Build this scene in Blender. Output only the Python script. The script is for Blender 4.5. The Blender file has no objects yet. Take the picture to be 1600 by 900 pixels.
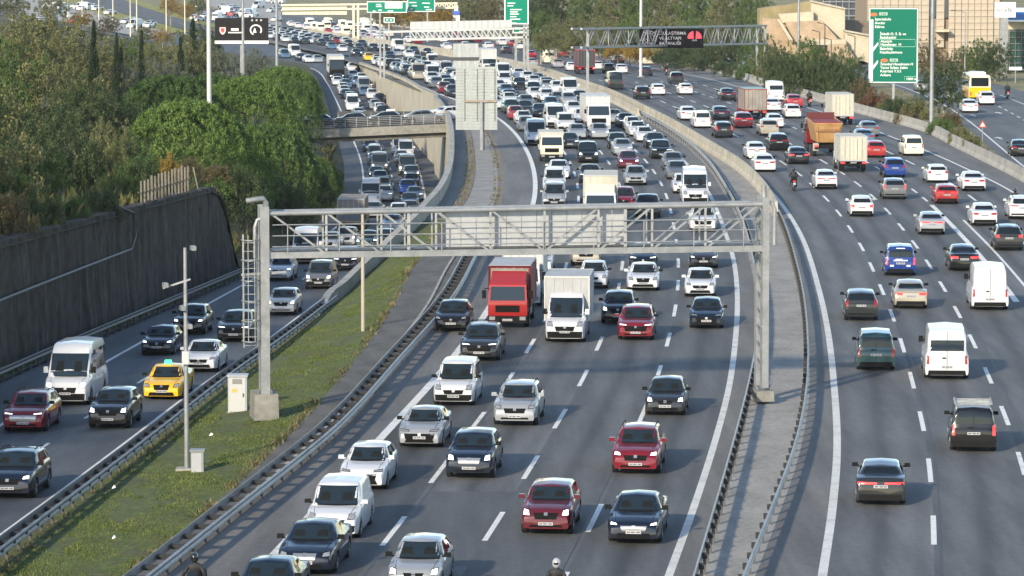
import bpy, bmesh, math, random
import numpy as np
from mathutils import Vector, Matrix
from mathutils.bvhtree import BVHTree

# ------------------------------------------------------------------ camera, sky, sun, exposure
SC = bpy.context.scene
COL = SC.collection
CAM_H, FPX, HORIZON = 20.6, 5900.0, -121.0          # camera height, focal length in photo pixels, horizon row
PITCH = math.atan((450 - HORIZON) / FPX)
cam_d = bpy.data.cameras.new('camera')
cam_d.sensor_width = 36.0
cam_d.lens = 36.0 * FPX / 1600.0
cam_d.clip_start = 1.0
cam_d.clip_end = 6000.0
cam = bpy.data.objects.new('camera', cam_d)
COL.objects.link(cam)
cam.location = (0, 0, CAM_H)
cam.rotation_euler = (math.pi / 2 - PITCH, 0, 0)
SC.camera = cam

SUN_AZ, SUN_EL = math.radians(29), math.radians(22.5)   # the light travels away from the camera and to the right
w = bpy.data.worlds.new('World')
SC.world = w
w.use_nodes = True
nt = w.node_tree
bg = nt.nodes['Background']
sky = nt.nodes.new('ShaderNodeTexSky')
sky.sky_type = 'NISHITA'
sky.sun_disc = False
sky.sun_elevation = SUN_EL
sky.sun_rotation = math.pi + SUN_AZ
sky.dust_density = 0.35
sky.air_density = 1.0
nt.links.new(sky.outputs[0], bg.inputs[0])
bg.inputs[1].default_value = 0.14
sun_d = bpy.data.lights.new('sun', 'SUN')
sun_d.energy = 3.1
sun_d.angle = math.radians(2.5)
sun_d.color = (1.0, 0.85, 0.63)
sun = bpy.data.objects.new('sun', sun_d)
COL.objects.link(sun)
sun.location = (-60, -40, 80)
ldir = Vector((math.sin(SUN_AZ) * math.cos(SUN_EL), math.cos(SUN_AZ) * math.cos(SUN_EL), -math.sin(SUN_EL)))
sun.rotation_euler = ldir.to_track_quat('-Z', 'Y').to_euler()
SC.view_settings.view_transform = 'Standard'
SC.view_settings.look = 'None'
SC.view_settings.gamma = 1.0
SC.view_settings.use_curve_mapping = False
SC.view_settings.exposure = 1.0
SC.cycles.use_denoising = True
SC.cycles.max_bounces = 5
SC.cycles.diffuse_bounces = 2
SC.cycles.glossy_bounces = 3
SC.cycles.volume_bounces = 0
SC.cycles.transparent_max_bounces = 6

random.seed(7)
RNG = np.random.default_rng(7)

# ------------------------------------------------------------------ materials
MATS = {}
def _new(name):
    m = bpy.data.materials.new(name); m.use_nodes = True
    MATS[name] = m
    return m, m.node_tree, m.node_tree.nodes['Principled BSDF']

def plain(name, col, rough=0.6, metal=0.0, coat=0.0, emit=None, estr=0.0, spec=0.5):
    if name in MATS: return MATS[name]
    m, t, b = _new(name)
    b.inputs['Base Color'].default_value = (*col, 1)
    b.inputs['Roughness'].default_value = rough
    b.inputs['Metallic'].default_value = metal
    b.inputs['Coat Weight'].default_value = coat
    b.inputs['Coat Roughness'].default_value = 0.06
    b.inputs['Specular IOR Level'].default_value = spec
    if emit:
        b.inputs['Emission Color'].default_value = (*emit, 1)
        b.inputs['Emission Strength'].default_value = estr
    return m

def noisy(name, cols, scale=1.0, stretch=(1, 1, 1), rough=0.85, bump=0.0, bscale=None, fine=None, metal=0.0, detail=6, coords='Object', spec=0.3):
    """colours mixed by layered noise: cols = [(pos, rgb), ...]"""
    if name in MATS: return MATS[name]
    m, t, b = _new(name)
    N, K = t.nodes, t.links
    tc = N.new('ShaderNodeTexCoord')
    mp = N.new('ShaderNodeMapping'); mp.inputs['Scale'].default_value = stretch
    K.new(tc.outputs[coords], mp.inputs[0])
    n1 = N.new('ShaderNodeTexNoise'); n1.inputs['Scale'].default_value = scale; n1.inputs['Detail'].default_value = detail
    n1.inputs['Roughness'].default_value = 0.62
    K.new(mp.outputs[0], n1.inputs['Vector'])
    r = N.new('ShaderNodeValToRGB')
    el = r.color_ramp.elements
    while len(el) > 1: el.remove(el[-1])
    el[0].position, el[0].color = cols[0][0], (*cols[0][1], 1)
    for p, c in cols[1:]:
        e = el.new(p); e.color = (*c, 1)
    K.new(n1.outputs['Fac'], r.inputs[0])
    out = r.outputs[0]
    if fine:
        n2 = N.new('ShaderNodeTexNoise'); n2.inputs['Scale'].default_value = fine[0]; n2.inputs['Detail'].default_value = 3
        K.new(tc.outputs[coords], n2.inputs['Vector'])
        mr = N.new('ShaderNodeMapRange'); mr.inputs[1].default_value = .3; mr.inputs[2].default_value = .7
        mr.inputs[3].default_value = 1 - fine[1]; mr.inputs[4].default_value = 1 + fine[1]
        K.new(n2.outputs['Fac'], mr.inputs[0])
        mx = N.new('ShaderNodeVectorMath'); mx.operation = 'SCALE'
        K.new(out, mx.inputs[0]); K.new(mr.outputs[0], mx.inputs['Scale'])
        out = mx.outputs[0]
    K.new(out, b.inputs['Base Color'])
    b.inputs['Roughness'].default_value = rough
    b.inputs['Metallic'].default_value = metal
    b.inputs['Specular IOR Level'].default_value = spec
    if bump:
        n3 = N.new('ShaderNodeTexNoise'); n3.inputs['Scale'].default_value = bscale or scale * 6; n3.inputs['Detail'].default_value = 4
        K.new(tc.outputs[coords], n3.inputs['Vector'])
        bp = N.new('ShaderNodeBump'); bp.inputs['Strength'].default_value = bump; bp.inputs['Distance'].default_value = 0.05
        K.new(n3.outputs['Fac'], bp.inputs['Height'])
        K.new(bp.outputs[0], b.inputs['Normal'])
    return m

def leafy(name, c1, c2, c3=None, rough=0.6, trans=0.25):
    """leaf colour that differs from clump to clump"""
    if name in MATS: return MATS[name]
    m, t, b = _new(name)
    N, K = t.nodes, t.links
    g = N.new('ShaderNodeNewGeometry')
    tc = N.new('ShaderNodeTexCoord')
    n = N.new('ShaderNodeTexNoise'); n.inputs['Scale'].default_value = 0.55; n.inputs['Detail'].default_value = 3
    K.new(tc.outputs['Object'], n.inputs['Vector'])
    ad = N.new('ShaderNodeMath'); ad.operation = 'MULTIPLY_ADD'
    K.new(g.outputs['Random Per Island'], ad.inputs[0]); ad.inputs[1].default_value = 0.45
    sb = N.new('ShaderNodeMath'); sb.operation = 'SUBTRACT'; K.new(n.outputs['Fac'], sb.inputs[0]); sb.inputs[1].default_value = 0.22
    K.new(sb.outputs[0], ad.inputs[2])
    r = N.new('ShaderNodeValToRGB')
    el = r.color_ramp.elements
    el[0].position, el[0].color = .15, (*c1, 1)
    el[1].position, el[1].color = .6, (*c2, 1)
    if c3:
        e = el.new(.85); e.color = (*c3, 1)
    K.new(ad.outputs[0], r.inputs[0])
    K.new(r.outputs[0], b.inputs['Base Color'])
    b.inputs['Roughness'].default_value = rough
    b.inputs['Specular IOR Level'].default_value = 0.25
    tr = N.new('ShaderNodeBsdfTranslucent'); K.new(r.outputs[0], tr.inputs[0])
    mx = N.new('ShaderNodeMixShader'); mx.inputs[0].default_value = trans
    K.new(b.outputs[0], mx.inputs[1]); K.new(tr.outputs[0], mx.inputs[2])
    K.new(mx.outputs[0], t.nodes['Material Output'].inputs[0])
    return m

# ------------------------------------------------------------------ mesh helpers
class MB:
    """collects shapes into one mesh"""
    def __init__(self):
        self.v, self.f, self.mi = [], [], []
    def add(self, verts, faces, mi=0):
        o = len(self.v)
        self.v += [tuple(p) for p in verts]
        self.f += [tuple(i + o for i in f) for f in faces]
        self.mi += [mi] * len(faces)
        return self
    def box(self, c, s, mi=0, rz=0.0, taper=1.0):
        hx, hy, hz = s[0] / 2, s[1] / 2, s[2] / 2
        cz, sz = math.cos(rz), math.sin(rz)
        vs = []
        for dz, k in ((-hz, 1.0), (hz, taper)):
            for dx, dy in ((-hx, -hy), (hx, -hy), (hx, hy), (-hx, hy)):
                dx *= k; dy *= k
                vs.append((c[0] + dx * cz - dy * sz, c[1] + dx * sz + dy * cz, c[2] + dz))
        return self.add(vs, [(3, 2, 1, 0), (4, 5, 6, 7), (0, 1, 5, 4), (1, 2, 6, 5), (2, 3, 7, 6), (3, 0, 4, 7)], mi)
    def tube(self, pts, r, n=8, mi=0, caps=True):
        pts = [Vector(p) for p in pts]
        rs = r if isinstance(r, (list, tuple)) else [r] * len(pts)
        rings = []
        up = None
        for i, p in enumerate(pts):
            a = pts[max(i - 1, 0)]; b = pts[min(i + 1, len(pts) - 1)]
            d = (b - a).normalized()
            if up is None or abs(d.dot(up)) > .98:
                up = Vector((0, 0, 1)) if abs(d.z) < .9 else Vector((1, 0, 0))
            s = d.cross(up).normalized(); t = s.cross(d).normalized(); up = t
            rings.append([p + (s * math.cos(2 * math.pi * k / n) + t * math.sin(2 * math.pi * k / n)) * rs[i] for k in range(n)])
        vs = [q for ring in rings for q in ring]
        fs = []
        for i in range(len(rings) - 1):
            for k in range(n):
                a, b2 = i * n + k, i * n + (k + 1) % n
                fs.append((a, b2, b2 + n, a + n))
        if caps:
            fs.append(tuple(reversed(range(n)))); fs.append(tuple((len(rings) - 1) * n + k for k in range(n)))
        return self.add(vs, fs, mi)
    def bar(self, a, b, w, h, mi=0):
        """square bar from a to b"""
        a, b = Vector(a), Vector(b); d = (b - a).normalized()
        up = Vector((0, 0, 1)) if abs(d.z) < .95 else Vector((0, 1, 0))
        s = d.cross(up).normalized() * (w / 2); t = s.cross(d).normalized() * (h / 2)
        vs = [p + x for p in (a, b) for x in (-s - t, s - t, s + t, -s + t)]
        return self.add(vs, [(0, 1, 2, 3), (7, 6, 5, 4), (0, 4, 5, 1), (1, 5, 6, 2), (2, 6, 7, 3), (3, 7, 4, 0)], mi)
    def lathe(self, prof, n=16, axis='Z', mi=0, c=(0, 0, 0)):
        vs, fs = [], []
        for (r, z) in prof:
            for k in range(n):
                a = 2 * math.pi * k / n
                x, y = r * math.cos(a), r * math.sin(a)
                p = (x, y, z) if axis == 'Z' else ((x, z, y) if axis == 'Y' else (z, x, y))
                vs.append((p[0] + c[0], p[1] + c[1], p[2] + c[2]))
        for i in range(len(prof) - 1):
            for k in range(n):
                a, b = i * n + k, i * n + (k + 1) % n
                fs.append((a, b, b + n, a + n))
        fs.append(tuple(range(n))); fs.append(tuple((len(prof) - 1) * n + k for k in range(n)))
        return self.add(vs, fs, mi)
    def mesh(self, name, mats, smooth=None):
        me = bpy.data.meshes.new(name)
        me.from_pydata(self.v, [], self.f)
        for m in (mats if isinstance(mats, (list, tuple)) else [mats]): me.materials.append(m)
        if any(self.mi): me.polygons.foreach_set('material_index', self.mi)
        bm = bmesh.new(); bm.from_mesh(me)
        bmesh.ops.recalc_face_normals(bm, faces=bm.faces)
        bm.to_mesh(me); bm.free()
        if getattr(self, 'uv', None):
            lay_ = me.uv_layers.new(name='lane')
            for lp in me.loops: lay_.data[lp.index].uv = (self.uv[lp.vertex_index], me.vertices[lp.vertex_index].co.y * .01)
        if smooth is not None:
            me.shade_smooth(); me.set_sharp_from_angle(angle=math.radians(smooth))
        return me

def tag(o, label=None, cat=None, group=None, kind=None):
    if label: o['label'] = label
    if cat: o['category'] = cat
    if group: o['group'] = group
    if kind: o['kind'] = kind
    return o
def link(name, me, parent=None, loc=None, rz=0.0):
    o = bpy.data.objects.new(name, me)
    COL.objects.link(o)
    if parent is not None: o.parent = parent
    if loc is not None: o.location = loc
    if rz: o.rotation_euler = (0, 0, rz)
    return o
def empty(name, loc=(0, 0, 0), rz=0.0):
    o = bpy.data.objects.new(name, None)
    o.empty_display_size = 0.3
    COL.objects.link(o); o.location = loc; o.rotation_euler = (0, 0, rz)
    return o
def struct(name, mb, mat, parent=None, smooth=None):
    o = link(name, mb.mesh(name, mat, smooth), parent)
    if parent is None: o['kind'] = 'structure'
    return o
def ystations(y0, y1, near=3.0):
    ys, y = [y0], y0
    while y < y1 - 1e-6:
        y = min(y1, y + max(near, y * 0.014)); ys.append(y)
    return ys
def ribbon(mb, fl, fr, zL, zR, y0, y1, nx=1, mi=0, dz=0.0, step=3.0, uv=False):
    """a strip of ground between two plan curves"""
    ys = ystations(y0, y1, step)
    vs, fs = [], []
    for Y in ys:
        a, b = fl(Y), fr(Y)
        za, zb_ = zL(Y) + dz, zR(Y) + dz
        for k in range(nx + 1):
            t = k / nx
            vs.append((a + (b - a) * t, Y, za + (zb_ - za) * t))
    for i in range(len(ys) - 1):
        for k in range(nx):
            p = i * (nx + 1) + k
            fs.append((p, p + 1, p + nx + 2, p + nx + 1))
    mb.add(vs, fs, mi)
    if uv: mb.uv = [(k % (nx + 1)) / nx for k in range(len(vs))]
    return mb
ORD = ['first', 'second', 'third', 'fourth', 'fifth', 'sixth', 'seventh', 'eighth', 'ninth', 'tenth', 'eleventh', 'twelfth', 'thirteenth', 'fourteenth', 'fifteenth', 'sixteenth', 'seventeenth', 'eighteenth', 'nineteenth', 'twentieth']
def ordinal(i):
    return ORD[i] if i < 20 else 'number %d' % (i + 1)

# ------------------------------------------------------------------ where the roads run
_cp, _sp = math.cos(PITCH), math.sin(PITCH)

def pw(pts, x):
    """piecewise linear through sorted (x, y), held at the ends"""
    if x <= pts[0][0]: return pts[0][1]
    for (a, b), (c, d) in zip(pts, pts[1:]):
        if x <= c: return b + (d - b) * (x - a) / (c - a)
    return pts[-1][1]

def smooth_pw(pts, x, r=18.0):
    return (pw(pts, x - r) + 2 * pw(pts, x - r / 2) + 2 * pw(pts, x) + 2 * pw(pts, x + r / 2) + pw(pts, x + r)) / 8

G_PTS = [(0, 0), (430, 0), (500, -.7), (560, -1.8), (620, -3.0), (680, -4.0), (760, -4.8), (900, -5.5), (2000, -6)]
L_PTS = [(0, 0), (110, 0), (160, -.8), (194, -1.5), (244, -3.0), (320, -5.6), (400, -7.4), (460, -8), (505, -7.6), (560, -6.4), (620, -5.4), (680, -5.0), (760, -5.2), (900, -5.6), (2000, -6)]
def zg(Y): return smooth_pw(G_PTS, Y)
def zl(Y): return smooth_pw(L_PTS, Y)

def sight(px, py):
    u, v = (px - 800) / FPX, (py - 450) / FPX
    return (u, _cp - v * _sp, -_sp - v * _cp)

def gp(px, py, zf=None, dz=0.0):
    """the ground point seen at a spot of the photograph"""
    zf = zf or zg
    d = sight(px, py)
    z = 0.0
    for _ in range(60):
        t = (z + dz - CAM_H) / d[2]
        z = 0.6 * z + 0.4 * zf(t * d[1])
    t = (z + dz - CAM_H) / d[2]
    return (t * d[0], t * d[1], z + dz)

def at_depth(px, py, Y):
    d = sight(px, py)
    t = Y / d[1]
    return (t * d[0], Y, CAM_H + t * d[2])

class Line:
    """a plan curve X(Y) through ground points"""
    def __init__(self, pts):
        pts = sorted(pts)
        self.y = [p[0] for p in pts]; self.x = [p[1] for p in pts]
        n = len(pts)
        s = [(self.x[i + 1] - self.x[i]) / (self.y[i + 1] - self.y[i]) for i in range(n - 1)]
        self.m = [s[0]] + [(s[i - 1] + s[i]) / 2 for i in range(1, n - 1)] + [s[-1]]
    def __call__(self, Y):
        y, x, m = self.y, self.x, self.m
        if Y <= y[0]: return x[0] + m[0] * (Y - y[0])
        if Y >= y[-1]: return x[-1] + m[-1] * (Y - y[-1])
        lo, hi = 0, len(y) - 1
        while hi - lo > 1:
            k = (lo + hi) // 2
            if y[k] <= Y: lo = k
            else: hi = k
        h = y[hi] - y[lo]; t = (Y - y[lo]) / h
        t2, t3 = t * t, t * t * t
        return ((2*t3 - 3*t2 + 1) * x[lo] + (t3 - 2*t2 + t) * h * m[lo] + (-2*t3 + 3*t2) * x[hi] + (t3 - t2) * h * m[hi])
    def slope(self, Y): return (self(Y + 1.5) - self(Y - 1.5)) / 3.0

def pix_line(pix, zf=None):
    pts = [gp(a, b, zf) for a, b in pix]
    return Line([(p[1], p[0]) for p in pts])

A_left = pix_line([(400, 897), (435, 860), (590, 690), (690, 580), (765, 480), (803, 400), (825, 345), (836, 300), (833, 262), (820, 230), (797, 200), (770, 180), (712, 156), (660, 136), (600, 112), (540, 92), (480, 76), (420, 62)])
A_right = pix_line([(1045, 900), (1085, 790), (1120, 680), (1140, 600), (1150, 520), (1152, 460), (1146, 405), (1132, 360), (1112, 310), (1090, 275), (1065, 248), (1030, 220), (985, 195), (940, 168), (890, 147), (830, 124), (770, 108), (700, 93), (630, 81), (560, 70), (500, 60), (440, 48)])
med_left = pix_line([(1090, 900), (1125, 780), (1160, 650), (1175, 580), (1182, 520), (1180, 460), (1172, 410), (1155, 350), (1130, 300), (1105, 262), (1075, 232), (1040, 207), (1000, 184), (955, 160), (905, 140), (845, 119), (780, 103), (707, 89.5), (640, 78.5), (565, 67.5), (505, 57.5), (443, 45.5)])
med_right = pix_line([(1180, 900), (1215, 810), (1246, 720), (1262, 640), (1265, 560), (1258, 480), (1245, 420), (1230, 370), (1212, 330), (1193, 300), (1160, 268), (1110, 236), (1050, 200), (1000, 174), (950, 150), (900, 132), (840, 112.5), (780, 98), (707, 85.5), (640, 75), (565, 64.5), (505, 55), (443, 43)])
_bl = [(1285, 900), (1300, 800), (1308, 700), (1303, 600), (1294, 520), (1279, 450), (1255, 375), (1228, 328), (1205, 300), (1172, 266), (1120, 230), (1060, 195), (1005, 168), (955, 146), (905, 129), (845, 110), (785, 96), (712, 83.5), (640, 73), (560, 62), (500, 53), (440, 41.5)]
B_left = pix_line(_bl)
_br = [(1577, 297), (1515, 266), (1446, 235), (1375, 207), (1332, 191), (1255, 166), (1180, 144), (1100, 122), (1020, 107), (950, 97), (880, 86), (820, 76), (740, 64), (660, 53), (580, 42), (500, 31), (440, 23)]
_brg = [gp(a, b) for a, b in _br]
B_right = Line([(p[1], p[0]) for p in _brg] + [(y, B_left(y) + 17.7) for y in (60, 100, 140, 180, 220, 250)])
bar_right = pix_line([(1600, 283), (1495, 230), (1450, 207), (1370, 184), (1330, 173), (1285, 160), (1227, 144), (1200, 137), (1150, 121), (1100, 110), (1047, 102), (975, 93), (932, 87), (897, 81.5), (860, 76), (825, 71), (760, 61), (680, 50), (600, 39), (520, 28), (440, 17)])
bar_right = Line(list(zip(bar_right.y, bar_right.x)) + [(y, B_right(y) + 2.6) for y in (60, 100, 140, 180, 220, 260)])
exit_left = Line([(240, 40.2), (317, 43.0), (351, 44.9), (391, 47.2), (432, 48.9), (480, 50.2), (540, 50.0), (620, 46)])
L_right = pix_line([(0, 838), (100, 765), (200, 690), (300, 614), (400, 545), (500, 471), (600, 404), (632, 379), (655, 350), (664, 325), (661, 292), (648, 249), (630, 205), (612, 168), (598, 140), (575, 113), (520, 92), (460, 80)], zl)
L_left = pix_line([(0, 665), (172, 562), (222, 534), (325, 475), (385, 442), (470, 392), (525, 355), (556, 322), (567, 296), (567, 270), (562, 245), (551, 217), (537, 183), (523, 152), (511, 130), (490, 108), (450, 98), (420, 93)], zl)
wall_base = pix_line([(0, 585), (100, 542), (200, 500), (300, 458), (392, 420)], zl)
# the strip between the left road and the main road
grass_r = pix_line([(205, 900), (390, 738), (475, 655), (560, 555), (615, 475), (640, 425), (675, 380), (697, 335)])
rail_A = pix_line([(262, 900), (400, 788), (520, 688), (610, 588), (700, 482), (738, 412), (770, 350), (788, 300), (786, 260), (778, 228), (764, 203), (740, 183), (700, 160), (650, 140), (595, 116)])
parapet = Line([(225, L_right(225) + 1.3), (240, -9.7), (256, -7.1), (273, -5.9), (296, -5.3), (334, -5.5), (391, -6.9), (450, -10.3), (477, -12.9), (520, -15.2), (554, -17.0), (590, -19.6)])
# ------------------------------------------------------------------ ground, roads, markings
def off(f, d): return lambda Y: f(Y) + d
def frac(f, g, t): return lambda Y: f(Y) + (g(Y) - f(Y)) * t
def sstep(a, b, x):
    t = min(1, max(0, (x - a) / (b - a))); return t * t * (3 - 2 * t)
YN, YF = 40.0, 1150.0
L_right_raw = L_right
L_right = Line([(Y, min(L_right_raw(Y), A_left(Y) - 1.0)) for Y in list(range(60, 540, 12)) + list(range(540, 1160, 20))])
def lane_edge(Y):
    """where the left road's pavement meets the strip, then the retaining wall"""
    near = L_right(Y) + 0.9
    if Y < 225: return near
    far = parapet(Y) if Y < 440 else L_right(Y) + (A_left(Y) - L_right(Y)) * 0.45
    if Y >= 440: far = parapet(440) - (L_right(440) + (A_left(440) - L_right(440)) * 0.45) if False else far
    return near + (far - near) * sstep(225, 262, Y)
_le = Line([(Y, lane_edge(Y)) for Y in range(60, 1160, 10)])
def strip_z(Y):
    """height of the strip beside the left road"""
    return zl(Y) + (zg(Y) - zl(Y)) * sstep(232, 266, Y)
def bank_edge(Y):
    return L_left(Y) - 2.1 if Y > 266 else wall_base(Y) + (L_left(Y) - 2.1 - wall_base(Y)) * sstep(248, 266, Y)
_be = Line([(Y, bank_edge(Y)) for Y in range(40, 1160, 8)])

def asphalt(name, a, b, seed, tracks=True):
    m = noisy(name, [(.3, a), (.7, b)], scale=.5, stretch=(1.6, .05, 1), rough=.8, bump=.12, bscale=40, fine=(3.0, .10), spec=.35)
    N, K = m.node_tree.nodes, m.node_tree.links
    for n in N:
        if n.type == 'MAPPING': n.inputs['Location'].default_value = (seed * 3.7, seed * 1.9, 0)
    # oil stains, tar seams and worn blotches
    tc = [n for n in N if n.type == 'TEX_COORD'][0]
    mp = N.new('ShaderNodeMapping'); mp.inputs['Scale'].default_value = (.45, .05, 1); mp.inputs['Location'].default_value = (seed, seed * 2, 0)
    K.new(tc.outputs['Object'], mp.inputs[0])
    n = N.new('ShaderNodeTexNoise'); n.inputs['Scale'].default_value = 1.1; n.inputs['Detail'].default_value = 7; n.inputs['Roughness'].default_value = .7
    K.new(mp.outputs[0], n.inputs['Vector'])
    r = N.new('ShaderNodeMapRange'); r.inputs[1].default_value = .38; r.inputs[2].default_value = .66; r.inputs[3].default_value = .72; r.inputs[4].default_value = 1.16
    K.new(n.outputs['Fac'], r.inputs[0])
    uvn = N.new('ShaderNodeUVMap'); uvn.uv_map = 'lane'
    sp_ = N.new('ShaderNodeSeparateXYZ'); K.new(uvn.outputs[0], sp_.inputs[0])
    wn = N.new('ShaderNodeMath'); wn.operation = 'MULTIPLY_ADD'; K.new(n.outputs['Fac'], wn.inputs[0]); wn.inputs[1].default_value = .16
    K.new(sp_.outputs[0], wn.inputs[2])
    fc = N.new('ShaderNodeFloatCurve'); K.new(wn.outputs[0], fc.inputs['Value'])
    cv = fc.mapping.curves[0]
    cv.points[0].location = (0, .50); cv.points[1].location = (1, .50)
    for xx, yy in ((.16, .44), (.34, .60), (.46, .50), (.58, .30), (.68, .46), (.84, .60), (.95, .48)): cv.points.new(xx, yy)
    fc.mapping.update()
    tk = N.new('ShaderNodeMapRange'); tk.inputs[1].default_value = .3; tk.inputs[2].default_value = .6; tk.inputs[3].default_value = .66; tk.inputs[4].default_value = 1.12
    K.new(fc.outputs[0], tk.inputs[0])
    ml = N.new('ShaderNodeMath'); ml.operation = 'MULTIPLY'; K.new(r.outputs[0], ml.inputs[0]); K.new(tk.outputs[0], ml.inputs[1])
    if not tracks: ml = r
    b_ = N['Principled BSDF']
    src = b_.inputs['Base Color'].links[0].from_socket
    mx = N.new('ShaderNodeVectorMath'); mx.operation = 'SCALE'
    K.new(src, mx.inputs[0]); K.new(ml.outputs[0], mx.inputs['Scale']); K.new(mx.outputs[0], b_.inputs['Base Color'])
    return m
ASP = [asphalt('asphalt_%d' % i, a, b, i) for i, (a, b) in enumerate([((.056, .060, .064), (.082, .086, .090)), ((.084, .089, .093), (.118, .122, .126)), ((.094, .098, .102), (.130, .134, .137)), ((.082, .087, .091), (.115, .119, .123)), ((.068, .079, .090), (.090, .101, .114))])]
M_SHOULDER = asphalt('shoulder_asphalt', (.12, .12, .118), (.17, .167, .16), 9, False)
M_PAINT = noisy('road_paint', [(.30, (.45, .45, .43)), (.46, (.66, .66, .635)), (.8, (.74, .74, .715))], scale=1.2, rough=.7, fine=(9, .12))
M_PAINT2 = noisy('worn_road_paint', [(.30, (.42, .42, .40)), (.5, (.58, .58, .55)), (.8, (.66, .655, .63))], scale=.9, rough=.7, fine=(9, .15))
M_GRASSG = noisy('turf_soil', [(.28, (.11, .09, .055)), (.42, (.075, .09, .03)), (.60, (.09, .115, .035)), (.75, (.16, .14, .075))], scale=.45, rough=.95, bump=.5, bscale=6, fine=(4, .35))
M_DIRT = noisy('dirt', [(.3, (.13, .115, .09)), (.55, (.20, .18, .145)), (.8, (.27, .245, .20))], scale=.9, rough=.95, bump=.4, bscale=9, fine=(5, .25))
M_CONC = noisy('concrete', [(.3, (.24, .235, .215)), (.55, (.34, .33, .30)), (.8, (.42, .41, .375))], scale=.7, rough=.85, bump=.15, bscale=14, fine=(6, .12))
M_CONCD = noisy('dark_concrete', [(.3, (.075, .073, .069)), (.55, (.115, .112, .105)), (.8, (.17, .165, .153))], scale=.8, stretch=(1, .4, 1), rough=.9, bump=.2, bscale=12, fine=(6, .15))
M_MEDIAN = noisy('median_paving', [(.28, (.19, .183, .17)), (.5, (.265, .258, .24)), (.75, (.33, .32, .30))], scale=.6, stretch=(1, .5, 1), rough=.9, bump=.2, bscale=10, fine=(5, .18))
M_BEIGE = noisy('weathered_concrete', [(.3, (.30, .27, .21)), (.55, (.43, .40, .325)), (.8, (.52, .485, .40))], scale=.6, stretch=(1, 1, .5), rough=.85, bump=.12, bscale=12, fine=(7, .12))
M_FOREST = noisy('woodland_floor', [(.3, (.035, .04, .018)), (.5, (.06, .065, .03)), (.75, (.11, .09, .05))], scale=.15, rough=1, bump=.6, bscale=2, fine=(1.5, .3))
M_DRY = noisy('dry_grass_ground', [(.3, (.12, .12, .055)), (.55, (.21, .19, .095)), (.8, (.32, .27, .14))], scale=.12, rough=1, bump=.5, bscale=2, fine=(1.2, .3))

g = struct('ground', MB().add([(-1200, -150, -14), (1200, -150, -14), (1200, 2600, -14), (-1200, 2600, -14)], [(0, 1, 2, 3)]), M_DRY)

# left road
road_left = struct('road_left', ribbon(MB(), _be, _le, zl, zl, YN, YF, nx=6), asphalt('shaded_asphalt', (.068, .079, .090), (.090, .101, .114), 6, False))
# main road towards the camera: shoulder, four lanes, shoulder
road_main = struct('road_main', ribbon(MB(), rail_A if False else (lambda Y: rail_A(Y) if Y < 590 else A_left(Y) - 1.0), A_left, zg, zg, YN, YF), M_SHOULDER)
for k in range(4):
    struct('lane_surface', ribbon(MB(), frac(A_left, A_right, k / 4), frac(A_left, A_right, (k + 1) / 4), zg, zg, YN, YF, nx=2, uv=True), ASP[(0, 2, 1, 3)[k]], road_main)
struct('inner_shoulder', ribbon(MB(), A_right, med_left, zg, zg, YN, YF), M_SHOULDER, road_main)
median = struct('central_median', ribbon(MB(), med_left, med_right, zg, zg, YN, YF, nx=2, dz=0.0), M_MEDIAN)
road_out = struct('road_outbound', ribbon(MB(), med_right, B_left, zg, zg, YN, YF), M_SHOULDER)
for k in range(5):
    struct('lane_surface', ribbon(MB(), frac(B_left, B_right, k / 5), frac(B_left, B_right, (k + 1) / 5), zg, zg, YN, YF, nx=2, uv=True), ASP[(2, 1, 3, 2, 1)[k]], road_out)
struct('outer_shoulder', ribbon(MB(), B_right, bar_right, zg, zg, YN, YF), M_SHOULDER, road_out)
verge_r = lambda Y: max(exit_left(Y) - 0.8, bar_right(Y) + 0.9)
def zx(Y): return zg(Y)
verge = struct('verge_ground', ribbon(MB(), off(bar_right, 0.35), verge_r, zg, zx, 60, 640, nx=4), M_DRY)
exit_r = off(exit_left, 14.0)
road_exit = struct('road_exit', ribbon(MB(), verge_r, exit_r, zx, zx, 60, 640, nx=3), asphalt('exit_asphalt', (.095, .102, .107), (.125, .132, .137), 8, False))
field = struct('ground_beyond_exit', ribbon(MB(), exit_r, off(exit_r, 320), zx, lambda Y: zx(Y) + 6, 60, 640, nx=5), M_DRY)
far_field = struct('far_ground', ribbon(MB(), lambda Y: bar_right(min(Y, 1000)) + .35 + (0 if Y < 1000 else 0), lambda Y: 500, lambda Y: zg(Y), lambda Y: zg(Y) + 8, 640, 1600, nx=6), M_DRY)

# strips between the left road and the main road
grass_strip = struct('median_grass', ribbon(MB(), _le, grass_r, strip_z, zg, YN, 262, nx=5), M_GRASSG)
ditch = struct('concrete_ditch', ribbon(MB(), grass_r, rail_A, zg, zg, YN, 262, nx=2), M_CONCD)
def kerb_z(Y): return zg(Y) + .07
kerb_mid = lambda Y: grass_r(Y) + (rail_A(Y) - grass_r(Y)) * .58
struct('ditch_kerb', ribbon(ribbon(MB(), kerb_mid, off(kerb_mid, .14), kerb_z, kerb_z, YN, 262, step=2.5), off(kerb_mid, .14), off(kerb_mid, .15), kerb_z, zg, YN, 262, step=2.5), M_CONC, ditch)
gore = struct('gore_ground', ribbon(MB(), _le, lambda Y: _le(Y) + 1.3, strip_z, zg, 262, 430, nx=1), M_SHOULDER)
struct('dirt_strip', ribbon(MB(), lambda Y: _le(Y) + 1.3, lambda Y: _le(Y) + 2.2, zg, zg, 262, 400), M_DIRT, gore)
M_PAVER = noisy('paving_slab', [(.3, (.19, .185, .175)), (.55, (.255, .25, .235)), (.8, (.31, .30, .285))], scale=.8, rough=.9, bump=.15, bscale=12, fine=(5, .15))
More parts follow.
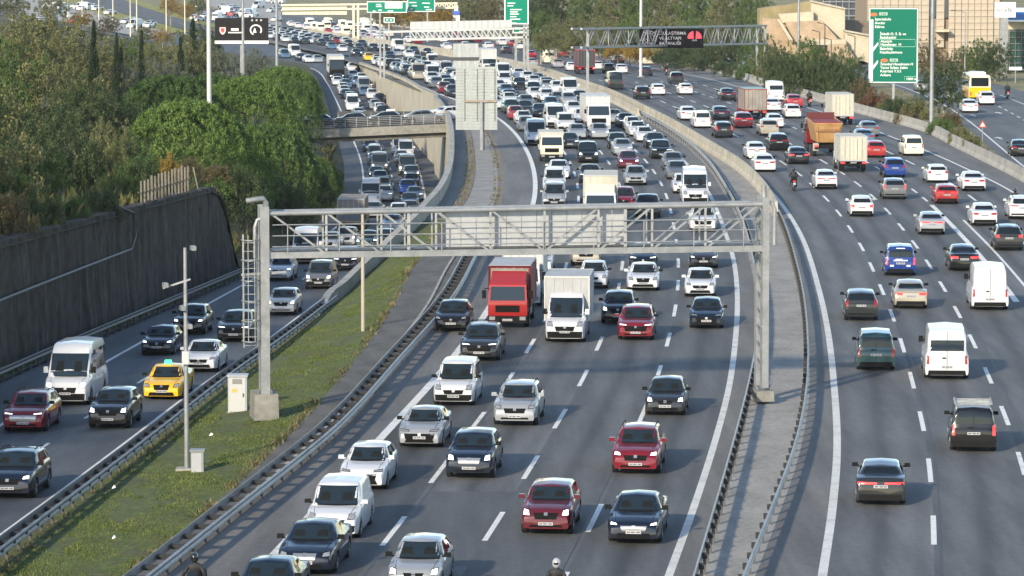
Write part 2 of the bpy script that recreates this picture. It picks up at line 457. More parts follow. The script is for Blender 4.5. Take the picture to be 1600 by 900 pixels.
struct('joint_bed', ribbon(MB(), lambda Y: _le(Y) + 2.2, rail_A, lambda Y: zg(Y) - .02, lambda Y: zg(Y) - .02, 262, 400), M_DIRT, gore)
y = 262.5
while y < 399:                                          # paving slabs of the traffic island
    y2 = y + 3.4
    x0, x1 = _le(y) + 2.25, rail_A(y) - .5
    if x1 - x0 > .6:
        x2, x3 = _le(y2 - .1) + 2.25, rail_A(y2 - .1) - .5
        z = zg(y)
        h = .02 + .012 * random.random()
        b = MB().add([(x0, y, z - .02), (x1, y, z - .02), (x3, y2 - .1, z - .02), (x2, y2 - .1, z - .02), (x0, y, z + h), (x1, y, z + h), (x3, y2 - .1, z + h), (x2, y2 - .1, z + h)],
                     [(4, 5, 6, 7), (0, 1, 5, 4), (1, 2, 6, 5), (2, 3, 7, 6), (3, 0, 4, 7)])
        struct('paving_slab', b, M_PAVER, gore)
    y = y2
far_strip = struct('sloped_strip', ribbon(MB(), _le, lambda Y: rail_A(Y) if Y < 590 else A_left(Y) - 1.0, strip_z, zg, 430, YF, nx=2), M_DIRT)

# hillside to the left: wall top, then rising woodland
WALL_H = 6.1
def hill_z(Y, d):
    """height at d metres to the left of the bank edge"""
    k = 1 - sstep(249, 266, Y)
    top = zl(Y) + WALL_H + min(d, 30) * .06 + max(0, min(d - 30, 60)) * .03
    bank = zl(Y) + min(d, 9) * .55 + min(max(d - 9, 0), 40) * .06
    bank = bank * (1 - sstep(470, 700, Y)) + (zg(Y) - .3) * sstep(470, 700, Y)
    return top * k + bank * (1 - k)
mb = MB()
ds = [0, 2, 4.5, 9, 14, 22, 34, 50, 80, 130, 220, 420]
ys = ystations(YN, 1600, 4)
vs, fs = [], []
for Y in ys:
    for d in ds:
        wob = .35 * math.sin(Y * .13 + d) * min(1, d / 5)
        vs.append((_be(min(Y, 1150)) - d, Y, hill_z(Y, d) + wob))
n = len(ds)
for i in range(len(ys) - 1):
    for k in range(n - 1):
        fs.append((i * n + k, i * n + k + 1, (i + 1) * n + k + 1, (i + 1) * n + k))
hill = struct('hillside', mb.add(vs, fs), M_FOREST, smooth=60)

# painted lines
def line_strip(parent, f, w, y0, y1, zf, mat=None, name='edge_line'):
    return struct(name, ribbon(MB(), off(f, -w / 2), off(f, w / 2), zf, zf, y0, y1, dz=.006, step=2.0), mat or M_PAINT, parent)
line_strip(road_main, A_left, .36, YN, 640, zg)
line_strip(road_main, off(A_right, 0.0), .27, YN, 640, zg, M_PAINT2)
line_strip(road_out, B_left, .30, YN, 640, zg, M_PAINT2)
line_strip(road_out, B_right, .20, 60, 640, zg)
line_strip(road_left, L_right, .24, YN, 700, zl)
line_strip(road_left, L_left, .20, YN, 700, zl)
line_strip(road_exit, off(exit_left, .3), .18, 120, 600, zx)
line_strip(road_exit, off(exit_left, 9.6), .16, 120, 460, zx)
def dashes(parent, f, zf, start, period, length, y1, w=.19, skip=None):
    y = start
    while y < y1:
        if not (skip and skip[0] < y < skip[1]):
            struct('lane_dash', ribbon(MB(), off(f, -w / 2), off(f, w / 2), zf, zf, y, y + length, dz=.006, step=2.2), M_PAINT, parent)
        y += period
for k, s in ((1, 124.0), (2, 125.0), (3, 126.8)):
    dashes(road_main, frac(A_left, A_right, k / 4), zg, s - 14.1, 14.1, 6.2, 520)
for k, s in ((1, 124.2), (2, 126.0), (4, 125.0)):
    dashes(road_out, frac(B_left, B_right, k / 5), zg, s - 14.1, 14.1, 6.2, 520)
R3 = frac(B_left, B_right, .6)
dashes(road_out, R3, zg, 279.5, 9.0, 4.4, 520)
line_strip(road_out, R3, .34, 205, 276, zg, name='solid_line')
line_strip(road_out, off(R3, 1.15), .17, 190, 262, zg, name='solid_line')
dashes(road_left, frac(L_left, L_right, .5), zl, 118, 15.0, 6.0, 560, w=.16)
dashes(road_exit, off(exit_left, 6.2), zx, 250, 7.5, 3.6, 470, w=.16)
def arrow(x, Y, parent, s=1.0, turn=0):
    b = MB()
    z = zx(Y) + .006
    b.add([(x - .09, Y, z), (x + .09, Y, z), (x + .09, Y + 2.6 * s, z), (x - .09, Y + 2.6 * s, z)], [(0, 1, 2, 3)])
    b.add([(x - .45, Y + 2.6 * s, z), (x + .45, Y + 2.6 * s, z), (x, Y + 4.2 * s, z)], [(0, 1, 2)])
    struct('painted_arrow', b, M_PAINT, parent)
for ax, ay in ((1525, 182), (1565, 178), (1566, 218)):
    p = gp(ax, ay); arrow(p[0], p[1], road_exit)

# dark tar seams along and across the lanes
M_TAR = plain('tar', (.018, .019, .021), .55)
for f, z in ((frac(A_left, A_right, .735), zg), (frac(A_left, A_right, .262), zg), (frac(B_left, B_right, .212), zg), (frac(B_left, B_right, .425), zg)):
    p = road_main if f(200) < 14 else road_out
    struct('tar_seam', ribbon(MB(), f, off(f, .05), z, z, 80, 330, dz=.005, step=2.5), M_TAR, p)
for (t0, t1, Y, dpt, ln) in ((.5, .75, 131.2, .004, 13.5), (.26, .5, 136.0, .004, 16)):   # resurfaced patches
    struct('asphalt_patch', ribbon(MB(), frac(A_left, A_right, t0), frac(A_left, A_right, t1), zg, zg, Y - ln, Y, dz=.0035), ASP[1 if t0 > .4 else 3], road_main)

# ------------------------------------------------------------------ steelwork materials
M_GALV = noisy('galvanised_steel', [(.25, (.20, .215, .225)), (.5, (.28, .295, .305)), (.75, (.35, .365, .375))], scale=1.5, rough=.5, metal=.35, fine=(8, .08), spec=.5)
M_GALVD = noisy('dull_steel_rail', [(.3, (.15, .155, .16)), (.7, (.24, .24, .24))], scale=1.2, rough=.55, metal=.4, fine=(6, .15), spec=.5)
M_RAIL = noisy('rail_steel', [(.25, (.24, .23, .215)), (.5, (.33, .33, .32)), (.8, (.39, .39, .38))], scale=.7, rough=.5, metal=.45, fine=(5, .18), spec=.5)
M_WHITE = plain('white_coat', (.46, .475, .48), .5)
M_PANEL = noisy('grey_panel', [(.3, (.35, .37, .39)), (.7, (.42, .44, .46))], scale=.9, rough=.45, metal=.1, fine=(4, .05))
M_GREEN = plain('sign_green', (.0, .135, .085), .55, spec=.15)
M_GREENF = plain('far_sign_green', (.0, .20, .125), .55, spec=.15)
M_SIGNW = plain('sign_white', (.80, .82, .80), .5)
M_ORANGE = plain('badge_orange', (.72, .13, .03), .5)
M_BLACK = plain('matt_black', (.012, .013, .014), .6)
M_DGREY = plain('dark_grey_coat', (.05, .052, .056), .5)
M_SPACER = plain('rail_spacer', (.022, .022, .022), .8)

def part(name, mb, mat, parent, smooth=None, label=None):
    o = link(name, mb.mesh(name, mat, smooth), parent)
    if label: o['label'] = label
    return o

# ------------------------------------------------------------------ guard rails and barriers
post_mb = MB().box((0, 0, .26), (.10, .08, .56))
POST = post_mb.mesh('rail_post', plain('rail_post_dark', (.07, .07, .07), .7))
SPACER = MB().box((.0, 0, .60), (.17, .16, .18)).mesh('rail_spacer', M_SPACER)
DSPACER = MB().box((0, 0, .56), (.60, .30, .14)).mesh('rail_double_spacer', M_SPACER)
def wbeam(mb, f, zf, y0, y1, side, mi=0):
    prof = [(.00, .44), (.05, .48), (.05, .54), (.0, .60), (.05, .66), (.05, .72), (.0, .76), (-.02, .76), (-.02, .44)]
    ys = ystations(y0, y1, 2.0)
    vs, fs = [], []
    for Y in ys:
        for px_, pz in prof: vs.append((f(Y) + side * px_, Y, zf(Y) + pz))
    n = len(prof)
    for i in range(len(ys) - 1):
        for k in range(n):
            a, b = i * n + k, i * n + (k + 1) % n
            fs.append((a, b, b + n, a + n))
    return mb.add(vs, fs, mi)
def guard_rail(label, f, zf, y0, y1, double=False, side=1, step=2.0, mat=None, gap=.26):
    root = empty('guard_rail', (f(y0), y0, zf(y0)))
    tag(root, label, 'guard rail')
    o = root.location
    def rel(obj): obj.matrix_parent_inverse = Matrix.Translation((-o[0], -o[1], -o[2])); return obj
    m = mat or M_RAIL
    if double:
        rel(part('beam', wbeam(MB(), off(f, -gap), zf, y0, y1, -1), m, root, 40))
        rel(part('beam', wbeam(MB(), off(f, gap), zf, y0, y1, 1), m, root, 40))
    else:
        rel(part('beam', wbeam(MB(), f, zf, y0, y1, side), m, root, 40))
    Y = y0 + .5
    while Y < y1:
        x = f(Y) - (0 if double else side * .10)
        p = rel(link('post', POST, root, (x, Y, zf(Y)), -math.atan(f.slope(Y) if hasattr(f, 'slope') else 0)))
        s = rel(link('spacer', DSPACER if double else SPACER, root, (x, Y, zf(Y))))
        Y += step * max(1.0, Y / 260.0)
    return root
rail_L = Line([(Y, _le(Y) + .35) for Y in range(60, 262, 8)])
guard_rail('steel double guard rail between shaded left road and grass strip', rail_L, strip_z, 70, 226, double=True, mat=M_GALVD)
rail_Af = Line([(Y, rail_A(Y) - .1) for Y in range(60, 420, 8)])
guard_rail('steel double guard rail with dark spacers between concrete ditch and main road', rail_Af, zg, 80, 252, double=True, gap=.36)
rail_ml = Line([(Y, med_left(Y) + .1) for Y in range(60, 500, 8)])
guard_rail('steel guard rail along the oncoming side of central median', rail_ml, zg, 80, 400, side=-1)
rail_mr = Line([(Y, med_right(Y) - .1) for Y in range(60, 500, 8)])
guard_rail('steel guard rail along outbound side of central median', rail_mr, zg, 80, 262, side=1)
rail_wb = Line([(Y, wall_base(Y) + 1.1) for Y in range(60, 262, 8)])
guard_rail('low dark guard rail at the foot of tall left wall', rail_wb, zl, 80, 262, side=1, mat=plain('dark_rail', (.055, .055, .056), .6))

def barrier(label, f, zf, y0, y1, h, w_, mat, seg=6.0, grow=True, z_extra=None):
    """concrete barrier of butted segments"""
    root = empty('concrete_barrier', (f(y0), y0, zf(y0)))
    tag(root, label, 'barrier')
    inv = Matrix.Translation(-Vector(root.location))
    Y = y0
    while Y < y1:
        s = seg * (max(1.0, Y / 220.0) if grow else 1)
        Y2 = min(Y + s, y1)
        vs = []
        for Yk in (Y, (Y + Y2 - .03) / 2, Y2 - .03):
            x, z = f(Yk), zf(Yk)
            for dx, dz in ((-w_, 0), (-w_ * .9, h * .18), (-w_ * .42, h * .4), (-w_ * .30, h), (w_ * .30, h), (w_ * .42, h * .4), (w_ * .9, h * .18), (w_, 0)):
                vs.append((x + dx, Yk, z + dz))
        fs = []
        for i in range(2):
            for k in range(7):
                a = i * 8 + k; fs.append((a, a + 1, a + 9, a + 8))
        fs += [tuple(range(8)), tuple(range(16, 24))]
        o = part('barrier_segment', MB().add(vs, fs), mat, root)
        o.matrix_parent_inverse = inv
        Y = Y2
    return root
barrier('long grey concrete barrier along outer edge of outbound road', off(bar_right, .1), zg, 150, 1000, .95, .34, M_CONC)
barrier('weathered beige concrete barrier on the median beyond the near gantry', off(med_right, -.12), zg, 266, 900, 1.0, .30, M_BEIGE)
barrier('low weathered barrier beside far oncoming lanes on the median', off(med_left, .15), zg, 404, 900, .8, .28, M_BEIGE)

# parapet with the retaining wall of the sunken left road
root = empty('retaining_wall', (_le(225), 225, strip_z(225)))
tag(root, 'beige concrete parapet wall curving beside sunken left road', 'wall')
inv = Matrix.Translation(-Vector(root.location))
def wall_panel(Y, Y2, ztop, thick, mat, name='wall_panel', base=None):
    vs = []
    for Yk in (Y, (Y + Y2) / 2, Y2):
        x = _le(Yk)
        zb_ = (base or zl)(Yk) - .3
        for dx, z in ((0, zb_), (0, ztop(Yk)), (thick, ztop(Yk)), (thick, zb_)):
            vs.append((x + dx, Yk, z))
    fs = []
    for i in range(2):
        for k in range(4):
            a, b = i * 4 + k, i * 4 + (k + 1) % 4
            fs.append((a, b, b + 4, a + 4))
    fs += [(0, 1, 2, 3), (8, 9, 10, 11)]
    o = part(name, MB().add(vs, fs), mat, root); o.matrix_parent_inverse = inv
ptop = lambda Y: strip_z(Y) + .95 * sstep(215, 228, Y) * (1 - .6 * sstep(420, 480, Y))
Y = 216
while Y < 640:
    s = 5.0 if Y < 300 else 9.0
    wall_panel(Y, Y + s - .03, ptop, .32, M_BEIGE)
    Y += s
cop = MB()
ribbon(cop, lambda Y: _le(Y) - .06, lambda Y: _le(Y) + .40, lambda Y: ptop(Y) + .06, lambda Y: ptop(Y) + .06, 216, 640, step=2.5)
ribbon(cop, lambda Y: _le(Y) + .40, lambda Y: _le(Y) + .401, lambda Y: ptop(Y) + .06, lambda Y: ptop(Y) - .04, 216, 640, step=2.5)
o = part('coping', cop, M_CONC, root); o.matrix_parent_inverse = inv

# ------------------------------------------------------------------ tall dark wall on the left
from mathutils import noise as mnoise
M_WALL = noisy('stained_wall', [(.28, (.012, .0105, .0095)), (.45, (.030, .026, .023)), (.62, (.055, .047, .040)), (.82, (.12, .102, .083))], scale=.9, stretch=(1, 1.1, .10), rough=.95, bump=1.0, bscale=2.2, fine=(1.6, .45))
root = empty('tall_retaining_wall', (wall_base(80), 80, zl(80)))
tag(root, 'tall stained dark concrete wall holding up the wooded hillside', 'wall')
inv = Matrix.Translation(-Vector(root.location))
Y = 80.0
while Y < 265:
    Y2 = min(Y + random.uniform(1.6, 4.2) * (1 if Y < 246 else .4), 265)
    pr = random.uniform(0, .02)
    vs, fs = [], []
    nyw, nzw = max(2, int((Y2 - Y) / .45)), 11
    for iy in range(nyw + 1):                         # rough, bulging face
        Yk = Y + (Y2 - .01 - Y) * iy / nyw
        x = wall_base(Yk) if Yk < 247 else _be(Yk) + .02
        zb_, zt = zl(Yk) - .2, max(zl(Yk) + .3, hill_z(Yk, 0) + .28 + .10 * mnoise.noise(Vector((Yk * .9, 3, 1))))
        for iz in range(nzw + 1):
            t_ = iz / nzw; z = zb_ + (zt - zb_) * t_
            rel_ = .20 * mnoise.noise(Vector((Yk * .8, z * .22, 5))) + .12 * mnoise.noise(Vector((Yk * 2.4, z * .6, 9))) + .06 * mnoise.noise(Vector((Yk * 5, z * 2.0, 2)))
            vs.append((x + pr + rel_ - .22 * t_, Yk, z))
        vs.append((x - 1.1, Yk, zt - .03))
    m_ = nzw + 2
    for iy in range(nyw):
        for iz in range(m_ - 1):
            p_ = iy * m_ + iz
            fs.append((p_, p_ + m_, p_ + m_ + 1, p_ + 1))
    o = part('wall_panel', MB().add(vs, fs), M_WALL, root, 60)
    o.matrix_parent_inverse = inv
    Y = Y2
# weeds and kerb at its foot
struct('wall_foot_kerb', ribbon(MB(), off(wall_base, -.1), off(wall_base, 1.0), lambda Y: zl(Y) + .14, lambda Y: zl(Y) + .14, 80, 249), M_CONCD, road_left)
# conduit along the wall
a0 = [(wall_base(Y) + .26, Y, zl(Y) + 3.55 + (Y - 170) * .012) for Y in np.linspace(176, 216, 14)]
a0 += [(wall_base(218) + .24, 217.0, zl(217) + 4.8), (wall_base(218) + .1, 217.6, zl(217) + 6.1), (wall_base(218) - .9, 214.5, zl(217) + 6.9)]
tag(link('conduit_pipe', MB().tube(a0, .075, 6).mesh('conduit_pipe', plain('pipe_grey', (.065, .068, .075), .6), 50)), 'thin grey conduit pipe running along the tall dark wall', 'pipe')

# plank fence on the wall top
root = empty('plank_fence', (wall_base(222) - .6, 222, zl(222) + WALL_H + .2))
tag(root, 'short pale plank fence standing on top of dark wall', 'fence')
inv = Matrix.Translation(-Vector(root.location))
M_PLANK = noisy('weathered_plank', [(.3, (.15, .135, .11)), (.7, (.27, .25, .215))], scale=3, stretch=(1, 1, .3), rough=.9)
for k in range(15):
    Y = 225 + k * 1.25
    x = wall_base(Y) - .75
    z = zl(Y) + WALL_H + .1
    h = 1.5 + .35 * (k / 14) + random.uniform(-.12, .12)
    o = part('plank', MB().box((x, Y, z + h / 2), (.09, .13, h), rz=.3 + random.uniform(-.2, .2)), M_PLANK, root); o.matrix_parent_inverse = inv
o = part('cross_beam', MB().bar((wall_base(224.5) - .83, 224.5, zl(224.5) + WALL_H + .9), (wall_base(243) - .83, 243, zl(243) + WALL_H + 1.1), .04, .06), M_PLANK, root); o.matrix_parent_inverse = inv
p = (wall_base(246) - .6, 246, zl(246) + WALL_H)
tag(link('leaning_post', MB().tube([(0, 0, 0), (-.35, 0, 1.7)], .05, 6).mesh('leaning_post', M_PLANK), loc=p), 'thin pole leaning at the far end of dark wall top', 'post')

# ------------------------------------------------------------------ ramp bridge over the sunken road
bl, br = gp(478, 205), gp(693, 196)
BR_Y = 388.0
def bx(px): return (px - 800) / FPX * BR_Y
root = empty('ramp_bridge', (bx(590), BR_Y, zl(BR_Y)))
tag(root, 'concrete ramp bridge crossing the sunken left road', 'bridge')
inv = Matrix.Translation(-Vector(root.location))
def bpart(name, mb, mat, smooth=None):
    o = part(name, mb, mat, root, smooth); o.matrix_parent_inverse = inv; return o
x0, x1 = bx(430), _le(BR_Y) + .6
sl = 0.045                                            # the deck climbs a little to the right
def dz_(x): return (x - x1) * sl
def slab(name, xa, xb, ya, yb, za, zb_, mat):
    vs = []
    for x in (xa, xb):
        d = dz_(x)
        vs += [(x, ya, za + d), (x, yb, za + d), (x, yb, zb_ + d), (x, ya, zb_ + d)]
    return bpart(name, MB().add(vs, [(0, 1, 2, 3), (4, 5, 6, 7), (0, 1, 5, 4), (1, 2, 6, 5), (2, 3, 7, 6), (3, 0, 4, 7)]), mat)
slab('deck', x0, x1 - .02, BR_Y, BR_Y + 9.0, -.35, -.02, ASP[3])
slab('edge_beam', x0, x1, BR_Y - .35, BR_Y - .01, -.82, .05, noisy('grey_bridge_concrete', [(.3, (.17, .17, .155)), (.7, (.27, .265, .24))], scale=.6, rough=.9, bump=.2, bscale=8, fine=(4, .15)))
slab('edge_beam', x0, x1, BR_Y + 9.01, BR_Y + 9.4, -.82, .05, MATS['grey_bridge_concrete'])
for k in range(4):
    slab('girder', x0 + .4, x1 - .05, BR_Y + .3 + k * 2.5, BR_Y + 1.0 + k * 2.5, -1.35, -.36, M_CONCD)
xa = bx(497)
bpart('abutment', MB().box(((xa - 2.9), BR_Y + 4.2, zl(BR_Y) / 2 - .9), (3.6, 9.2, abs(zl(BR_Y)) - 1.1)), MATS['grey_bridge_concrete'])
bpart('abutment', MB().box((xa - 7.9, BR_Y + 4.4, zl(BR_Y) / 2 - .9), (6.2, 8.4, abs(zl(BR_Y)) - 1.3)), M_CONC)
rp = MB().box((0, 0, .5), (.07, .07, 1.0)).mesh('railing_post', M_GALV)
k = 0
x = x0 + .3
while x < x1:
    o = link('railing_post', rp, root, (x, BR_Y - .18, .12 + dz_(x))); o.matrix_parent_inverse = inv
    o = link('railing_post', rp, root, (x, BR_Y + 9.2, .12 + dz_(x))); o.matrix_parent_inverse = inv
    x += 1.15
for zz in (.22, .40, .58, .76, .94, 1.12):
    bpart('railing_bar', MB().bar((x0, BR_Y - .18, zz + dz_(x0)), (x1, BR_Y - .18, zz), .05, .06), M_GALVD)
bpart('railing_screen', MB().box(((x0 + x1) / 2 + 2.5, BR_Y + 9.22, .65 + dz_((x0 + x1) / 2 + 2.5)), (abs(x1 - x0) * .62, .06, .95)), M_DGREY)
# ramp carrying the bridge traffic to the main road
def ramp_l(Y): return BR_Y
rmb = MB().add([(x0 - 60, BR_Y + .5, -3.2), (x0 - 60, BR_Y + 9, -3.2), (x0 + .01, BR_Y + 9, dz_(x0) - .02), (x0 + .01, BR_Y + .5, dz_(x0) - .02)], [(0, 1, 2, 3)])
struct('ramp_road', rmb, ASP[3])

# ------------------------------------------------------------------ gantry in the foreground
GL, GR = Vector((-10.25, 157.5, -.25)), Vector((10.72, 161.2, .05))
root = empty('sign_gantry', GL)
tag(root, 'large pale steel lattice gantry spanning main road in the foreground', 'gantry')
inv = Matrix.Translation(-GL)
def gpart(name, mb, mat, parent=None, smooth=None):
    o = part(name, mb, mat, parent or root, smooth)
    if parent is None: o.matrix_parent_inverse = inv
    return o
ax = (GR - GL); ax.z = 0; ax.normalize()
nrm = Vector((-ax.y, ax.x, 0))                       # away from the camera
def gz(px, py, P): return at_depth(px, py, P.y)[2]
zt_l, zb_l = gz(412, 334, GL), gz(412, 399, GL)
zt_r, zb_r = gz(1190, 319, GR), gz(1190, 388, GR)
def gpt(s, kind, dep=0.0):
    """s along the span 0..1, kind 't' or 'b' chord"""
    P = GL.lerp(GR, s)
    z = (zt_l + (zt_r - zt_l) * s) if kind == 't' else (zb_l + (zb_r - zb_l) * s)
    return Vector((P.x, P.y, z)) + nrm * dep
DEP = 1.15
for P, zt, sgn in ((GL, zt_l, 1), (GR, zt_r, -1)):
    wdt = .38 if sgn > 0 else .28
    gpart('column', MB().box((P.x - sgn * .12, P.y, (zt + .2 + .8) / 2), (wdt, .42, zt - .4), rz=math.atan2(ax.y, ax.x)), M_GALV)
    q = P + nrm * DEP
    gpart('column', MB().box((q.x - sgn * .10, q.y, (zt + .2 + .8) / 2), (wdt * .8, .36, zt - .4), rz=math.atan2(ax.y, ax.x)), M_GALV)
    for zz in np.arange(1.4, zt - .6, .72):
        gpart('lacing', MB().bar(P + Vector((0, 0, zz)) + nrm * .2, q + Vector((0, 0, zz + .5)) - nrm * .15, .05, .05), M_GALV)
    gpart('footing', MB().box((P.x - sgn * .1 + nrm.x * .6, P.y + nrm.y * .6, .35), (1.05 if sgn > 0 else .8, 1.9, 1.1 if sgn > 0 else .45), rz=math.atan2(ax.y, ax.x), taper=.94), MATS['grey_bridge_concrete'])
    for bx_ in (-.28, .28):
        for by_ in (-.28, .28):
            gpart('anchor_bolt', MB().lathe([(.04, .93 if sgn > 0 else .6), (.04, 1.08 if sgn > 0 else .75)], 6, c=(P.x - sgn * .1 + bx_, P.y + by_, 0)), M_GALVD)
NB = 18
ss = np.linspace(.008, .992, NB + 1)
for dep in (0, DEP):
    gpart('top_chord', MB().tube([gpt(0, 't', dep) + Vector((0, 0, .0)), gpt(1, 't', dep)], .105 if dep == 0 else .085, 10), M_GALV, smooth=50)
    gpart('bottom_chord', MB().bar(gpt(0, 'b', dep), gpt(1, 'b', dep), .2, .26 if dep == 0 else .18), M_GALV)
for i, s in enumerate(ss[::1]):
    if i % 1 == 0 and i not in (0, NB):
        if i % 2 == 0 or i in (5, 13):
            gpart('vertical', MB().bar(gpt(s, 'b') + Vector((0, 0, .15)), gpt(s, 't') - Vector((0, 0, .1)), .095 if i not in (5, 13) else .13, .10), M_GALV)
            gpart('vertical', MB().bar(gpt(s, 'b', DEP) + Vector((0, 0, .15)), gpt(s, 't', DEP) - Vector((0, 0, .1)), .07, .07), M_GALV)
for i in range(0, NB, 2):
    a, b = ss[i], ss[i + 2]
    flip = i >= NB // 2
    for dep, t in ((0, .085), (DEP, .06)):
        p, q = (gpt(a, 't', dep), gpt(b, 'b', dep)) if not flip else (gpt(a, 'b', dep), gpt(b, 't', dep))
        gpart('diagonal', MB().bar(p, q, t, t), M_GALV)
    gpart('cross_brace', MB().bar(gpt(a, 't', 0), gpt(b, 't', DEP), .05, .05), M_GALV)
    gpart('cross_brace', MB().bar(gpt(b, 'b', 0), gpt(b, 'b', DEP), .08, .08), M_GALV)
for k, h in enumerate((.36, .82, 1.28)):
    gpart('catwalk_rail', MB().tube([gpt(.01, 'b', -.12) + Vector((0, 0, h)), gpt(.985, 'b', -.12) + Vector((0, 0, h))], .026, 6), M_GALV)
gpart('catwalk', MB().bar(gpt(.01, 'b', .55) + Vector((0, 0, .20)), gpt(.985, 'b', .55) + Vector((0, 0, .20)), .8, .04), M_GALVD)
for s in np.linspace(.04, .96, 10):
    gpart('catwalk_post', MB().bar(gpt(s, 'b', -.12) + Vector((0, 0, .1)), gpt(s, 'b', -.12) + Vector((0, 0, 1.3)), .035, .035), M_GALV)
# backs of the sign boards, hung behind the lattice
s0, s1 = (691 - 412) / 778, (977 - 412) / 778
NP_ = 12
for k in range(NP_):
    a, b = s0 + (s1 - s0) * k / NP_, s0 + (s1 - s0) * (k + 1) / NP_
    p, q = gpt(a, 'b', .42), gpt(b, 'b', .42)
    r_, t_ = gpt(a, 't', .42), gpt(b, 't', .42)
    sh = ax * .012
    vs = [p + sh, q - sh, t_ - sh, r_ + sh]
    vs = [v + Vector((0, 0, -.02 if i > 1 else .0)) for i, v in enumerate(vs)]
    vs2 = [v + nrm * .05 for v in vs]
    gpart('board_panel', MB().add(vs + vs2, [(0, 1, 2, 3), (4, 5, 6, 7), (0, 1, 5, 4), (1, 2, 6, 5), (2, 3, 7, 6), (3, 0, 4, 7)]), M_PANEL)
# ladder cage on the left column, mast heads
lad = GL - ax * .72
for dx in (-.28, .28):
    gpart('ladder_rail', MB().bar(lad + ax * dx + Vector((0, 0, 3.1)), lad + ax * dx + Vector((0, 0, zt_l - .6)), .05, .05), M_GALV)
for zz in np.arange(3.2, zt_l - .6, .36):
    gpart('ladder_rung', MB().bar(lad - ax * .28 + Vector((0, 0, zz)), lad + ax * .28 + Vector((0, 0, zz)), .035, .035), M_GALV)
for zz in np.arange(3.4, zt_l - .5, .85):
    hoop = [lad + ax * (.36 * math.cos(t)) - nrm * (.55 * math.sin(t)) + Vector((0, 0, zz)) for t in np.linspace(0, math.pi, 9)]
    gpart('ladder_hoop', MB().tube(hoop, .03, 5), M_GALV)
for t in np.linspace(.4, math.pi - .4, 4):
    gpart('cage_bar', MB().bar(lad + ax * (.36 * math.cos(t)) - nrm * (.55 * math.sin(t)) + Vector((0, 0, 3.4)), lad + ax * (.36 * math.cos(t)) - nrm * (.55 * math.sin(t)) + Vector((0, 0, zt_l - .6)), .03, .03), M_GALV)
gpart('walkway_arm', MB().bar(GL - ax * 1.1 + Vector((0, 0, zt_l - 2.3)), GL + ax * .8 + Vector((0, 0, zt_l - 2.2)), .1, .1), M_GALV)
gpart('mast_head', MB().tube([GL + Vector((-.05, 0, zt_l - .2)), GL + Vector((-.05, 0, zt_l + .75)), GL + Vector((-.18, -.1, zt_l + .9)), GL + Vector((-.5, -.2, zt_l + .85)), GL + Vector((-.85, -.25, zt_l + .8))], .12, 8), M_GALV, smooth=50)
gpart('cable_pipe', MB().tube([GL + Vector((-.1, -.1, zt_l + .1)), GL + Vector((-.4, -.1, zt_l)), GL + Vector((-.5, -.1, zt_l - .3)), GL + Vector((-.5, -.1, zt_l - 1.6))], .08, 8), M_GALV, smooth=50)
gpart('mast_head', MB().tube([GR + Vector((.1, 0, zt_r - .1)), GR + Vector((.05, 0, zt_r + .75))], .11, 8), M_GALV, smooth=50)
gpart('cable_pipe', MB().tube([GR + Vector((.15, 0, zt_r)), GR + Vector((.4, 0, zt_r)), GR + Vector((.52, 0, zt_r - .25)), GR + Vector((.52, 0, zt_r - 1.8))], .09, 8), M_GALV, smooth=50)

# ------------------------------------------------------------------ lettering
def text_mb(s, size, mat, name='lettering', align='LEFT'):
    c = bpy.data.curves.new(name, 'FONT'); c.body = s; c.size = size; c.align_x = align; c.resolution_u = 2; c.extrude = .004; c.offset = size * .012
    o = bpy.data.objects.new(name, c); COL.objects.link(o)
    dg = bpy.context.evaluated_depsgraph_get()
    me = bpy.data.meshes.new_from_object(o.evaluated_get(dg))
    bpy.data.objects.remove(o)
    me.materials.clear(); me.materials.append(mat); me.name = name
    return me
def put_text(s, size, mat, parent, x, y, z, align='LEFT', sub=False):
    o = link('lettering', text_mb(s, size, mat, align=align), parent, (x, y, z))
    o.rotation_euler = (math.pi / 2, 0, 0)
    return o

# big green direction sign on the right verge
SY = 436.0
sx = (1395 - 800) / FPX * SY
zb0, zt0 = at_depth(1395, 130, SY)[2], at_depth(1395, 12, SY)[2]
SW, SH = 77 / FPX * SY, zt0 - zb0
root = empty('direction_sign', (sx, SY, zg(SY)), math.radians(-6))
tag(root, 'big green motorway direction sign on a pole by outbound road', 'road sign')
z0 = zb0 - zg(SY)
part('board', MB().box((0, 0, z0 + SH / 2), (SW, .12, SH)), M_GREEN, root)
fr = MB()
for s in (-1, 1): fr.box((s * (SW / 2 - .10), -.075, z0 + SH / 2), (.10, .03, SH - .2))
for s in (0, 1): fr.box((0, -.078, z0 + .10 + s * (SH - .2)), (SW - .2, .03, .10))
part('border', fr, M_SIGNW, root)
part('post', MB().box((.05, .15, z0 / 2), (.28, .25, z0 + 2)), M_GALV, root)
u = lambda px: (px - 1395) / FPX * SY
v = lambda py: z0 + (130 - py) / FPX * SY
ro = MB()
ro.bar((u(1361), -.09, v(127)), (u(1361), -.09, v(32)), .03, .42) if False else ro.box((u(1361), -.085, (v(127) + v(31)) / 2), (.36, .03, v(31) - v(127)))
for yb in (79, 107):
    ro.add([(u(1362), -.095, v(yb + 4)), (u(1362), -.095, v(yb - 2)), (u(1371), -.095, v(yb - 13)), (u(1371.5), -.095, v(yb - 9))], [(0, 1, 2, 3)])
part('route_line', ro, M_SIGNW, root)
def badge(px, py):
    pts = [(u(px) + .42 * math.cos(t), v(py) + .2 * math.sin(t)) for t in np.linspace(0, 2 * math.pi, 16, endpoint=False)]
    part('route_badge', MB().add([(a, -.088, b) for a, b in pts], [tuple(range(16))]), M_ORANGE, root)
badge(1364, 23); badge(1381, 94.5)
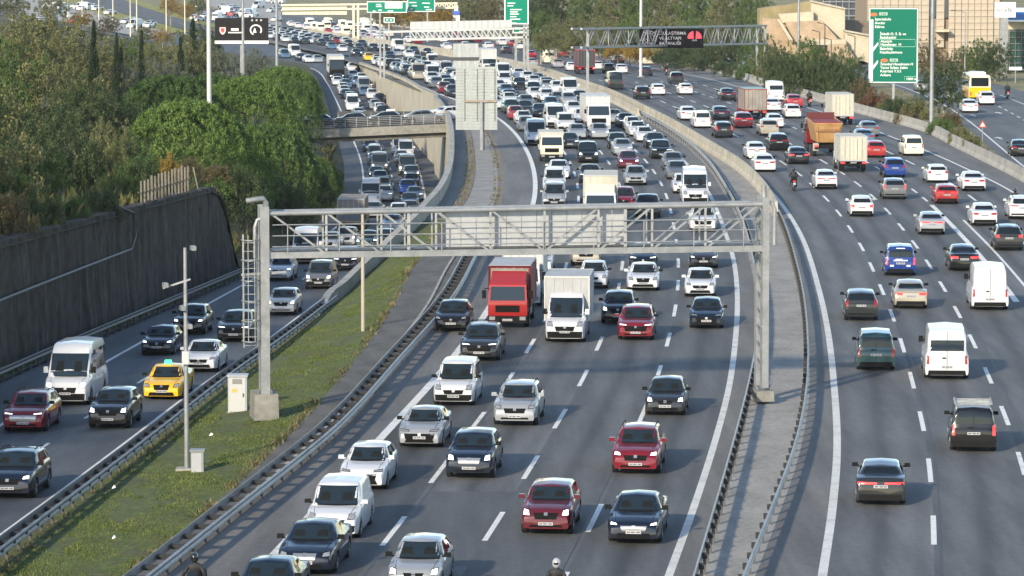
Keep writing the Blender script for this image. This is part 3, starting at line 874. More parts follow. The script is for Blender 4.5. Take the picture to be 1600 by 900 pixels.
part('number_plate', MB().box((u(1379), -.08, v(22)), (.95, .02, .36)), plain('badge_pale', (.3, .42, .36), .5), root)
put_text('E 80', .32, M_GREEN, root, u(1379), -.10, v(23.6), 'CENTER')
part('number_plate', MB().box((u(1396), -.08, v(94)), (.95, .02, .36)), MATS['badge_pale'], root)
put_text('E 80', .32, M_GREEN, root, u(1396), -.10, v(95.6), 'CENTER')
for s, px, py in (('Ispartakule', 1366, 32), ('Avcılar', 1366, 38), ('Edirne', 1366, 44), ('İkitelli O. S. B. ve', 1374, 55), ('Başakşehir', 1374, 60.5), ('Atatürk', 1375, 66.5), ('Havalimanı  H', 1375, 71.5), ('Bakırköy', 1374, 78), ('Küçükçekmece', 1374, 83.5), ('İstanbul Havalimanı H', 1375, 102), ('Yavuz Sultan Selim', 1375, 107.5), ('Köprüsü Y.S.S', 1375, 113), ('Ankara', 1375, 119), ('1000 m', 1415, 125)):
    put_text(s, .42, M_SIGNW, root, u(px), -.09, v(py))
bx4 = MB()
for a, b, c_, d in ((1373, 61.6, 1429, 61.6), (1373, 73, 1429, 73), (1429, 61.6, 1429, 73), (1373, 61.6, 1373, 73), (1413, 119.5, 1431, 119.5), (1413, 119.5, 1413, 126)):
    bx4.bar((u(a), -.08, v(b)), (u(c_), -.08, v(d)), .03, .05)
part('frame_line', bx4, plain('sign_pale_green', (.25, .5, .38), .5), root)

# ------------------------------------------------------------------ LED board gantry
PL, PR = Vector((bxp := (918 - 800) / FPX * 466, 466, zg(466))), Vector((37.2, 556, zg(556)))
root = empty('message_gantry', PL)
tag(root, 'grey lattice gantry carrying black LED message board over outbound road', 'gantry')
inv = Matrix.Translation(-PL)
def g2(name, mb, mat, smooth=None):
    o = part(name, mb, mat, root, smooth); o.matrix_parent_inverse = inv; return o
zlt, zlb = at_depth(918, 45, 466)[2], at_depth(918, 74, 466)[2]
zrt, zrb = at_depth(1192, 40, 556)[2], at_depth(1192, 68, 556)[2]
ax2 = (PR - PL); ax2.z = 0; ax2.normalize(); n2 = Vector((-ax2.y, ax2.x, 0))
def q2(s, k, dep=0):
    P = PL.lerp(PR, s); z = (zlt + (zrt - zlt) * s) if k == 't' else (zlb + (zrb - zlb) * s)
    return Vector((P.x, P.y, z)) + n2 * dep
for dep in (0, 1.2):
    for P, zt in ((PL, zlt), (PR, zrt)):
        if dep and P is PL: continue
        g2('column', MB().bar(P + n2 * dep - Vector((0, 0, .5)), Vector((P.x, P.y, zt)) + n2 * dep, .34, .34), M_GALV)
    for k in 'tb':
        g2('chord', MB().bar(q2(-.03, k, dep), q2(1.01, k, dep), .24, .24), M_GALV)
n_b = 30
for i in range(n_b):
    a, b = i / n_b, (i + 1) / n_b
    g2('lattice_bar', MB().bar(q2(a, 't' if i % 2 else 'b'), q2(b, 'b' if i % 2 else 't'), .12, .12), M_GALV)
    g2('lattice_bar', MB().bar(q2(a, 't' if i % 2 == 0 else 'b', 1.2), q2(b, 'b' if i % 2 == 0 else 't', 1.2), .09, .09), M_GALV)
    if i % 3 == 0: g2('lattice_post', MB().bar(q2(a, 't'), q2(a, 'b'), .12, .12), M_GALV)
# the board itself
def s_of(px):
    lo, hi = 0.0, 1.0
    for _ in range(40):
        m_ = (lo + hi) / 2; P = PL.lerp(PR, m_)
        if 800 + P.x / P.y * FPX < px: lo = m_
        else: hi = m_
    return lo
sc_ = (s_of(992) + s_of(1092)) / 2
C0 = q2(sc_, 't', -.45)
bw = 100 / FPX * C0.y
bzt, bzb = at_depth(1042, 44.5, C0.y)[2], at_depth(1042, 75, C0.y)[2]
board = empty('message_board', (C0.x, C0.y, (bzt + bzb) / 2), 0.0)
tag(board, 'black LED message board with white text, emblem and red emblem', 'message board')
part('casing', MB().box((0, 0, 0), (bw, .6, bzt - bzb)), plain('led_black', (.003, .003, .005), .7, spec=.08), board)
M_LEDW = plain('led_white', (.10, .10, .10), .5, emit=(.85, .8, .85), estr=.22)
M_LEDR = plain('led_red', (.3, .02, .03), .5, emit=(.95, .07, .12), estr=.35)
M_LEDL = plain('led_lilac', (.03, .03, .035), .5, emit=(.6, .5, .62), estr=.22)
hgt = bzt - bzb
for s, f_ in (('T.C. ULAŞTIRMA', .26), ('VE ALTYAPI', .0), ('BAKANLIĞI', -.26)):
    put_text(s, hgt * .22, M_LEDW, board, -bw * .02, -.32, hgt * f_ - hgt * .07, 'CENTER')
em = MB()
cx_ = -bw * .35
for (r0, r1) in ((hgt * .40, hgt * .36), (hgt * .27, hgt * .235)):
    n = 28
    vs = [(cx_ + r * math.cos(2 * math.pi * k / n), -.315, r * math.sin(2 * math.pi * k / n)) for r in (r0, r1) for k in range(n)]
    em.add(vs, [(k, (k + 1) % n, n + (k + 1) % n, n + k) for k in range(n)])
for k in range(14):
    t = 2 * math.pi * k / 14
    em.box((cx_ + hgt * .315 * math.cos(t), -.315, hgt * .315 * math.sin(t)), (.13, .01, .13))
em.bar((cx_, -.318, -hgt * .15), (cx_, -.318, hgt * .18), .02, .09); em.bar((cx_ - .5, -.318, -hgt * .02), (cx_ + .1, -.318, -hgt * .14), .02, .09)
part('emblem', em, M_LEDL, board)
em = MB()
cx_ = bw * .36
for t0, t1 in ((-.2, 1.35), (1.75, 3.35)):
    pts = [(cx_ + hgt * .36 * math.cos(t), hgt * .05 + hgt * .33 * math.sin(t)) for t in np.linspace(t0, t1, 10)] + [(cx_ + (.12 if t0 < 1 else -.12), -hgt * .02)]
    em.add([(a, -.316, b) for a, b in pts], [tuple(range(len(pts)))])
part('emblem', em, M_LEDR, board)
put_text('AUS', hgt * .13, M_LEDW, board, cx_, -.33, -hgt * .14, 'CENTER')

# ------------------------------------------------------------------ backs of signs on the traffic island
PY = 343.0
px0 = (752 - 800) / FPX * PY
root = empty('direction_sign', (px0, PY, zg(PY)))
tag(root, 'tall grey slatted back of direction sign on the traffic island pole', 'road sign')
u2 = lambda px: (px - 752) / FPX * PY
z2 = lambda py: at_depth(752, py, PY)[2]
zb_, zt_ = z2(203), z2(104)
nsl = 22
sl_m = MB().box((0, 0, 0), (65 / FPX * PY, .06, (zt_ - zb_) / nsl - .02)).mesh('slat', noisy('sign_back_grey', [(.3, (.30, .33, .325)), (.7, (.38, .41, .405))], scale=1.2, rough=.5, metal=.1, fine=(4, .06)))
for k in range(nsl):
    link('slat', sl_m, root, (u2(744.5), .1, zb_ + (k + .5) * (zt_ - zb_) / nsl))
for px in (726, 745.5, 756, 773):
    part('stiffener', MB().box((u2(px), .03, z2(155) + .4), (.07, .07, (zt_ - zb_) * .82)), M_GALVD, root)
part('cross_beam', MB().box((u2(751), -.06, z2(158)), (50 / FPX * PY, .12, .2)), noisy('rusty_beam', [(.3, (.22, .17, .13)), (.7, (.36, .31, .26))], scale=2, rough=.8), root)
part('post', MB().box((0, -.12, z2(158) / 2), (.24, .2, z2(158))), M_GALV, root)
part('post', MB().box((.28, .2, z2(158) / 2), (.16, .12, z2(158))), M_GALVD, root)
PY2 = 392.0
root = empty('direction_sign', ((728 - 800) / FPX * PY2, PY2, zg(PY2)))
tag(root, 'smaller pale sign back on a dark arm above the slatted sign', 'road sign')
u3 = lambda px: (px - 728) / FPX * PY2
z3 = lambda py: at_depth(728, py, PY2)[2]
for k in range(6):
    part('slat', MB().box((u3(711.3 + 6.6 * k), 0, (z3(68) + z3(106)) / 2), (6.3 / FPX * PY2, .08, z3(68) - z3(106))), M_PANEL if k % 2 else MATS['sign_back_grey'], root)
part('arm', MB().box((u3(714), -.12, z3(91.5)), (70 / FPX * PY2, .16, .3)), M_DGREY, root)
part('post', MB().box((u3(736), .25, z3(91) / 2), (.3, .3, z3(91))), M_GALV, root)

# ------------------------------------------------------------------ far gantry with white board backs
YG = 545.0
root = empty('far_gantry', ((597 - 800) / FPX * YG, YG, zg(YG)))
tag(root, 'far gantry with a long row of white board backs over oncoming road', 'gantry')
inv = Matrix.Translation(-Vector(root.location))
X = lambda px, Y=YG: (px - 800) / FPX * Y
Z = lambda py, Y=YG: at_depth(800, py, Y)[2]
def g3(name, mb, mat):
    o = part(name, mb, mat, root); o.matrix_parent_inverse = inv; return o
for px in (593.5, 599.5, 819, 825):
    g3('leg', MB().box((X(px), YG + (px % 3), (Z(44) + zg(YG) - .5) / 2), (.26, .3, Z(44) - zg(YG) + .5)), M_GALV)
nb = 17
for k in range(nb):
    a, b = 641 + 159 * k / nb, 641 + 159 * (k + 1) / nb
    tilt = (k / nb) * 3
    g3('board_panel', MB().box((X((a + b) / 2), YG - .1, (Z(34 - tilt) + Z(46.5 - tilt)) / 2), (X(b) - X(a) - .05, .1, Z(34 - tilt) - Z(46.5 - tilt))), M_WHITE)
    g3('lattice_bar', MB().bar((X(a), YG - .1, Z(48 - tilt)), (X(b), YG - .1, Z(61 - tilt)), .14, .14), M_WHITE)
    g3('lattice_bar', MB().bar((X(b), YG + .6, Z(48 - tilt)), (X(a), YG + .6, Z(61 - tilt)), .12, .12), M_WHITE)
    g3('lattice_post', MB().box((X(a), YG - .1, (Z(47 - tilt) + Z(61 - tilt)) / 2), (.13, .13, Z(47 - tilt) - Z(61 - tilt))), M_WHITE)
g3('chord', MB().bar((X(600), YG, Z(50)), (X(826), YG, Z(44)), .3, .3), M_WHITE)
g3('chord', MB().bar((X(640), YG, Z(62)), (X(826), YG, Z(58)), .3, .3), M_WHITE)

def green_board(label, px0_, px1_, py0_, py1_, Y, legs, lines, group=None, patch=None):
    c = (px0_ + px1_) / 2
    root = empty('direction_sign', (X(c, Y), Y, zg(Y)))
    tag(root, label, 'road sign')
    zz = zg(Y)
    zt, zb_ = Z(py0_, Y) - zz, Z(py1_, Y) - zz
    wd = X(px1_, Y) - X(px0_, Y)
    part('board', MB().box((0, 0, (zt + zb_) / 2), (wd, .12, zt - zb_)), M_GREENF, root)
    fr = MB()
    for s in (-1, 1): fr.box((s * (wd / 2 - .08), -.075, (zt + zb_) / 2), (.16, .03, zt - zb_ - .02))
    for z_ in (zt - .09, zb_ + .09): fr.box((0, -.08, z_), (wd - .04, .03, .16))
    part('border', fr, M_SIGNW, root)
    for lx in legs:
        part('post', MB().box((X(lx, Y) - X(c, Y), .3, zb_ / 2 + .3), (.35, .35, zb_ + 1.2)), M_GALV, root)
    for (px, py, ww, hh) in lines:
        part('text_bar', MB().box((X(px + ww / 2, Y) - X(c, Y), -.09, Z(py, Y) - zz), (ww / FPX * Y, .02, hh / FPX * Y)), M_SIGNW, root)
    if patch:
        part('white_patch', MB().box((X((patch[0] + patch[1]) / 2, Y) - X(c, Y), -.085, Z((patch[2] + patch[3]) / 2, Y) - zz), ((patch[1] - patch[0]) / FPX * Y, .02, (patch[3] - patch[2]) / FPX * Y)), M_SIGNW, root)
    return root
green_board('wide green direction board with white patch at far top centre', 574, 636, 2, 20, 815, (580, 594), [(588, 7, 8, 1.5), (588, 10, 9, 1.5), (583, 17.5, 4, 2), (606, 17, 9, 1.3), (592, 16, 5, 2)], patch=(602, 629, 3, 13))
green_board('square green direction board right of the wide one, far top', 637, 680, -2, 18.5, 818, (668,), [(640, 4, 11, 1.5), (644, 9, 8, 1.4), (641, 14, 5, 1.4), (660, 5, 12, 1.5), (663, 11, 8, 1.4), (666, 15, 9, 1.6)])
green_board('small bright green plate under the wide green boards', 600, 617, 27, 35.5, 760, (608,), [(604, 31, 3, 2), (610, 31, 3, 2)])
green_board('tall green direction sign cut by the top edge, left of trees', 788, 826, -6, 38, 560, (819, 824), [(793, 5, 12, 1.6), (793, 9, 9, 1.6), (797, 15, 18, 1.6), (797, 18.5, 12, 1.5), (797, 22, 14, 1.5), (797, 26, 10, 1.5), (797, 30, 16, 1.5), (799, 36, 8, 1.2)])
green_board('low green direction panel beneath the tall cut-off green sign', 801, 825, 39.5, 52, 562, (806,), [(804, 42.5, 9, 1.2), (806, 46, 8, 1.3), (811, 49, 10, 1.2)])
# green boards' own gantry
Yq = 822.0
root = empty('far_gantry', (X(556, Yq), Yq, zg(Yq)))
tag(root, 'yellowish far gantry with white board backs at top left of centre', 'gantry')
inv = Matrix.Translation(-Vector(root.location))
M_CREAM = plain('cream_steel', (.62, .58, .44), .6)
for px in (553, 560): g3('leg', MB().box((X(px, Yq), Yq, (Z(8, Yq) + zg(Yq)) / 2), (.5, .5, Z(8, Yq) - zg(Yq))), M_CREAM)
for k in range(8): g3('board_panel', MB().box((X(448 + 12.6 * k, Yq), Yq + .5, (Z(8, Yq) + Z(23, Yq)) / 2), (12.3 / FPX * Yq, .15, Z(8, Yq) - Z(23, Yq))), M_CREAM)
g3('chord', MB().bar((X(440, Yq), Yq, Z(8, Yq)), (X(715, Yq), Yq, Z(5, Yq)), .4, .4), M_CREAM)
g3('chord', MB().bar((X(440, Yq), Yq, Z(15, Yq)), (X(715, Yq), Yq, Z(12, Yq)), .4, .4), M_CREAM)
for k in range(10): g3('lattice_bar', MB().bar((X(680 + 3.6 * k, Yq), Yq, Z(5 if k % 2 else 12, Yq)), (X(683.6 + 3.6 * k, Yq), Yq, Z(12 if k % 2 else 5, Yq)), .25, .25), M_CREAM)

# ------------------------------------------------------------------ billboard
BY = 430.0
c0 = X(378.5, BY)
root = empty('billboard', (c0, BY, hill_z(BY, 20)))
tag(root, 'dark advertising billboard with shield logo and white lower edge', 'billboard')
zz = hill_z(BY, 20)
zt_, zb_ = Z(28, BY) - zz, Z(68, BY) - zz
bwid = 83 / FPX * BY
part('panel', MB().box((0, 0, (zt_ + zb_) / 2), (bwid, .4, zt_ - zb_)), noisy('billboard_print', [(.3, (.014, .013, .015)), (.7, (.024, .023, .024))], scale=.5, rough=.7, spec=.1), root)
part('lower_edge', MB().box((0, -.12, zb_ + .16), (bwid + .05, .3, .34)), M_SIGNW, root)
part('post', MB().box((0, .3, zb_ / 2 - .5), (.4, .4, zb_ + 1)), M_GALV, root)
ub = lambda px: (px - 378.5) / FPX * BY
vb = lambda py: Z(py, BY) - zz
sh = [(-.34, .36), (.34, .36), (.36, -.05), (.22, -.34), (0, -.5), (-.22, -.34), (-.36, -.05)]
part('shield_logo', MB().add([(ub(349) + a, -.206, vb(47.5) + b) for a, b in sh], [tuple(range(7))]), plain('logo_pink', (.75, .5, .5), .5), root)
part('shield_logo', MB().add([(ub(349) + a * .6, -.211, vb(47.5) + b * .6 + .03) for a, b in sh], [tuple(range(7))]), plain('logo_red', (.55, .05, .06), .5), root)
put_text('BOYD', .42, M_SIGNW, root, ub(368), -.215, vb(47.8), 'CENTER') if False else part('text_bar', MB().box((ub(368), -.21, vb(46)), (.85, .02, .26)), M_SIGNW, root)
part('text_bar', MB().box((ub(368), -.21, vb(50.8)), (1.5, .02, .13)), M_SIGNW, root)
for px in (395, 402, 409): part('star', MB().lathe([(.13, -.212), (.13, -.205)], 5, 'Y', c=(ub(px), 0, vb(31.5))), plain('logo_grey', (.4, .42, .42), .5), root)
ar = [(ub(401) + .62 * math.cos(t), -.21, vb(47) + .56 * math.sin(t)) for t in np.linspace(-.6, 4.2, 16)]
part('ring_logo', MB().tube(ar, .09, 5), M_SIGNW, root)
part('figure_logo', MB().add([(ub(399) - .2, -.212, vb(51)), (ub(399) + .2, -.212, vb(51)), (ub(399) + .05, -.212, vb(44)), (ub(399) - .05, -.212, vb(44))], [(0, 1, 2, 3)]), M_SIGNW, root)

# ------------------------------------------------------------------ lamp posts and masts
def mast(label, px, y_top, y_base, Y, wid_px, zbase=None, name='lamp_post', arm=None, mat=None):
    zb_ = zbase if zbase is not None else zg(Y)
    zt = Z(y_top, Y)
    x = X(px, Y)
    root = empty(name, (x, Y, zb_))
    tag(root, label, 'lamp post' if name == 'lamp_post' else 'mast')
    r = wid_px / 2 / FPX * Y
    part('pole', MB().tube([(0, 0, -.3), (0, 0, (zt - zb_) * .5), (0, 0, zt - zb_)], [r * 1.05, r * .9, r * .7], 10), mat or M_GALV, root, 50)
    part('base_plate', MB().box((0, 0, .03), (r * 4, r * 4, .08)), M_CONC, root)
    if arm:
        h = zt - zb_
        part('arm', MB().tube([(0, 0, h - .1), (arm * .25, 0, h + .12), (arm, 0, h + .25)], r * .45, 6), mat or M_GALV, root, 50)
        part('lamp_head', MB().box((arm * 1.1, 0, h + .24), (.7, .28, .14)), M_DGREY, root)
    return root
mast('thick pale mast rising out of the stone pine crown, left', 327, -60, 180, 300, 8, zbase=0.5, name='mast', mat=M_WHITE)
mast('slim grey lamp post in front of the dark billboard', 380.5, -70, 132, 402, 5, zbase=-1.5, arm=2.2)
mast('slim grey lamp post at the right edge of the pines', 433, -70, 110, 480, 5, zbase=-3.2, arm=-2.2)
mast('pale lamp post behind the LED message board', 1001, -80, 100, 545, 5, arm=-2.2, mat=M_WHITE)
mast('dark grey lamp post by the outbound barrier, left of green sign', 1247, -80, 144, 462, 4.5, arm=-2.2)
mast('tall grey lamp post beside the big green sign', 1455.5, -80, 203, 372, 6.5, arm=-2.2)
mast('thin lamp post with arm before the tiled building', 1507, 19, 110, 520, 2.5, arm=-1.5)
mast('slim lamp post on the grass strip behind the gantry', 566, 326, 508, 192.0, 6.5, zbase=-.8, mat=noisy('post_tan', [(.3, (.34, .31, .25)), (.7, (.43, .40, .34))], scale=1, rough=.6))
for i, (px, yt, yb, Y) in enumerate(((108, -20, 30, 1010), (130, -20, 26, 1000), (156, -20, 30, 960), (178, -20, 36, 940), (215, -25, 40, 900), (261, -20, 48, 880), (290, -20, 40, 890), (205, 0, 40, 870))):
    mast('thin pale lamp post, %s from the left, on the sunlit far road' % ordinal(i), px, yt, yb, Y, 2.0, zbase=-6, mat=M_CREAM)

# camera pole and roadside cabinets on the grass strip
p = gp(292, 745, strip_z)
root = empty('camera_pole', (p[0], p[1], strip_z(p[1]) + .25))
tag(root, 'slim pole with traffic cameras on the near grass strip', 'camera pole')
H = Z(387, p[1]) - strip_z(p[1]) - .25
part('pole', MB().tube([(0, 0, -.5), (0, 0, H)], [.10, .065], 8), M_GALV, root, 50)
part('base', MB().box((.1, 0, -.05), (1.0, .7, .3)), M_CONC, root)
part('cross_arm', MB().bar((-.85, 0, H - 1.55), (.2, -.05, H - 1.2), .07, .07), M_GALV, root)
for dx, hz in ((-.75, -1.42), (.32, .0), (-.1, -2.3), (.15, -3.0)):
    c = part('camera', MB().box((dx, -.12, H + hz), (.16, .42, .17), rz=.3), M_GALV, root)
part('sensor_box', MB().box((0, -.14, H - 4.2), (.26, .2, .5)), M_WHITE, root)
p = gp(309, 750, strip_z)
root = empty('roadside_cabinet', (p[0], p[1], strip_z(p[1]) + .2))
tag(root, 'small grey cabinet at the foot of the camera pole', 'cabinet')
part('housing', MB().box((0, 0, .5), (.48, .45, .85)), M_GALV, root); part('plinth', MB().box((0, 0, -.02), (.6, .55, .2)), M_CONC, root)
part('door', MB().box((-.02, -.235, .5), (.38, .02, .72)), M_PANEL, root); part('roof', MB().box((0, 0, .95), (.56, .53, .06)), M_GALV, root)
p = gp(372, 655, strip_z)
root = empty('roadside_cabinet', (p[0], p[1], strip_z(p[1]) + .15))
tag(root, 'tall white cabinet beside the gantry footing', 'cabinet')
part('housing', MB().box((0, 0, .95), (.82, .7, 1.6)), M_PANEL, root); part('plinth', MB().box((0, 0, .0), (.95, .8, .35)), M_CONC, root)
part('roof', MB().box((0, 0, 1.78), (.9, .78, .07)), M_PANEL, root); [part('vent_slat', MB().box((0, -.375, 1.45 + .045 * k_), (.42, .012, .022)), M_DGREY, root) for k_ in range(5)]; part('lock', MB().box((.26, -.378, .95), (.05, .03, .16)), M_DGREY, root); part('sticker', MB().box((-.12, -.374, 1.15), (.22, .006, .16)), plain('sticker_yellow', (.5, .4, .08), .6), root); part('door', MB().box((0, -.36, .95), (.7, .02, 1.45)), M_WHITE, root)
# warning sign
p = gp(1535, 222)
root = empty('warning_sign', p)
tag(root, 'red triangular warning sign beside the exit road', 'road sign')
part('post', MB().tube([(0, 0, 0), (0, 0, 1.6)], .04, 6), M_GALV, root)
part('border', MB().add([(-.38, -.05, 1.4), (.38, -.05, 1.4), (0, -.05, 2.05), (-.38, -.02, 1.4), (.38, -.02, 1.4), (0, -.02, 2.05)], [(0, 1, 2), (3, 4, 5), (0, 1, 4, 3), (1, 2, 5, 4), (2, 0, 3, 5)]), plain('warning_red', (.6, .06, .04), .5), root)
part('face', MB().add([(-.22, -.06, 1.49), (.22, -.06, 1.49), (0, -.06, 1.87)], [(0, 1, 2)]), M_SIGNW, root)

# ------------------------------------------------------------------ vehicles: shapes
# local axes: x forward, y left, z up, origin on the ground under the middle
M_GLASS = plain('car_glass', (.008, .012, .016), .04, spec=.4)
M_GLASSL = plain('windscreen_glass', (.012, .021, .028), .05, spec=.55)
M_SEAT = plain('seat_behind_glass', (.013, .015, .017), .9, spec=.05)
M_SKINC = plain('driver_behind_glass', (.030, .026, .024), .9, spec=.05)
M_TYRE = plain('tyre_rubber', (.014, .014, .015), .85)
M_RIM = plain('alloy_rim', (.35, .36, .37), .35, metal=.7)
M_TRIM = plain('black_plastic', (.010, .0105, .011), .8, spec=.12)
M_GRILLE = plain('grille_black', (.006, .0065, .007), .7, spec=.1)
M_CHROME = plain('chrome', (.34, .35, .36), .32, metal=.7)
M_LAMP = plain('headlamp_lens', (.30, .32, .34), .10, metal=.3, spec=.8)
M_LAMPON = plain('headlamp_lit', (.8, .82, .85), .2, emit=(1, .97, .92), estr=1.3)
M_TAIL = plain('tail_lamp', (.32, .012, .015), .25)
M_TAILON = plain('tail_lamp_lit', (.5, .01, .015), .3, emit=(1, .05, .04), estr=1.1)
M_PLATE = plain('plate_white', (.40, .41, .43), .5)
M_PLATEB = plain('plate_blue_white', (.35, .6, .8), .5)
M_INK = plain('plate_ink', (.10, .10, .12), .6)
PAINT = {
 'white': ((.53, .545, .565), 0, .28), 'cream': ((.68, .64, .50), 0, .35), 'silver': ((.30, .315, .33), .25, .30), 'grey': ((.13, .137, .145), .25, .30),
 'dark grey': ((.020, .0225, .026), .1, .30), 'black': ((.006, .0065, .0075), 0, .28), 'navy': ((.0055, .010, .022), .05, .28), 'blue': ((.010, .038, .20), .1, .28),
 'steel blue': ((.10, .17, .26), .45, .30), 'teal': ((.028, .068, .075), .15, .28), 'red': ((.30, .020, .020), 0, .30), 'dark red': ((.16, .008, .017), .1, .28),
 'maroon': ((.095, .009, .017), .1, .28), 'brown': ((.11, .055, .035), .3, .3), 'beige': ((.38, .34, .27), .4, .32), 'yellow': ((.74, .42, .008), 0, .3), 'pale yellow': ((.70, .60, .25), 0, .4), 'orange': ((.66, .30, .07), 0, .4),
 'dark green': ((.02, .06, .035), .3, .3)}
def paint(c):
    k = 'paint_' + c.replace(' ', '_')
    if k in MATS: return MATS[k]
    col, me, ro = PAINT[c]
    return plain(k, col, ro, metal=me, coat=.7, spec=.2)

def cr(pts, x):
    return pw(pts, x)
def body_mesh(P):
    """lofted car body with wheel arches; returns mesh and a tree for laying parts on it"""
    L, W = P['L'], P['W'] / 2
    belt, roof = P['belt'], P['roof']
    xs = set(np.linspace(-.5, .5, 41))
    for pts in (belt, roof):
        for p in pts: xs.add(p[0])
    xs |= {-.499, -.494, -.485, -.47, .499, .494, .485, .47}
    ra = P['r'] * 1.16
    for xw in P['axles']:
        for t in np.linspace(0, math.pi, 11): xs.add((xw + ra * math.cos(t)) / L)
        xs |= {(xw - ra - .01) / L, (xw + ra + .01) / L}
    xs = sorted(x for x in xs if -.5 <= x <= .5)
    keep = [xs[0]]
    for x in xs[1:]:
        if x - keep[-1] > .0022: keep.append(x)
    keep[-1] = .5
    xs = keep
    zb0 = P.get('clear', .19)
    rings = []
    for x in xs:
        X = x * L
        def sm(pts):
            e = P.get('soft', .018)
            return (cr(pts, x - e) + 2 * cr(pts, x) + cr(pts, x + e)) / 4
        zbelt = sm(belt)
        zroof = max(sm(roof), zbelt)
        tf = max(0, (x - P.get('tf', .30)) / (.5 - P.get('tf', .30))); tr = max(0, (-x - .34) / .16)
        w_ = W * (1 - P.get('kf', .15) * tf ** 2.4 - P.get('kr', .08) * tr ** 2.2)
        zb = zb0 + .05 * max(tf, tr) ** 3
        arch = 0
        for xw in P['axles']:
            d = X - xw
            if abs(d) < ra: arch = max(arch, P['r'] + math.sqrt(ra * ra - d * d) * .98 if True else 0)
        zarch = zb
        if arch: zarch = max(zb, min(arch - 0.0, P['r'] + ra))
        h = zroof - zbelt
        gk = min(1, h / .28); gk = gk * gk * (3 - 2 * gk)
        wr = W * P['tumble'] * (1 - .05 * tf - .05 * tr)
        zm = max(zarch + .05, min(.56, zbelt - .22))
        z4 = max(zm + .03, zbelt - .09)
        ring = [(0, zb if not arch else zarch), (w_ * .72, zarch), (w_ * .955, zarch + .012), (w_ * .99, max(zarch + .03, zm - .16)), (w_, zm), (w_ * .985, z4), (w_ * .945, zbelt)]
        hood = [(w_ * .86, zbelt + .018), (w_ * .66, zbelt + .034), (w_ * .40, zbelt + .046), (0, zbelt + .052)]
        gh = [(w_ * .915 + (wr - w_ * .915) * .12, zbelt + .02 + (h - .02) * .10), (w_ * .915 + (wr - w_ * .915) * .88, zbelt + h * .80), (wr - .075, zroof - .022), (0, zroof + P.get('crown', .02))]
        for (ya, za), (yb, zb2) in zip(hood, gh):
            ring.append((ya + (yb - ya) * gk, za + (zb2 - za) * gk))
        rings.append((X, ring))
    n = len(rings[0][1])
    mb = MB()
    vs = []
    for X, r in rings:
        row = [(X, y, z) for y, z in r] + [(X, -y, z) for y, z in reversed(r[1:-1])]
        vs += row
    m = 2 * n - 2
    fs = []
    for i in range(len(rings) - 1):
        for k in range(m):
            a, b = i * m + k, i * m + (k + 1) % m
            fs.append((a, b, b + m, a + m))
    fs.append(tuple(range(m))); fs.append(tuple((len(rings) - 1) * m + k for k in range(m)))
    # black underside and arch lips take the second material
    mb.add(vs, fs)
    for idx, f in enumerate(fs[:-2]):
        k = idx % m
        if k in (0, 1, m - 1, m - 2) or (P.get('cladding') and k in (2, m - 3)): mb.mi[idx] = 1
    me = mb.mesh('body', [paint('white'), M_TRIM], 38)
    tree = BVHTree.FromPolygons([Vector(v) for v in vs], fs)
    return me, tree

def lay(tree, axis, q, nu, nv, offset=.007, mat=None, name='patch', mi=None, thick=True):
    """a sheet following the body: q = four (a, b) corners seen along the axis"""
    src = {'f': lambda a, b: (Vector((9, a, b)), Vector((-1, 0, 0))), 'r': lambda a, b: (Vector((-9, a, b)), Vector((1, 0, 0))),
           'l': lambda a, b: (Vector((a, 5, b)), Vector((0, -1, 0))), 'R': lambda a, b: (Vector((a, -5, b)), Vector((0, 1, 0))), 't': lambda a, b: (Vector((a, b, 9)), Vector((0, 0, -1)))}[axis]
    vs, ok = [], []
    for j in range(nv + 1):
        for i in range(nu + 1):
            s, t = i / nu, j / nv
            a = (q[0][0] * (1 - s) + q[1][0] * s) * (1 - t) + (q[3][0] * (1 - s) + q[2][0] * s) * t
            b = (q[0][1] * (1 - s) + q[1][1] * s) * (1 - t) + (q[3][1] * (1 - s) + q[2][1] * s) * t
            o, d = src(a, b)
            hit, nor, _, _ = tree.ray_cast(o, d)
            if hit is None: ok.append(False); vs.append((0, 0, 0)); continue
            if nor.dot(d) > 0: nor = -nor
            ok.append(True); vs.append(tuple(hit - d * offset * .6 + nor * offset * .6))
    fs = []
    for j in range(nv):
        for i in range(nu):
            f = (j * (nu + 1) + i, j * (nu + 1) + i + 1, (j + 1) * (nu + 1) + i + 1, (j + 1) * (nu + 1) + i)
            if all(ok[k] for k in f): fs.append(f)
    used = sorted({k for f in fs for k in f}); mp = {k: i for i, k in enumerate(used)}
    mb = MB().add([vs[k] for k in used], [tuple(mp[k] for k in f) for f in fs])
    return mb
def lay_mesh(tree, axis, q, nu, nv, mat, name, offset=.007):
    me = lay(tree, axis, q, nu, nv, offset).mesh(name, mat, 40)
    return me

def wheel_meshes(r, wd):
    tyre = MB().lathe([(r * .62, -wd / 2), (r * .9, -wd / 2), (r * .985, -wd * .36), (r, 0), (r * .985, wd * .36), (r * .9, wd / 2), (r * .62, wd / 2)], 20, 'Y').mesh('tyre', M_TYRE, 40)
    mb = MB().lathe([(r * .62, -wd * .46), (r * .64, wd * .46), (r * .56, wd * .46), (r * .52, wd * .2), (r * .1, wd * .26)], 20, 'Y')
    for k in range(5):
        a = 2 * math.pi * k / 5
        mb.bar((r * .12 * math.cos(a), wd * .40, r * .12 * math.sin(a)), (r * .58 * math.cos(a), wd * .42, r * .58 * math.sin(a)), .05, .07)
    rim = mb.mesh('rim', M_RIM, 40)
    return tyre, rim
WHEELS = {}
def wheel(r, wd):
    k = (round(r, 3), round(wd, 3))
    if k not in WHEELS: WHEELS[k] = wheel_meshes(r, wd)
    return WHEELS[k]

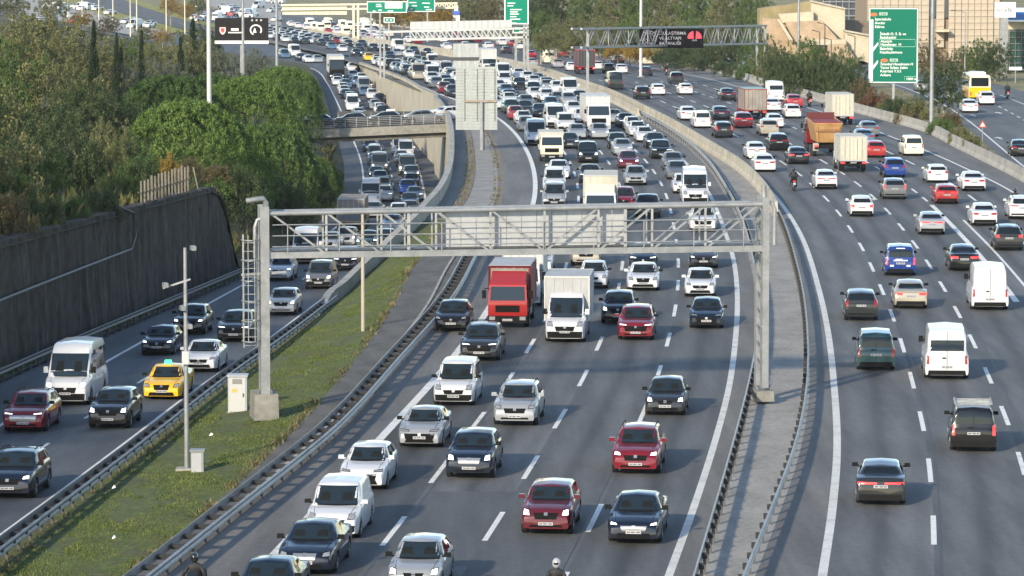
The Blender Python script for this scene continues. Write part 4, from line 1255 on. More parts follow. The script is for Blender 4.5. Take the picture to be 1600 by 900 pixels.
def number_plate(wd=.50, hg=.105):
    mb = MB().box((0, 0, 0), (.015, wd, hg))
    for y0, w_ in ((-.17, .10), (-.02, .13), (.16, .12)):
        mb.box((.009, y0 * wd / .52, 0), (.004, w_, hg * .42), mi=1)
        mb.box((-.009, y0 * wd / .52, 0), (.004, w_, hg * .52), mi=1)
    return mb.mesh('number_plate', [M_PLATE, M_INK])
PLATE = number_plate()

# x positions are fractions of the length, heights in metres
SPEC = {
 'sedan': dict(L=4.62, W=1.80, r=.325, tumble=.70, axles=(-1.35, 1.36), belt=[(-.5, .62), (-.49, .92), (-.46, 1.0), (-.36, 1.04), (-.2, .98), (.0, .95), (.2, .93), (.38, .84), (.46, .74), (.49, .64), (.5, .52)],
      roof=[(-.5, 0), (-.40, 1.02), (-.37, 1.05), (-.22, 1.37), (-.1, 1.44), (.03, 1.45), (.08, 1.42), (.24, .96), (.30, 0)], ws=(.235, .085), rw=(-.375, -.225), wins=[(-.30, -.19, -.085, -.085), (-.075, -.075, .085, .215)], hl=(.66, .74), tl=(.78, .92), grille=(.50, .66)),
 'hatchback': dict(L=4.10, W=1.76, r=.315, tumble=.72, axles=(-1.22, 1.29), kr=.10, belt=[(-.5, .55), (-.495, .9), (-.47, .98), (-.3, 1.0), (0, .96), (.17, .94), (.36, .86), (.45, .76), (.488, .66), (.5, .54)],
      roof=[(-.5, 0), (-.488, 1.0), (-.46, 1.12), (-.40, 1.36), (-.3, 1.43), (-.08, 1.48), (.02, 1.46), (.06, 1.43), (.225, .97), (.3, 0)], ws=(.22, .06), rw=(-.475, -.395), wins=[(-.385, -.33, -.135, -.135), (-.125, -.125, .055, .19)], hl=(.68, .78), tl=(.80, 1.02), grille=(.52, .68)),
 'suv': dict(L=4.45, W=1.84, r=.355, tumble=.75, clear=.23, cladding=True, axles=(-1.31, 1.34), kr=.07, belt=[(-.5, .6), (-.495, .98), (-.47, 1.08), (-.3, 1.12), (0, 1.08), (.17, 1.07), (.36, 1.0), (.44, .92), (.485, .80), (.5, .62)],
      roof=[(-.5, 0), (-.488, 1.1), (-.465, 1.24), (-.41, 1.55), (-.3, 1.62), (-.08, 1.66), (.03, 1.63), (.07, 1.6), (.215, 1.11), (.3, 0)], ws=(.21, .07), rw=(-.478, -.41), wins=[(-.405, -.35, -.145, -.145), (-.135, -.135, .065, .18)], hl=(.78, .90), tl=(.90, 1.08), grille=(.60, .80), rails=True),
 'small van': dict(L=4.4, W=1.83, r=.325, tumble=.80, axles=(-1.35, 1.40), kf=.13, kr=.04, belt=[(-.5, .6), (-.496, .98), (-.47, 1.08), (0, 1.09), (.19, 1.08), (.34, 1.01), (.44, .90), (.488, .76), (.5, .58)],
      roof=[(-.5, 0), (-.497, 1.1), (-.488, 1.3), (-.465, 1.74), (-.44, 1.81), (-.2, 1.86), (.05, 1.84), (.1, 1.78), (.26, 1.12), (.32, 0)], ws=(.255, .105), rw=(-.485, -.465), wins=[(-.42, -.41, -.12, -.12), (-.10, -.10, .095, .225)], hl=(.74, .92), tl=(.72, 1.14), grille=(.56, .74), crown=.03),
 'panel van': dict(L=5.4, W=2.02, r=.345, tumble=.86, axles=(-1.65, 1.70), kf=.12, kr=.03, belt=[(-.5, .6), (-.497, 1.1), (-.47, 1.18), (.1, 1.2), (.25, 1.2), (.37, 1.1), (.45, .98), (.488, .84), (.5, .6)],
      roof=[(-.5, 0), (-.498, 1.2), (-.49, 1.9), (-.475, 2.22), (-.45, 2.30), (0, 2.34), (.14, 2.30), (.19, 2.2), (.335, 1.24), (.38, 0)], ws=(.325, .20), rw=(-.492, -.482), wins=[(.06, .06, .17, .285)], hl=(.82, 1.02), tl=(.75, 1.15), grille=(.6, .82), crown=.05),
 'minibus': dict(L=5.9, W=2.06, r=.35, tumble=.87, axles=(-1.8, 1.92), kf=.11, kr=.03, belt=[(-.5, .6), (-.497, 1.15), (-.47, 1.22), (.1, 1.24), (.27, 1.24), (.38, 1.14), (.455, 1.0), (.49, .84), (.5, .6)],
      roof=[(-.5, 0), (-.498, 1.25), (-.49, 2.1), (-.475, 2.5), (-.45, 2.58), (0, 2.62), (.13, 2.58), (.20, 2.42), (.35, 1.28), (.39, 0)], ws=(.34, .225), rw=(-.492, -.482), wins=[(-.46, -.46, -.26, -.26), (-.25, -.25, -.05, -.05), (-.04, -.04, .12, .12), (.13, .13, .19, .295)], hl=(.80, 1.02), tl=(.75, 1.15), grille=(.58, .82), crown=.05),
}
def variant(base, new, **kw):
    SPEC[new] = dict(SPEC[base], **kw)
def shift(pts, f): return [f(*p) for p in pts]
variant('sedan', 'sedan_b', hl=(.63, .76), hlx=.60, gw=.34, grille=(.52, .74), tlx=.40, W=1.83, L=4.75)
variant('sedan', 'sedan_c', hl=(.69, .755), hlx=.46, gw=.62, grille=(.40, .62), tlx=.15, tl=(.82, .90), roof=shift(SPEC['sedan']['roof'], lambda x, z: (x - .03 if x < -.1 else x, z - .02 if z > 1.2 else z)))
variant('hatchback', 'hatchback_b', hl=(.64, .80), hlx=.62, gw=.30, grille=(.56, .70), tl=(.72, .92), tlx=.62, L=3.95, W=1.72, roof=shift(SPEC['hatchback']['roof'], lambda x, z: (x, z + .03 if z > 1.2 else z)))
variant('hatchback', 'hatchback_c', hl=(.71, .77), hlx=.50, gw=.55, grille=(.42, .64), tlx=.30, tl=(.86, .96), L=4.28)
variant('suv', 'suv_b', hl=(.82, .88), hlx=.46, gw=.55, grille=(.54, .80), tlx=.25, tl=(.98, 1.06), L=4.6, W=1.88, cladding=False)
variant('suv', 'suv_c', hl=(.74, .92), hlx=.62, gw=.40, grille=(.62, .84), tlx=.76, tl=(.84, 1.22), L=4.3, W=1.81, rails=False, roof=shift(SPEC['suv']['roof'], lambda x, z: (x, z - .05 if z > 1.3 else z)))
VARS = {'sedan': ['sedan', 'sedan_b', 'sedan_c'], 'hatchback': ['hatchback', 'hatchback_b', 'hatchback_c'], 'suv': ['suv', 'suv_b', 'suv_c']}
_vc = {}
PROTO = {}
def proto(kind):
    """meshes of one kind, laid out once: list of (part name, mesh, location, parent part)"""
    if kind in PROTO: return PROTO[kind]
    P = SPEC[kind]; L, W = P['L'], P['W'] / 2
    hlx, gw, tlx = P.get('hlx', .60), P.get('gw', .42), P.get('tlx')
    spec_name, kind = kind, kind.split('_')[0]
    me, tree = body_mesh(P)
    parts = []
    xb, xt = P['ws'][0] * L, P['ws'][1] * L
    def zroof(x): return cr(P['roof'], x)
    def zbelt(x): return cr(P['belt'], x)
    H = max(p[1] for p in P['roof'])
    wr = W * P['tumble']
    zb_, zt = zbelt(P['ws'][0]) + .085, zroof(P['ws'][1]) - .035
    parts.append(('windscreen', lay_mesh(tree, 'f', [(-W * .80, zb_), (W * .80, zb_), (wr - .07, zt), (-wr + .07, zt)], 10, 6, M_GLASSL, 'windscreen'), 'near'))
    zs0, zs1 = zb_ + (zt - zb_) * .22, zb_ + (zt - zb_) * .66
    for sgn in (-1, 1):
        yc = sgn * W * .40
        parts.append(('seat', lay_mesh(tree, 'f', [(yc - .19, zs0), (yc + .19, zs0), (yc + .13, zs1), (yc - .13, zs1)], 3, 3, M_SEAT, 'seat', .011), 'fine'))
    zb_, zt = zbelt(P['rw'][0]) + .10, zroof(P['rw'][1]) - .05
    if kind == 'sedan': zb_ = zbelt(P['rw'][0]) + .05
    if kind in ('panel van', 'minibus'): zb_, zt = 1.35, H - .50 if kind == 'panel van' else H - .45
    if kind == 'small van': zb_, zt = 1.17, H - .22
    parts.append(('rear_window', lay_mesh(tree, 'r', [(-W * .76, zb_), (W * .76, zb_), (wr - .10, zt), (-wr + .10, zt)], 10, 6, M_GLASS, 'rear_window'), 'all'))
    for ax in ('l', 'R'):
        for (x0, x1, x2, x3) in P['wins']:
            a = zbelt((x0 + x3) / 2) + .055
            if kind in ('panel van', 'minibus'): a += .08
            t = min(zroof(x1 + (x2 - x1) * .3), zroof(x1 + (x2 - x1) * .7)) - .10
            if kind == 'minibus': t -= .22
            if kind == 'panel van': t -= .10
            parts.append(('side_window', lay_mesh(tree, ax, [(x0 * L, a), (x3 * L, a), (x2 * L, t), (x1 * L, t)], 6, 4, M_GLASS, 'side_window'), 'all'))
    z0, z1 = P['hl']; t0, t1 = P['tl']
    for s in (-1, 1):
        parts.append(('headlight', lay_mesh(tree, 'f', [(s * W * hlx, z0 + .02), (s * W * .845, z0 + .035), (s * W * .83, z1 + .02), (s * W * (hlx + .04), z1 - .01)], 5, 3, M_LAMP, 'headlight', .012), 'light'))
        yi = W * (.48 if kind == 'sedan' else .66)
        if kind in ('small van', 'panel van', 'minibus'): yi = W * .80
        if tlx: yi = W * tlx
        parts.append(('tail_light', lay_mesh(tree, 'r', [(s * yi, t0), (s * W * .91, t0), (s * W * .90, t1), (s * yi, t1 - .02)], 4, 4, M_TAIL, 'tail_light', .012), 'tail'))
        parts.append(('lamp_bezel', lay_mesh(tree, 'f', [(s * W * (hlx - .03), z0 + .0), (s * W * .865, z0 + .015), (s * W * .85, z1 + .04), (s * W * (hlx + .01), z1 + .01)], 5, 3, M_GRILLE, 'lamp_bezel', .006), 'fine'))
    bz = cr(P['belt'], .47) + .0
    if kind in ('small van', 'panel van', 'minibus'):
        parts.append(('front_bumper', lay_mesh(tree, 'f', [(-W * .845, .26), (W * .845, .26), (W * .86, P['grille'][0] - .02), (-W * .86, P['grille'][0] - .02)], 10, 3, M_TRIM, 'front_bumper', .006), 'bumper'))
    xg_ = P['ws'][0] * L
    for s in (-1, 1):
        parts.append(('bonnet_gap', lay_mesh(tree, 't', [(xg_ + .06, s * W * .74), (.44 * L, s * W * .66), (.44 * L, s * W * .66 + s * .014), (xg_ + .06, s * W * .74 + s * .014)], 6, 1, M_TRIM, 'bonnet_gap', .005), 'fine'))
    wz = zbelt(P['ws'][0]) + .06
    parts.append(('wiper_cowl', lay_mesh(tree, 'f', [(-W * .78, wz - .015), (W * .78, wz - .015), (W * .78, wz + .035), (-W * .78, wz + .035)], 8, 1, M_TRIM, 'wiper_cowl', .006), 'fine'))
    g0, g1 = P['grille']
    if kind in ('small van', 'panel van', 'minibus'):
        parts.append(('rear_door_gap', lay_mesh(tree, 'r', [(-.01, .5), (.01, .5), (.01, H - .12), (-.01, H - .12)], 1, 8, M_TRIM, 'rear_door_gap', .010), 'fine'))
        parts.append(('rear_door_handle', lay_mesh(tree, 'r', [(.05, 1.0), (.22, 1.0), (.22, 1.06), (.05, 1.06)], 1, 1, M_TRIM, 'rear_door_handle', .02), 'fine'))
    parts.append(('grille', lay_mesh(tree, 'f', [(-W * gw, g0), (W * gw, g0), (W * (gw + .07), g1), (-W * (gw + .07), g1)], 6, 3, M_GRILLE, 'grille', .010), 'fine'))
    parts.append(('badge', lay_mesh(tree, 'f', [(-.06, g1 - .09), (.06, g1 - .09), (.06, g1 + .01), (-.06, g1 + .01)], 1, 1, M_CHROME, 'badge', .018), 'fine'))
    low = (.26, .42) if kind not in ('panel van', 'minibus') else (.30, .52)
    parts.append(('lower_grille', lay_mesh(tree, 'f', [(-W * .66, low[0]), (W * .66, low[0]), (W * .58, low[1]), (-W * .58, low[1])], 6, 2, M_GRILLE, 'lower_grille', .010), 'fine'))
    parts.append(('bumper_trim', lay_mesh(tree, 'r', [(-W * .86, .25), (W * .86, .25), (W * .82, .46), (-W * .82, .46)], 6, 2, M_TRIM, 'bumper_trim', .010), 'fine'))
    # panel gaps: bonnet edge, doors
    hz = cr(P['belt'], .44)
    for ax in ('l', 'R'):
        for (x0, x1, x2, x3) in P['wins'][:]:
            xg = (x0 - .004) * L
            parts.append(('door_gap', lay_mesh(tree, ax, [(xg, .34), (xg + .016, .34), (xg + .016, zbelt(x0) - .02), (xg, zbelt(x0) - .02)], 1, 4, M_TRIM, 'door_gap', .006), 'fine'))
            xh = (x0 + .02) * L
            parts.append(('door_handle', lay_mesh(tree, ax, [(xh, zbelt(x0) - .14), (xh + .18, zbelt(x0) - .14), (xh + .18, zbelt(x0) - .105), (xh, zbelt(x0) - .105)], 1, 1, M_TRIM, 'door_handle', .02), 'fine'))
    def cast(ax, a, b):
        o, d = (Vector((9, a, b)), Vector((-1, 0, 0))) if ax == 'f' else (Vector((-9, a, b)), Vector((1, 0, 0)))
        h = tree.ray_cast(o, d)[0]
        return h.x if h else (L / 2 if ax == 'f' else -L / 2)
    zpf = .46 if kind not in ('panel van', 'minibus') else .56
    zpr = {'sedan': .74, 'hatchback': .72, 'suv': .86, 'small van': .80, 'panel van': .62, 'minibus': .62}[kind]
    parts.append(('number_plate', PLATE, 'plate', (cast('f', 0, zpf) + .02, 0, zpf)))
    parts.append(('number_plate', PLATE, 'plate', (cast('r', 0, zpr) - .02, 0, zpr)))
    big = kind in ('panel van', 'minibus')
    for s in (-1, 1):
        x = (P['wins'][-1][3] - .012) * L
        z = zbelt(P['wins'][-1][3]) + (.16 if not big else .28)
        mb = MB().box((0, s * .11, 0), (.12, .22, .14 if not big else .28), taper=.9)
        mb.box((.02, s * .0, -.05), (.06, .1, .05))
        parts.append(('mirror', mb.mesh('mirror', M_TRIM if big else M_TRIM), 'mirror', (x, s * (W * .93), z)))
    if P.get('rails'):
        for s in (-1, 1):
            pts = [(x * L, s * (wr - .07), zroof(x) + .045) for x in (-.38, -.28, -.12, .0)]
            parts.append(('roof_rail', MB().tube(pts, .022, 5).mesh('roof_rail', M_TRIM), 'fine'))
    tyre, rim = wheel(P['r'], .22 if not big else .24)
    PROTO[spec_name] = dict(body=me, parts=parts, tyre=tyre, rim=rim, P=P, H=H)
    return PROTO[spec_name]

def set_mat(o, mat, slot=0):
    o.material_slots[slot].link = 'OBJECT'; o.material_slots[slot].material = mat

def car(kind, color, loc, heading, label, cat=None, lod=2, lit=None, brake=False, group=None, name=None, trim=True, chrome=False):
    """lod 2: everything; 1: glass, lights, plates, wheels; 0: glass, lights and wheels"""
    if kind in VARS:
        _vc[kind] = _vc.get(kind, -1) + 1; vk = VARS[kind][_vc[kind] % 3]
    else: vk = kind
    D = proto(vk); P = D['P']
    nm = {'sedan': 'sedan_car', 'hatchback': 'hatchback_car', 'suv': 'suv_car', 'small van': 'small_van', 'panel van': 'panel_van', 'minibus': 'minibus'}[kind]
    root = empty(name or nm, loc, heading)
    tag(root, label, cat or {'small van': 'van', 'panel van': 'van', 'minibus': 'minibus'}.get(kind, 'car'), group)
    b = link('body', D['body'], root); set_mat(b, paint(color))
    for p in D['parts']:
        n, me, need = p[0], p[1], p[2]
        if need == 'fine' and lod < 2: continue
        if need in ('plate', 'bumper') and lod < 1: continue
        if need == 'bumper' and not trim: continue
        o = link(n, me, root, p[3] if len(p) > 3 else None)
        if need == 'light' and lit: set_mat(o, M_LAMPON)
        if n == 'grille' and chrome: set_mat(o, M_CHROME)
        if need == 'tail' and brake: set_mat(o, M_TAILON)
        if need == 'mirror' and color in ('white', 'silver', 'red', 'dark red', 'yellow', 'maroon') and random.random() < .6: set_mat(o, paint(color))
    for xw in P['axles']:
        for s in (-1, 1):
            wh = link('wheel', D['tyre'], root, (xw, s * (P['W'] / 2 - .125), P['r']), 0 if s > 0 else math.pi)
            if lod >= 1: link('rim', D['rim'], wh)
    return root

def heading_of(f, Y, away):
    s = f.slope(Y) if hasattr(f, 'slope') else (f(Y + 1.5) - f(Y - 1.5)) / 3
    a = math.atan2(1, s)
    return a if away else a + math.pi

# ------------------------------------------------------------------ lorries, bus, motorcycles
def truck_wheels(root, axles, r, wd, half, dual=()):
    tyre, rim = wheel(r, wd)
    for i, xw in enumerate(axles):
        for s in (-1, 1):
            wh = link('wheel', tyre, root, (xw, s * (half - wd / 2), r), 0 if s > 0 else math.pi)
            link('rim', rim, wh)
def cab_over(root, x_front, W, z0, H, depth, color, lod=2, lit=False, tall=False):
    """flat-fronted lorry cab: body, windscreen, side windows, bumper, lights, mirrors"""
    w2 = W / 2
    prof = [(x_front - depth, z0), (x_front - .10, z0), (x_front - .02, z0 + .15), (x_front, z0 + H * .42), (x_front - .03, z0 + H * .50), (x_front - .22, z0 + H * .95), (x_front - .34, z0 + H), (x_front - depth, z0 + H)]
    vs = [(x, s * w2 * (1 if z < z0 + H * .6 else .95), z) for s in (-1, 1) for x, z in prof]
    n = len(prof)
    fs = [tuple(range(n)), tuple(range(n, 2 * n))] + [(k, (k + 1) % n, n + (k + 1) % n, n + k) for k in range(n)]
    mb = MB().add(vs, fs)
    me = mb.mesh('cab', paint(color), 30)
    b = link('cab', me, root)
    tree = BVHTree.FromPolygons([Vector(v) for v in vs], fs)
    q = z0 + H * .50; t = z0 + H * .90
    link('windscreen', lay_mesh(tree, 'f', [(-w2 * .90, q), (w2 * .90, q), (w2 * .85, t), (-w2 * .85, t)], 4, 4, M_GLASSL, 'windscreen', .012), b)
    for ax in ('l', 'R'):
        link('side_window', lay_mesh(tree, ax, [(x_front - depth * .85, q), (x_front - .2, q), (x_front - .36, t), (x_front - depth * .85, t)], 3, 3, M_GLASS, 'side_window', .012), b)
    link('grille', lay_mesh(tree, 'f', [(-w2 * .62, z0 + H * .16), (w2 * .62, z0 + H * .16), (w2 * .62, z0 + H * .36), (-w2 * .62, z0 + H * .36)], 3, 3, M_GRILLE, 'grille', .012), b)
    link('bumper', MB().box((x_front - .05, 0, z0 - .08), (.30, W * 1.0, .34)).mesh('bumper', M_TRIM if color != 'white' else M_PANEL), b)
    for s in (-1, 1):
        o = link('headlight', MB().box((x_front + .10, s * w2 * .78, z0 - .02), (.05, .30, .18)).mesh('headlight', M_LAMPON if lit else M_LAMP), b)
        link('mirror', MB().box((x_front - .05, s * (w2 + .2), z0 + H * .68), (.1, .2, .42)).bar((x_front - .1, s * w2 * .95, z0 + H * .85), (x_front - .05, s * (w2 + .2), z0 + H * .85), .04, .04).mesh('mirror', M_TRIM), b)
    link('number_plate', PLATE, b, (x_front + .12, 0, z0 - .1))
    return b
def box_body(root, x0, x1, W, z0, z1, mat, ribs=True, frame=None, doors=True, name='cargo_box'):
    b = link(name, MB().box(((x0 + x1) / 2, 0, (z0 + z1) / 2), (x1 - x0, W, z1 - z0)).mesh(name, mat), root)
    fr = MB()
    t = .07
    for s in (-1, 1):
        for z in (z0 + .03, z1 - .03): fr.box(((x0 + x1) / 2, s * (W / 2 + .005), z), (x1 - x0 + .03, t * .6, t * 1.3))
        for x in (x0, x1): fr.box((x, s * (W / 2), (z0 + z1) / 2), (t, t, z1 - z0 + .02))
    for x in (x0, x1):
        for z in (z0 + .03, z1 - .03): fr.box((x, 0, z), (t * .8, W, t * 1.3))
    link('frame', fr.mesh('frame', frame or M_PANEL), b)
    if ribs:
        for k in range(1, 5):
            link('rib', MB().box((x1 + .012, -W / 2 + W * k / 5, (z0 + z1) / 2), (.03, .05, z1 - z0 - .2)).mesh('rib', M_PANEL), b)
    if doors:
        for s in (-1, 1):
            d = link('rear_door', MB().box((x0 - .02, s * W * .245, (z0 + z1) / 2), (.03, W * .47, z1 - z0 - .24)).mesh('rear_door', mat), b)
        for s in (-.32, -.14, .14, .32):
            link('lock_bar', MB().tube([(x0 - .05, s * W, z0 + .15), (x0 - .05, s * W, z1 - .15)], .018, 5).mesh('lock_bar', M_GALVD), b)
    return b
def rear_lights(root, x, W, z, on=True):
    for s in (-1, 1):
        link('tail_light', MB().box((x, s * W * .40, z), (.05, .34, .14)).mesh('tail_light', M_TAILON if on else M_TAIL), root)
    link('rear_bumper', MB().box((x + .04, 0, z - .18), (.08, W * .92, .12)).mesh('rear_bumper', M_TRIM), root)
    link('number_plate', PLATE, root, (x - .04, 0, z + .02))
M_TARP = noisy('grey_tarpaulin', [(.3, (.31, .32, .33)), (.7, (.39, .40, .41))], scale=1.2, rough=.7, bump=.3, bscale=3)
M_TARPR = noisy('maroon_tarpaulin', [(.3, (.17, .03, .035)), (.7, (.25, .06, .06))], scale=1, rough=.7, bump=.3, bscale=3)
M_TARPD = noisy('taupe_tarpaulin', [(.3, (.20, .18, .16)), (.7, (.30, .275, .245))], scale=1, rough=.8, bump=.3, bscale=3)
M_BOXW = noisy('white_box_panel', [(.25, (.32, .315, .29)), (.42, (.47, .47, .455)), (.7, (.52, .525, .51))], scale=.8, stretch=(1, 1, .3), rough=.55, fine=(3, .06))
M_BOXC = noisy('cream_box_panel', [(.25, (.33, .29, .21)), (.42, (.45, .425, .345)), (.7, (.52, .495, .41))], scale=.8, stretch=(1, 1, .3), rough=.6, fine=(3, .08))
def lorry(loc, heading, label, L=6.6, W=2.2, H=3.0, cab='white', boxmat=None, frame=None, lit=False, away=False, roofmat=None, name='box_lorry', deflector=None, cabH=None, lod=2, front=None):
    root = empty(name, loc, heading)
    tag(root, label, 'lorry')
    xf = L / 2
    cd = 1.55
    cH = cabH or 1.75
    cab_over(root, xf, W * .94, .55, cH, cd, cab, lit=lit)
    link('chassis', MB().box((-.4, 0, .62), (L - 1.0, W * .42, .26)).mesh('chassis', M_TRIM), root)
    bm_ = boxmat or M_BOXW
    bb = box_body(root, -L / 2, xf - cd - .12, W, .95, H, bm_, frame=frame)
    if roofmat: link('roof_sheet', MB().box(((-L / 2 + xf - cd - .12) / 2, 0, H + .02), (L - cd - .1, W + .02, .04)).mesh('roof_sheet', roofmat), bb)
    if front: link('front_panel', MB().box((xf - cd - .105, 0, 2.55), (.03, W - .2, .75)).mesh('front_panel', front), bb)
    for s in (-1, 1): link('mudflap', MB().box((-L / 2 + .7, s * W * .40, .45), (.03, .42, .5)).mesh('mudflap', M_TRIM), root)
    if deflector:
        mb = MB().add([(xf - .45, -W * .42, .55 + cH), (xf - .45, W * .42, .55 + cH), (xf - cd, W * .42, .55 + cH + .5), (xf - cd, -W * .42, .55 + cH + .5), (xf - cd, -W * .42, .55 + cH), (xf - cd, W * .42, .55 + cH)], [(0, 1, 2, 3), (0, 3, 4), (1, 5, 2), (2, 5, 4, 3), (0, 4, 5, 1)])
        link('wind_deflector', mb.mesh('wind_deflector', paint(deflector)), root)
    rear_lights(root, -L / 2 - .03, W, .80, on=away)
    for s in (-1, 1): link('side_guard', MB().box((-.3, s * W * .46, .62), (1.6, .06, .36)).mesh('side_guard', M_GALVD), root)
    truck_wheels(root, (xf - 1.15, -L / 2 + 1.35), .40, .26, W / 2)
    return root
def tipper(loc, heading, label):
    root = empty('tipper_lorry', loc, heading); tag(root, label, 'lorry')
    L, W = 8.2, 2.5
    cab_over(root, L / 2, 2.45, .9, 2.1, 2.0, 'dark red')
    link('chassis', MB().box((-.3, 0, .9), (L - .8, 1.0, .35)).mesh('chassis', M_TRIM), root)
    x0, x1 = -L / 2 - .2, L / 2 - 2.3
    t = MB()
    lo = [(x0 + .5, -.85, 1.25), (x1, -.85, 1.25), (x1, .85, 1.25), (x0 + .5, .85, 1.25)]
    hi = [(x0, -1.25, 2.9), (x1, -1.25, 3.15), (x1, 1.25, 3.15), (x0, 1.25, 2.9)]
    t.add(lo + hi, [(0, 1, 2, 3), (0, 1, 5, 4), (1, 2, 6, 5), (2, 3, 7, 6), (3, 0, 4, 7)])
    M_TUB = noisy('orange_tub', [(.3, (.34, .19, .075)), (.7, (.46, .28, .13))], scale=1, rough=.6, fine=(3, .1))
    tub = link('tub', t.mesh('tub', M_TUB), root)
    link('tailgate', MB().add([(x0 + .42, -.95, 1.3), (x0 + .42, .95, 1.3), (x0 - .06, 1.2, 2.75), (x0 - .06, -1.2, 2.75)], [(0, 1, 2, 3)]).mesh('tailgate', M_TUB), tub)
    for s in (-1, 1): link('tailgate_rib', MB().bar((x0 + .4, s * .8, 1.35), (x0 - .1, s * 1.0, 2.7), .12, .10).mesh('tailgate_rib', M_TUB), tub)
    link('tailgate_band', MB().bar((x0 + .0, -1.1, 2.35), (x0 + .0, 1.1, 2.35), .08, .22).mesh('tailgate_band', noisy('tub_dark', [(.3, (.2, .1, .05)), (.7, (.3, .16, .07))], scale=2)), tub)
    link('rim_bar', MB().bar((x0, -1.25, 2.93), (x1, -1.25, 3.18), .12, .12).bar((x0, 1.25, 2.93), (x1, 1.25, 3.18), .12, .12).bar((x0, -1.25, 2.93), (x0, 1.25, 2.93), .12, .12).mesh('rim_bar', M_TUB), tub)
    link('load_cover', MB().box(((x0 + x1) / 2, 0, 3.05), (x1 - x0 - .3, 2.3, .12)).mesh('load_cover', plain('cover_red', (.20, .022, .03), .7)), tub)
    link('headboard', MB().box((x1 + .05, 0, 2.9), (.12, 2.5, 1.5)).mesh('headboard', plain('headboard_maroon', (.09, .012, .016), .6)), tub)
    rear_lights(root, x0 + .5, 2.5, .95, True)
    for s in (-1, 1): link('mudguard', MB().box((x0 + .8, s * 1.0, .85), (.1, .5, .7)).mesh('mudguard', M_CONC), root)
    truck_wheels(root, (L / 2 - 1.4, -1.6, -2.9), .50, .34, 1.25)
    return root
def long_lorry(loc, heading, label, cab, boxmat, lit, away=False, H=3.9, L=12.5, roofmat=None):
    root = empty('long_lorry', loc, heading); tag(root, label, 'lorry')
    W = 2.5
    cab_over(root, L / 2, W, .75, 2.6 if not away else 2.2, 2.1, cab, lit=lit)
    link('chassis', MB().box((-.8, 0, .9), (L - 1.6, 1.0, .35)).mesh('chassis', M_TRIM), root)
    box_body(root, -L / 2, L / 2 - 2.4, W, 1.15, H, boxmat, frame=roofmat)
    rear_lights(root, -L / 2 - .03, W, .95, on=away)
    truck_wheels(root, (L / 2 - 1.4, L / 2 - 4.6, -L / 2 + 1.6, -L / 2 + 2.9), .50, .34, W / 2)
    return root
def bus(loc, heading, label):
    root = empty('city_bus', loc, heading); tag(root, label, 'bus')
    L, W, H = 9.5, 2.5, 3.1
    mb = MB()
    prof = [(-W / 2 * .98, .35), (-W / 2, .8), (-W / 2, 2.4), (-W / 2 * .93, H - .12), (-W / 2 * .8, H), (W / 2 * .8, H), (W / 2 * .93, H - .12), (W / 2, 2.4), (W / 2, .8), (W / 2 * .98, .35)]
    n = len(prof)
    vs = [(x, y, z) for x in (-L / 2, L / 2) for y, z in prof]
    fs = [tuple(range(n)), tuple(range(n, 2 * n))] + [(k, (k + 1) % n, n + (k + 1) % n, n + k) for k in range(n)]
    b = link('body', mb.add(vs, fs).mesh('body', paint('cream'), 40), root)
    link('lower_panel', MB().box((-L / 2 - .015, 0, 1.05), (.03, 2.42, 1.25)).mesh('lower_panel', paint('yellow')), b)
    for s in (-1, 1): link('lower_panel', MB().box((0, s * (W / 2 + .012), 1.0), (L - .1, .03, 1.15)).mesh('lower_panel', paint('yellow')), b)
    link('rear_window', MB().box((-L / 2 - .02, 0, 2.3), (.03, 2.0, 1.0)).mesh('rear_window', M_GLASS), b)
    link('windscreen', MB().box((L / 2 + .02, 0, 2.0), (.03, 2.2, 1.5)).mesh('windscreen', M_GLASS), b)
    for k in range(5):
        for s in (-1, 1): link('side_window', MB().box((-L / 2 + 1.2 + k * 1.75, s * (W / 2 + .02), 2.15), (1.62, .03, .85)).mesh('side_window', M_GLASS), b)
    for s in (-1, 1): link('tail_light', MB().box((-L / 2 - .04, s * 1.05, .95), (.03, .18, .45)).mesh('tail_light', M_TAILON), b)
    link('bumper', MB().box((-L / 2 - .03, 0, .42), (.08, 2.4, .22)).mesh('bumper', M_TRIM), b)
    link('roof_unit', MB().box((-1, 0, H + .12), (3.0, 1.7, .26)).mesh('roof_unit', M_SIGNW), b)
    truck_wheels(root, (L / 2 - 2.2, -L / 2 + 2.4), .46, .3, W / 2)
    return root

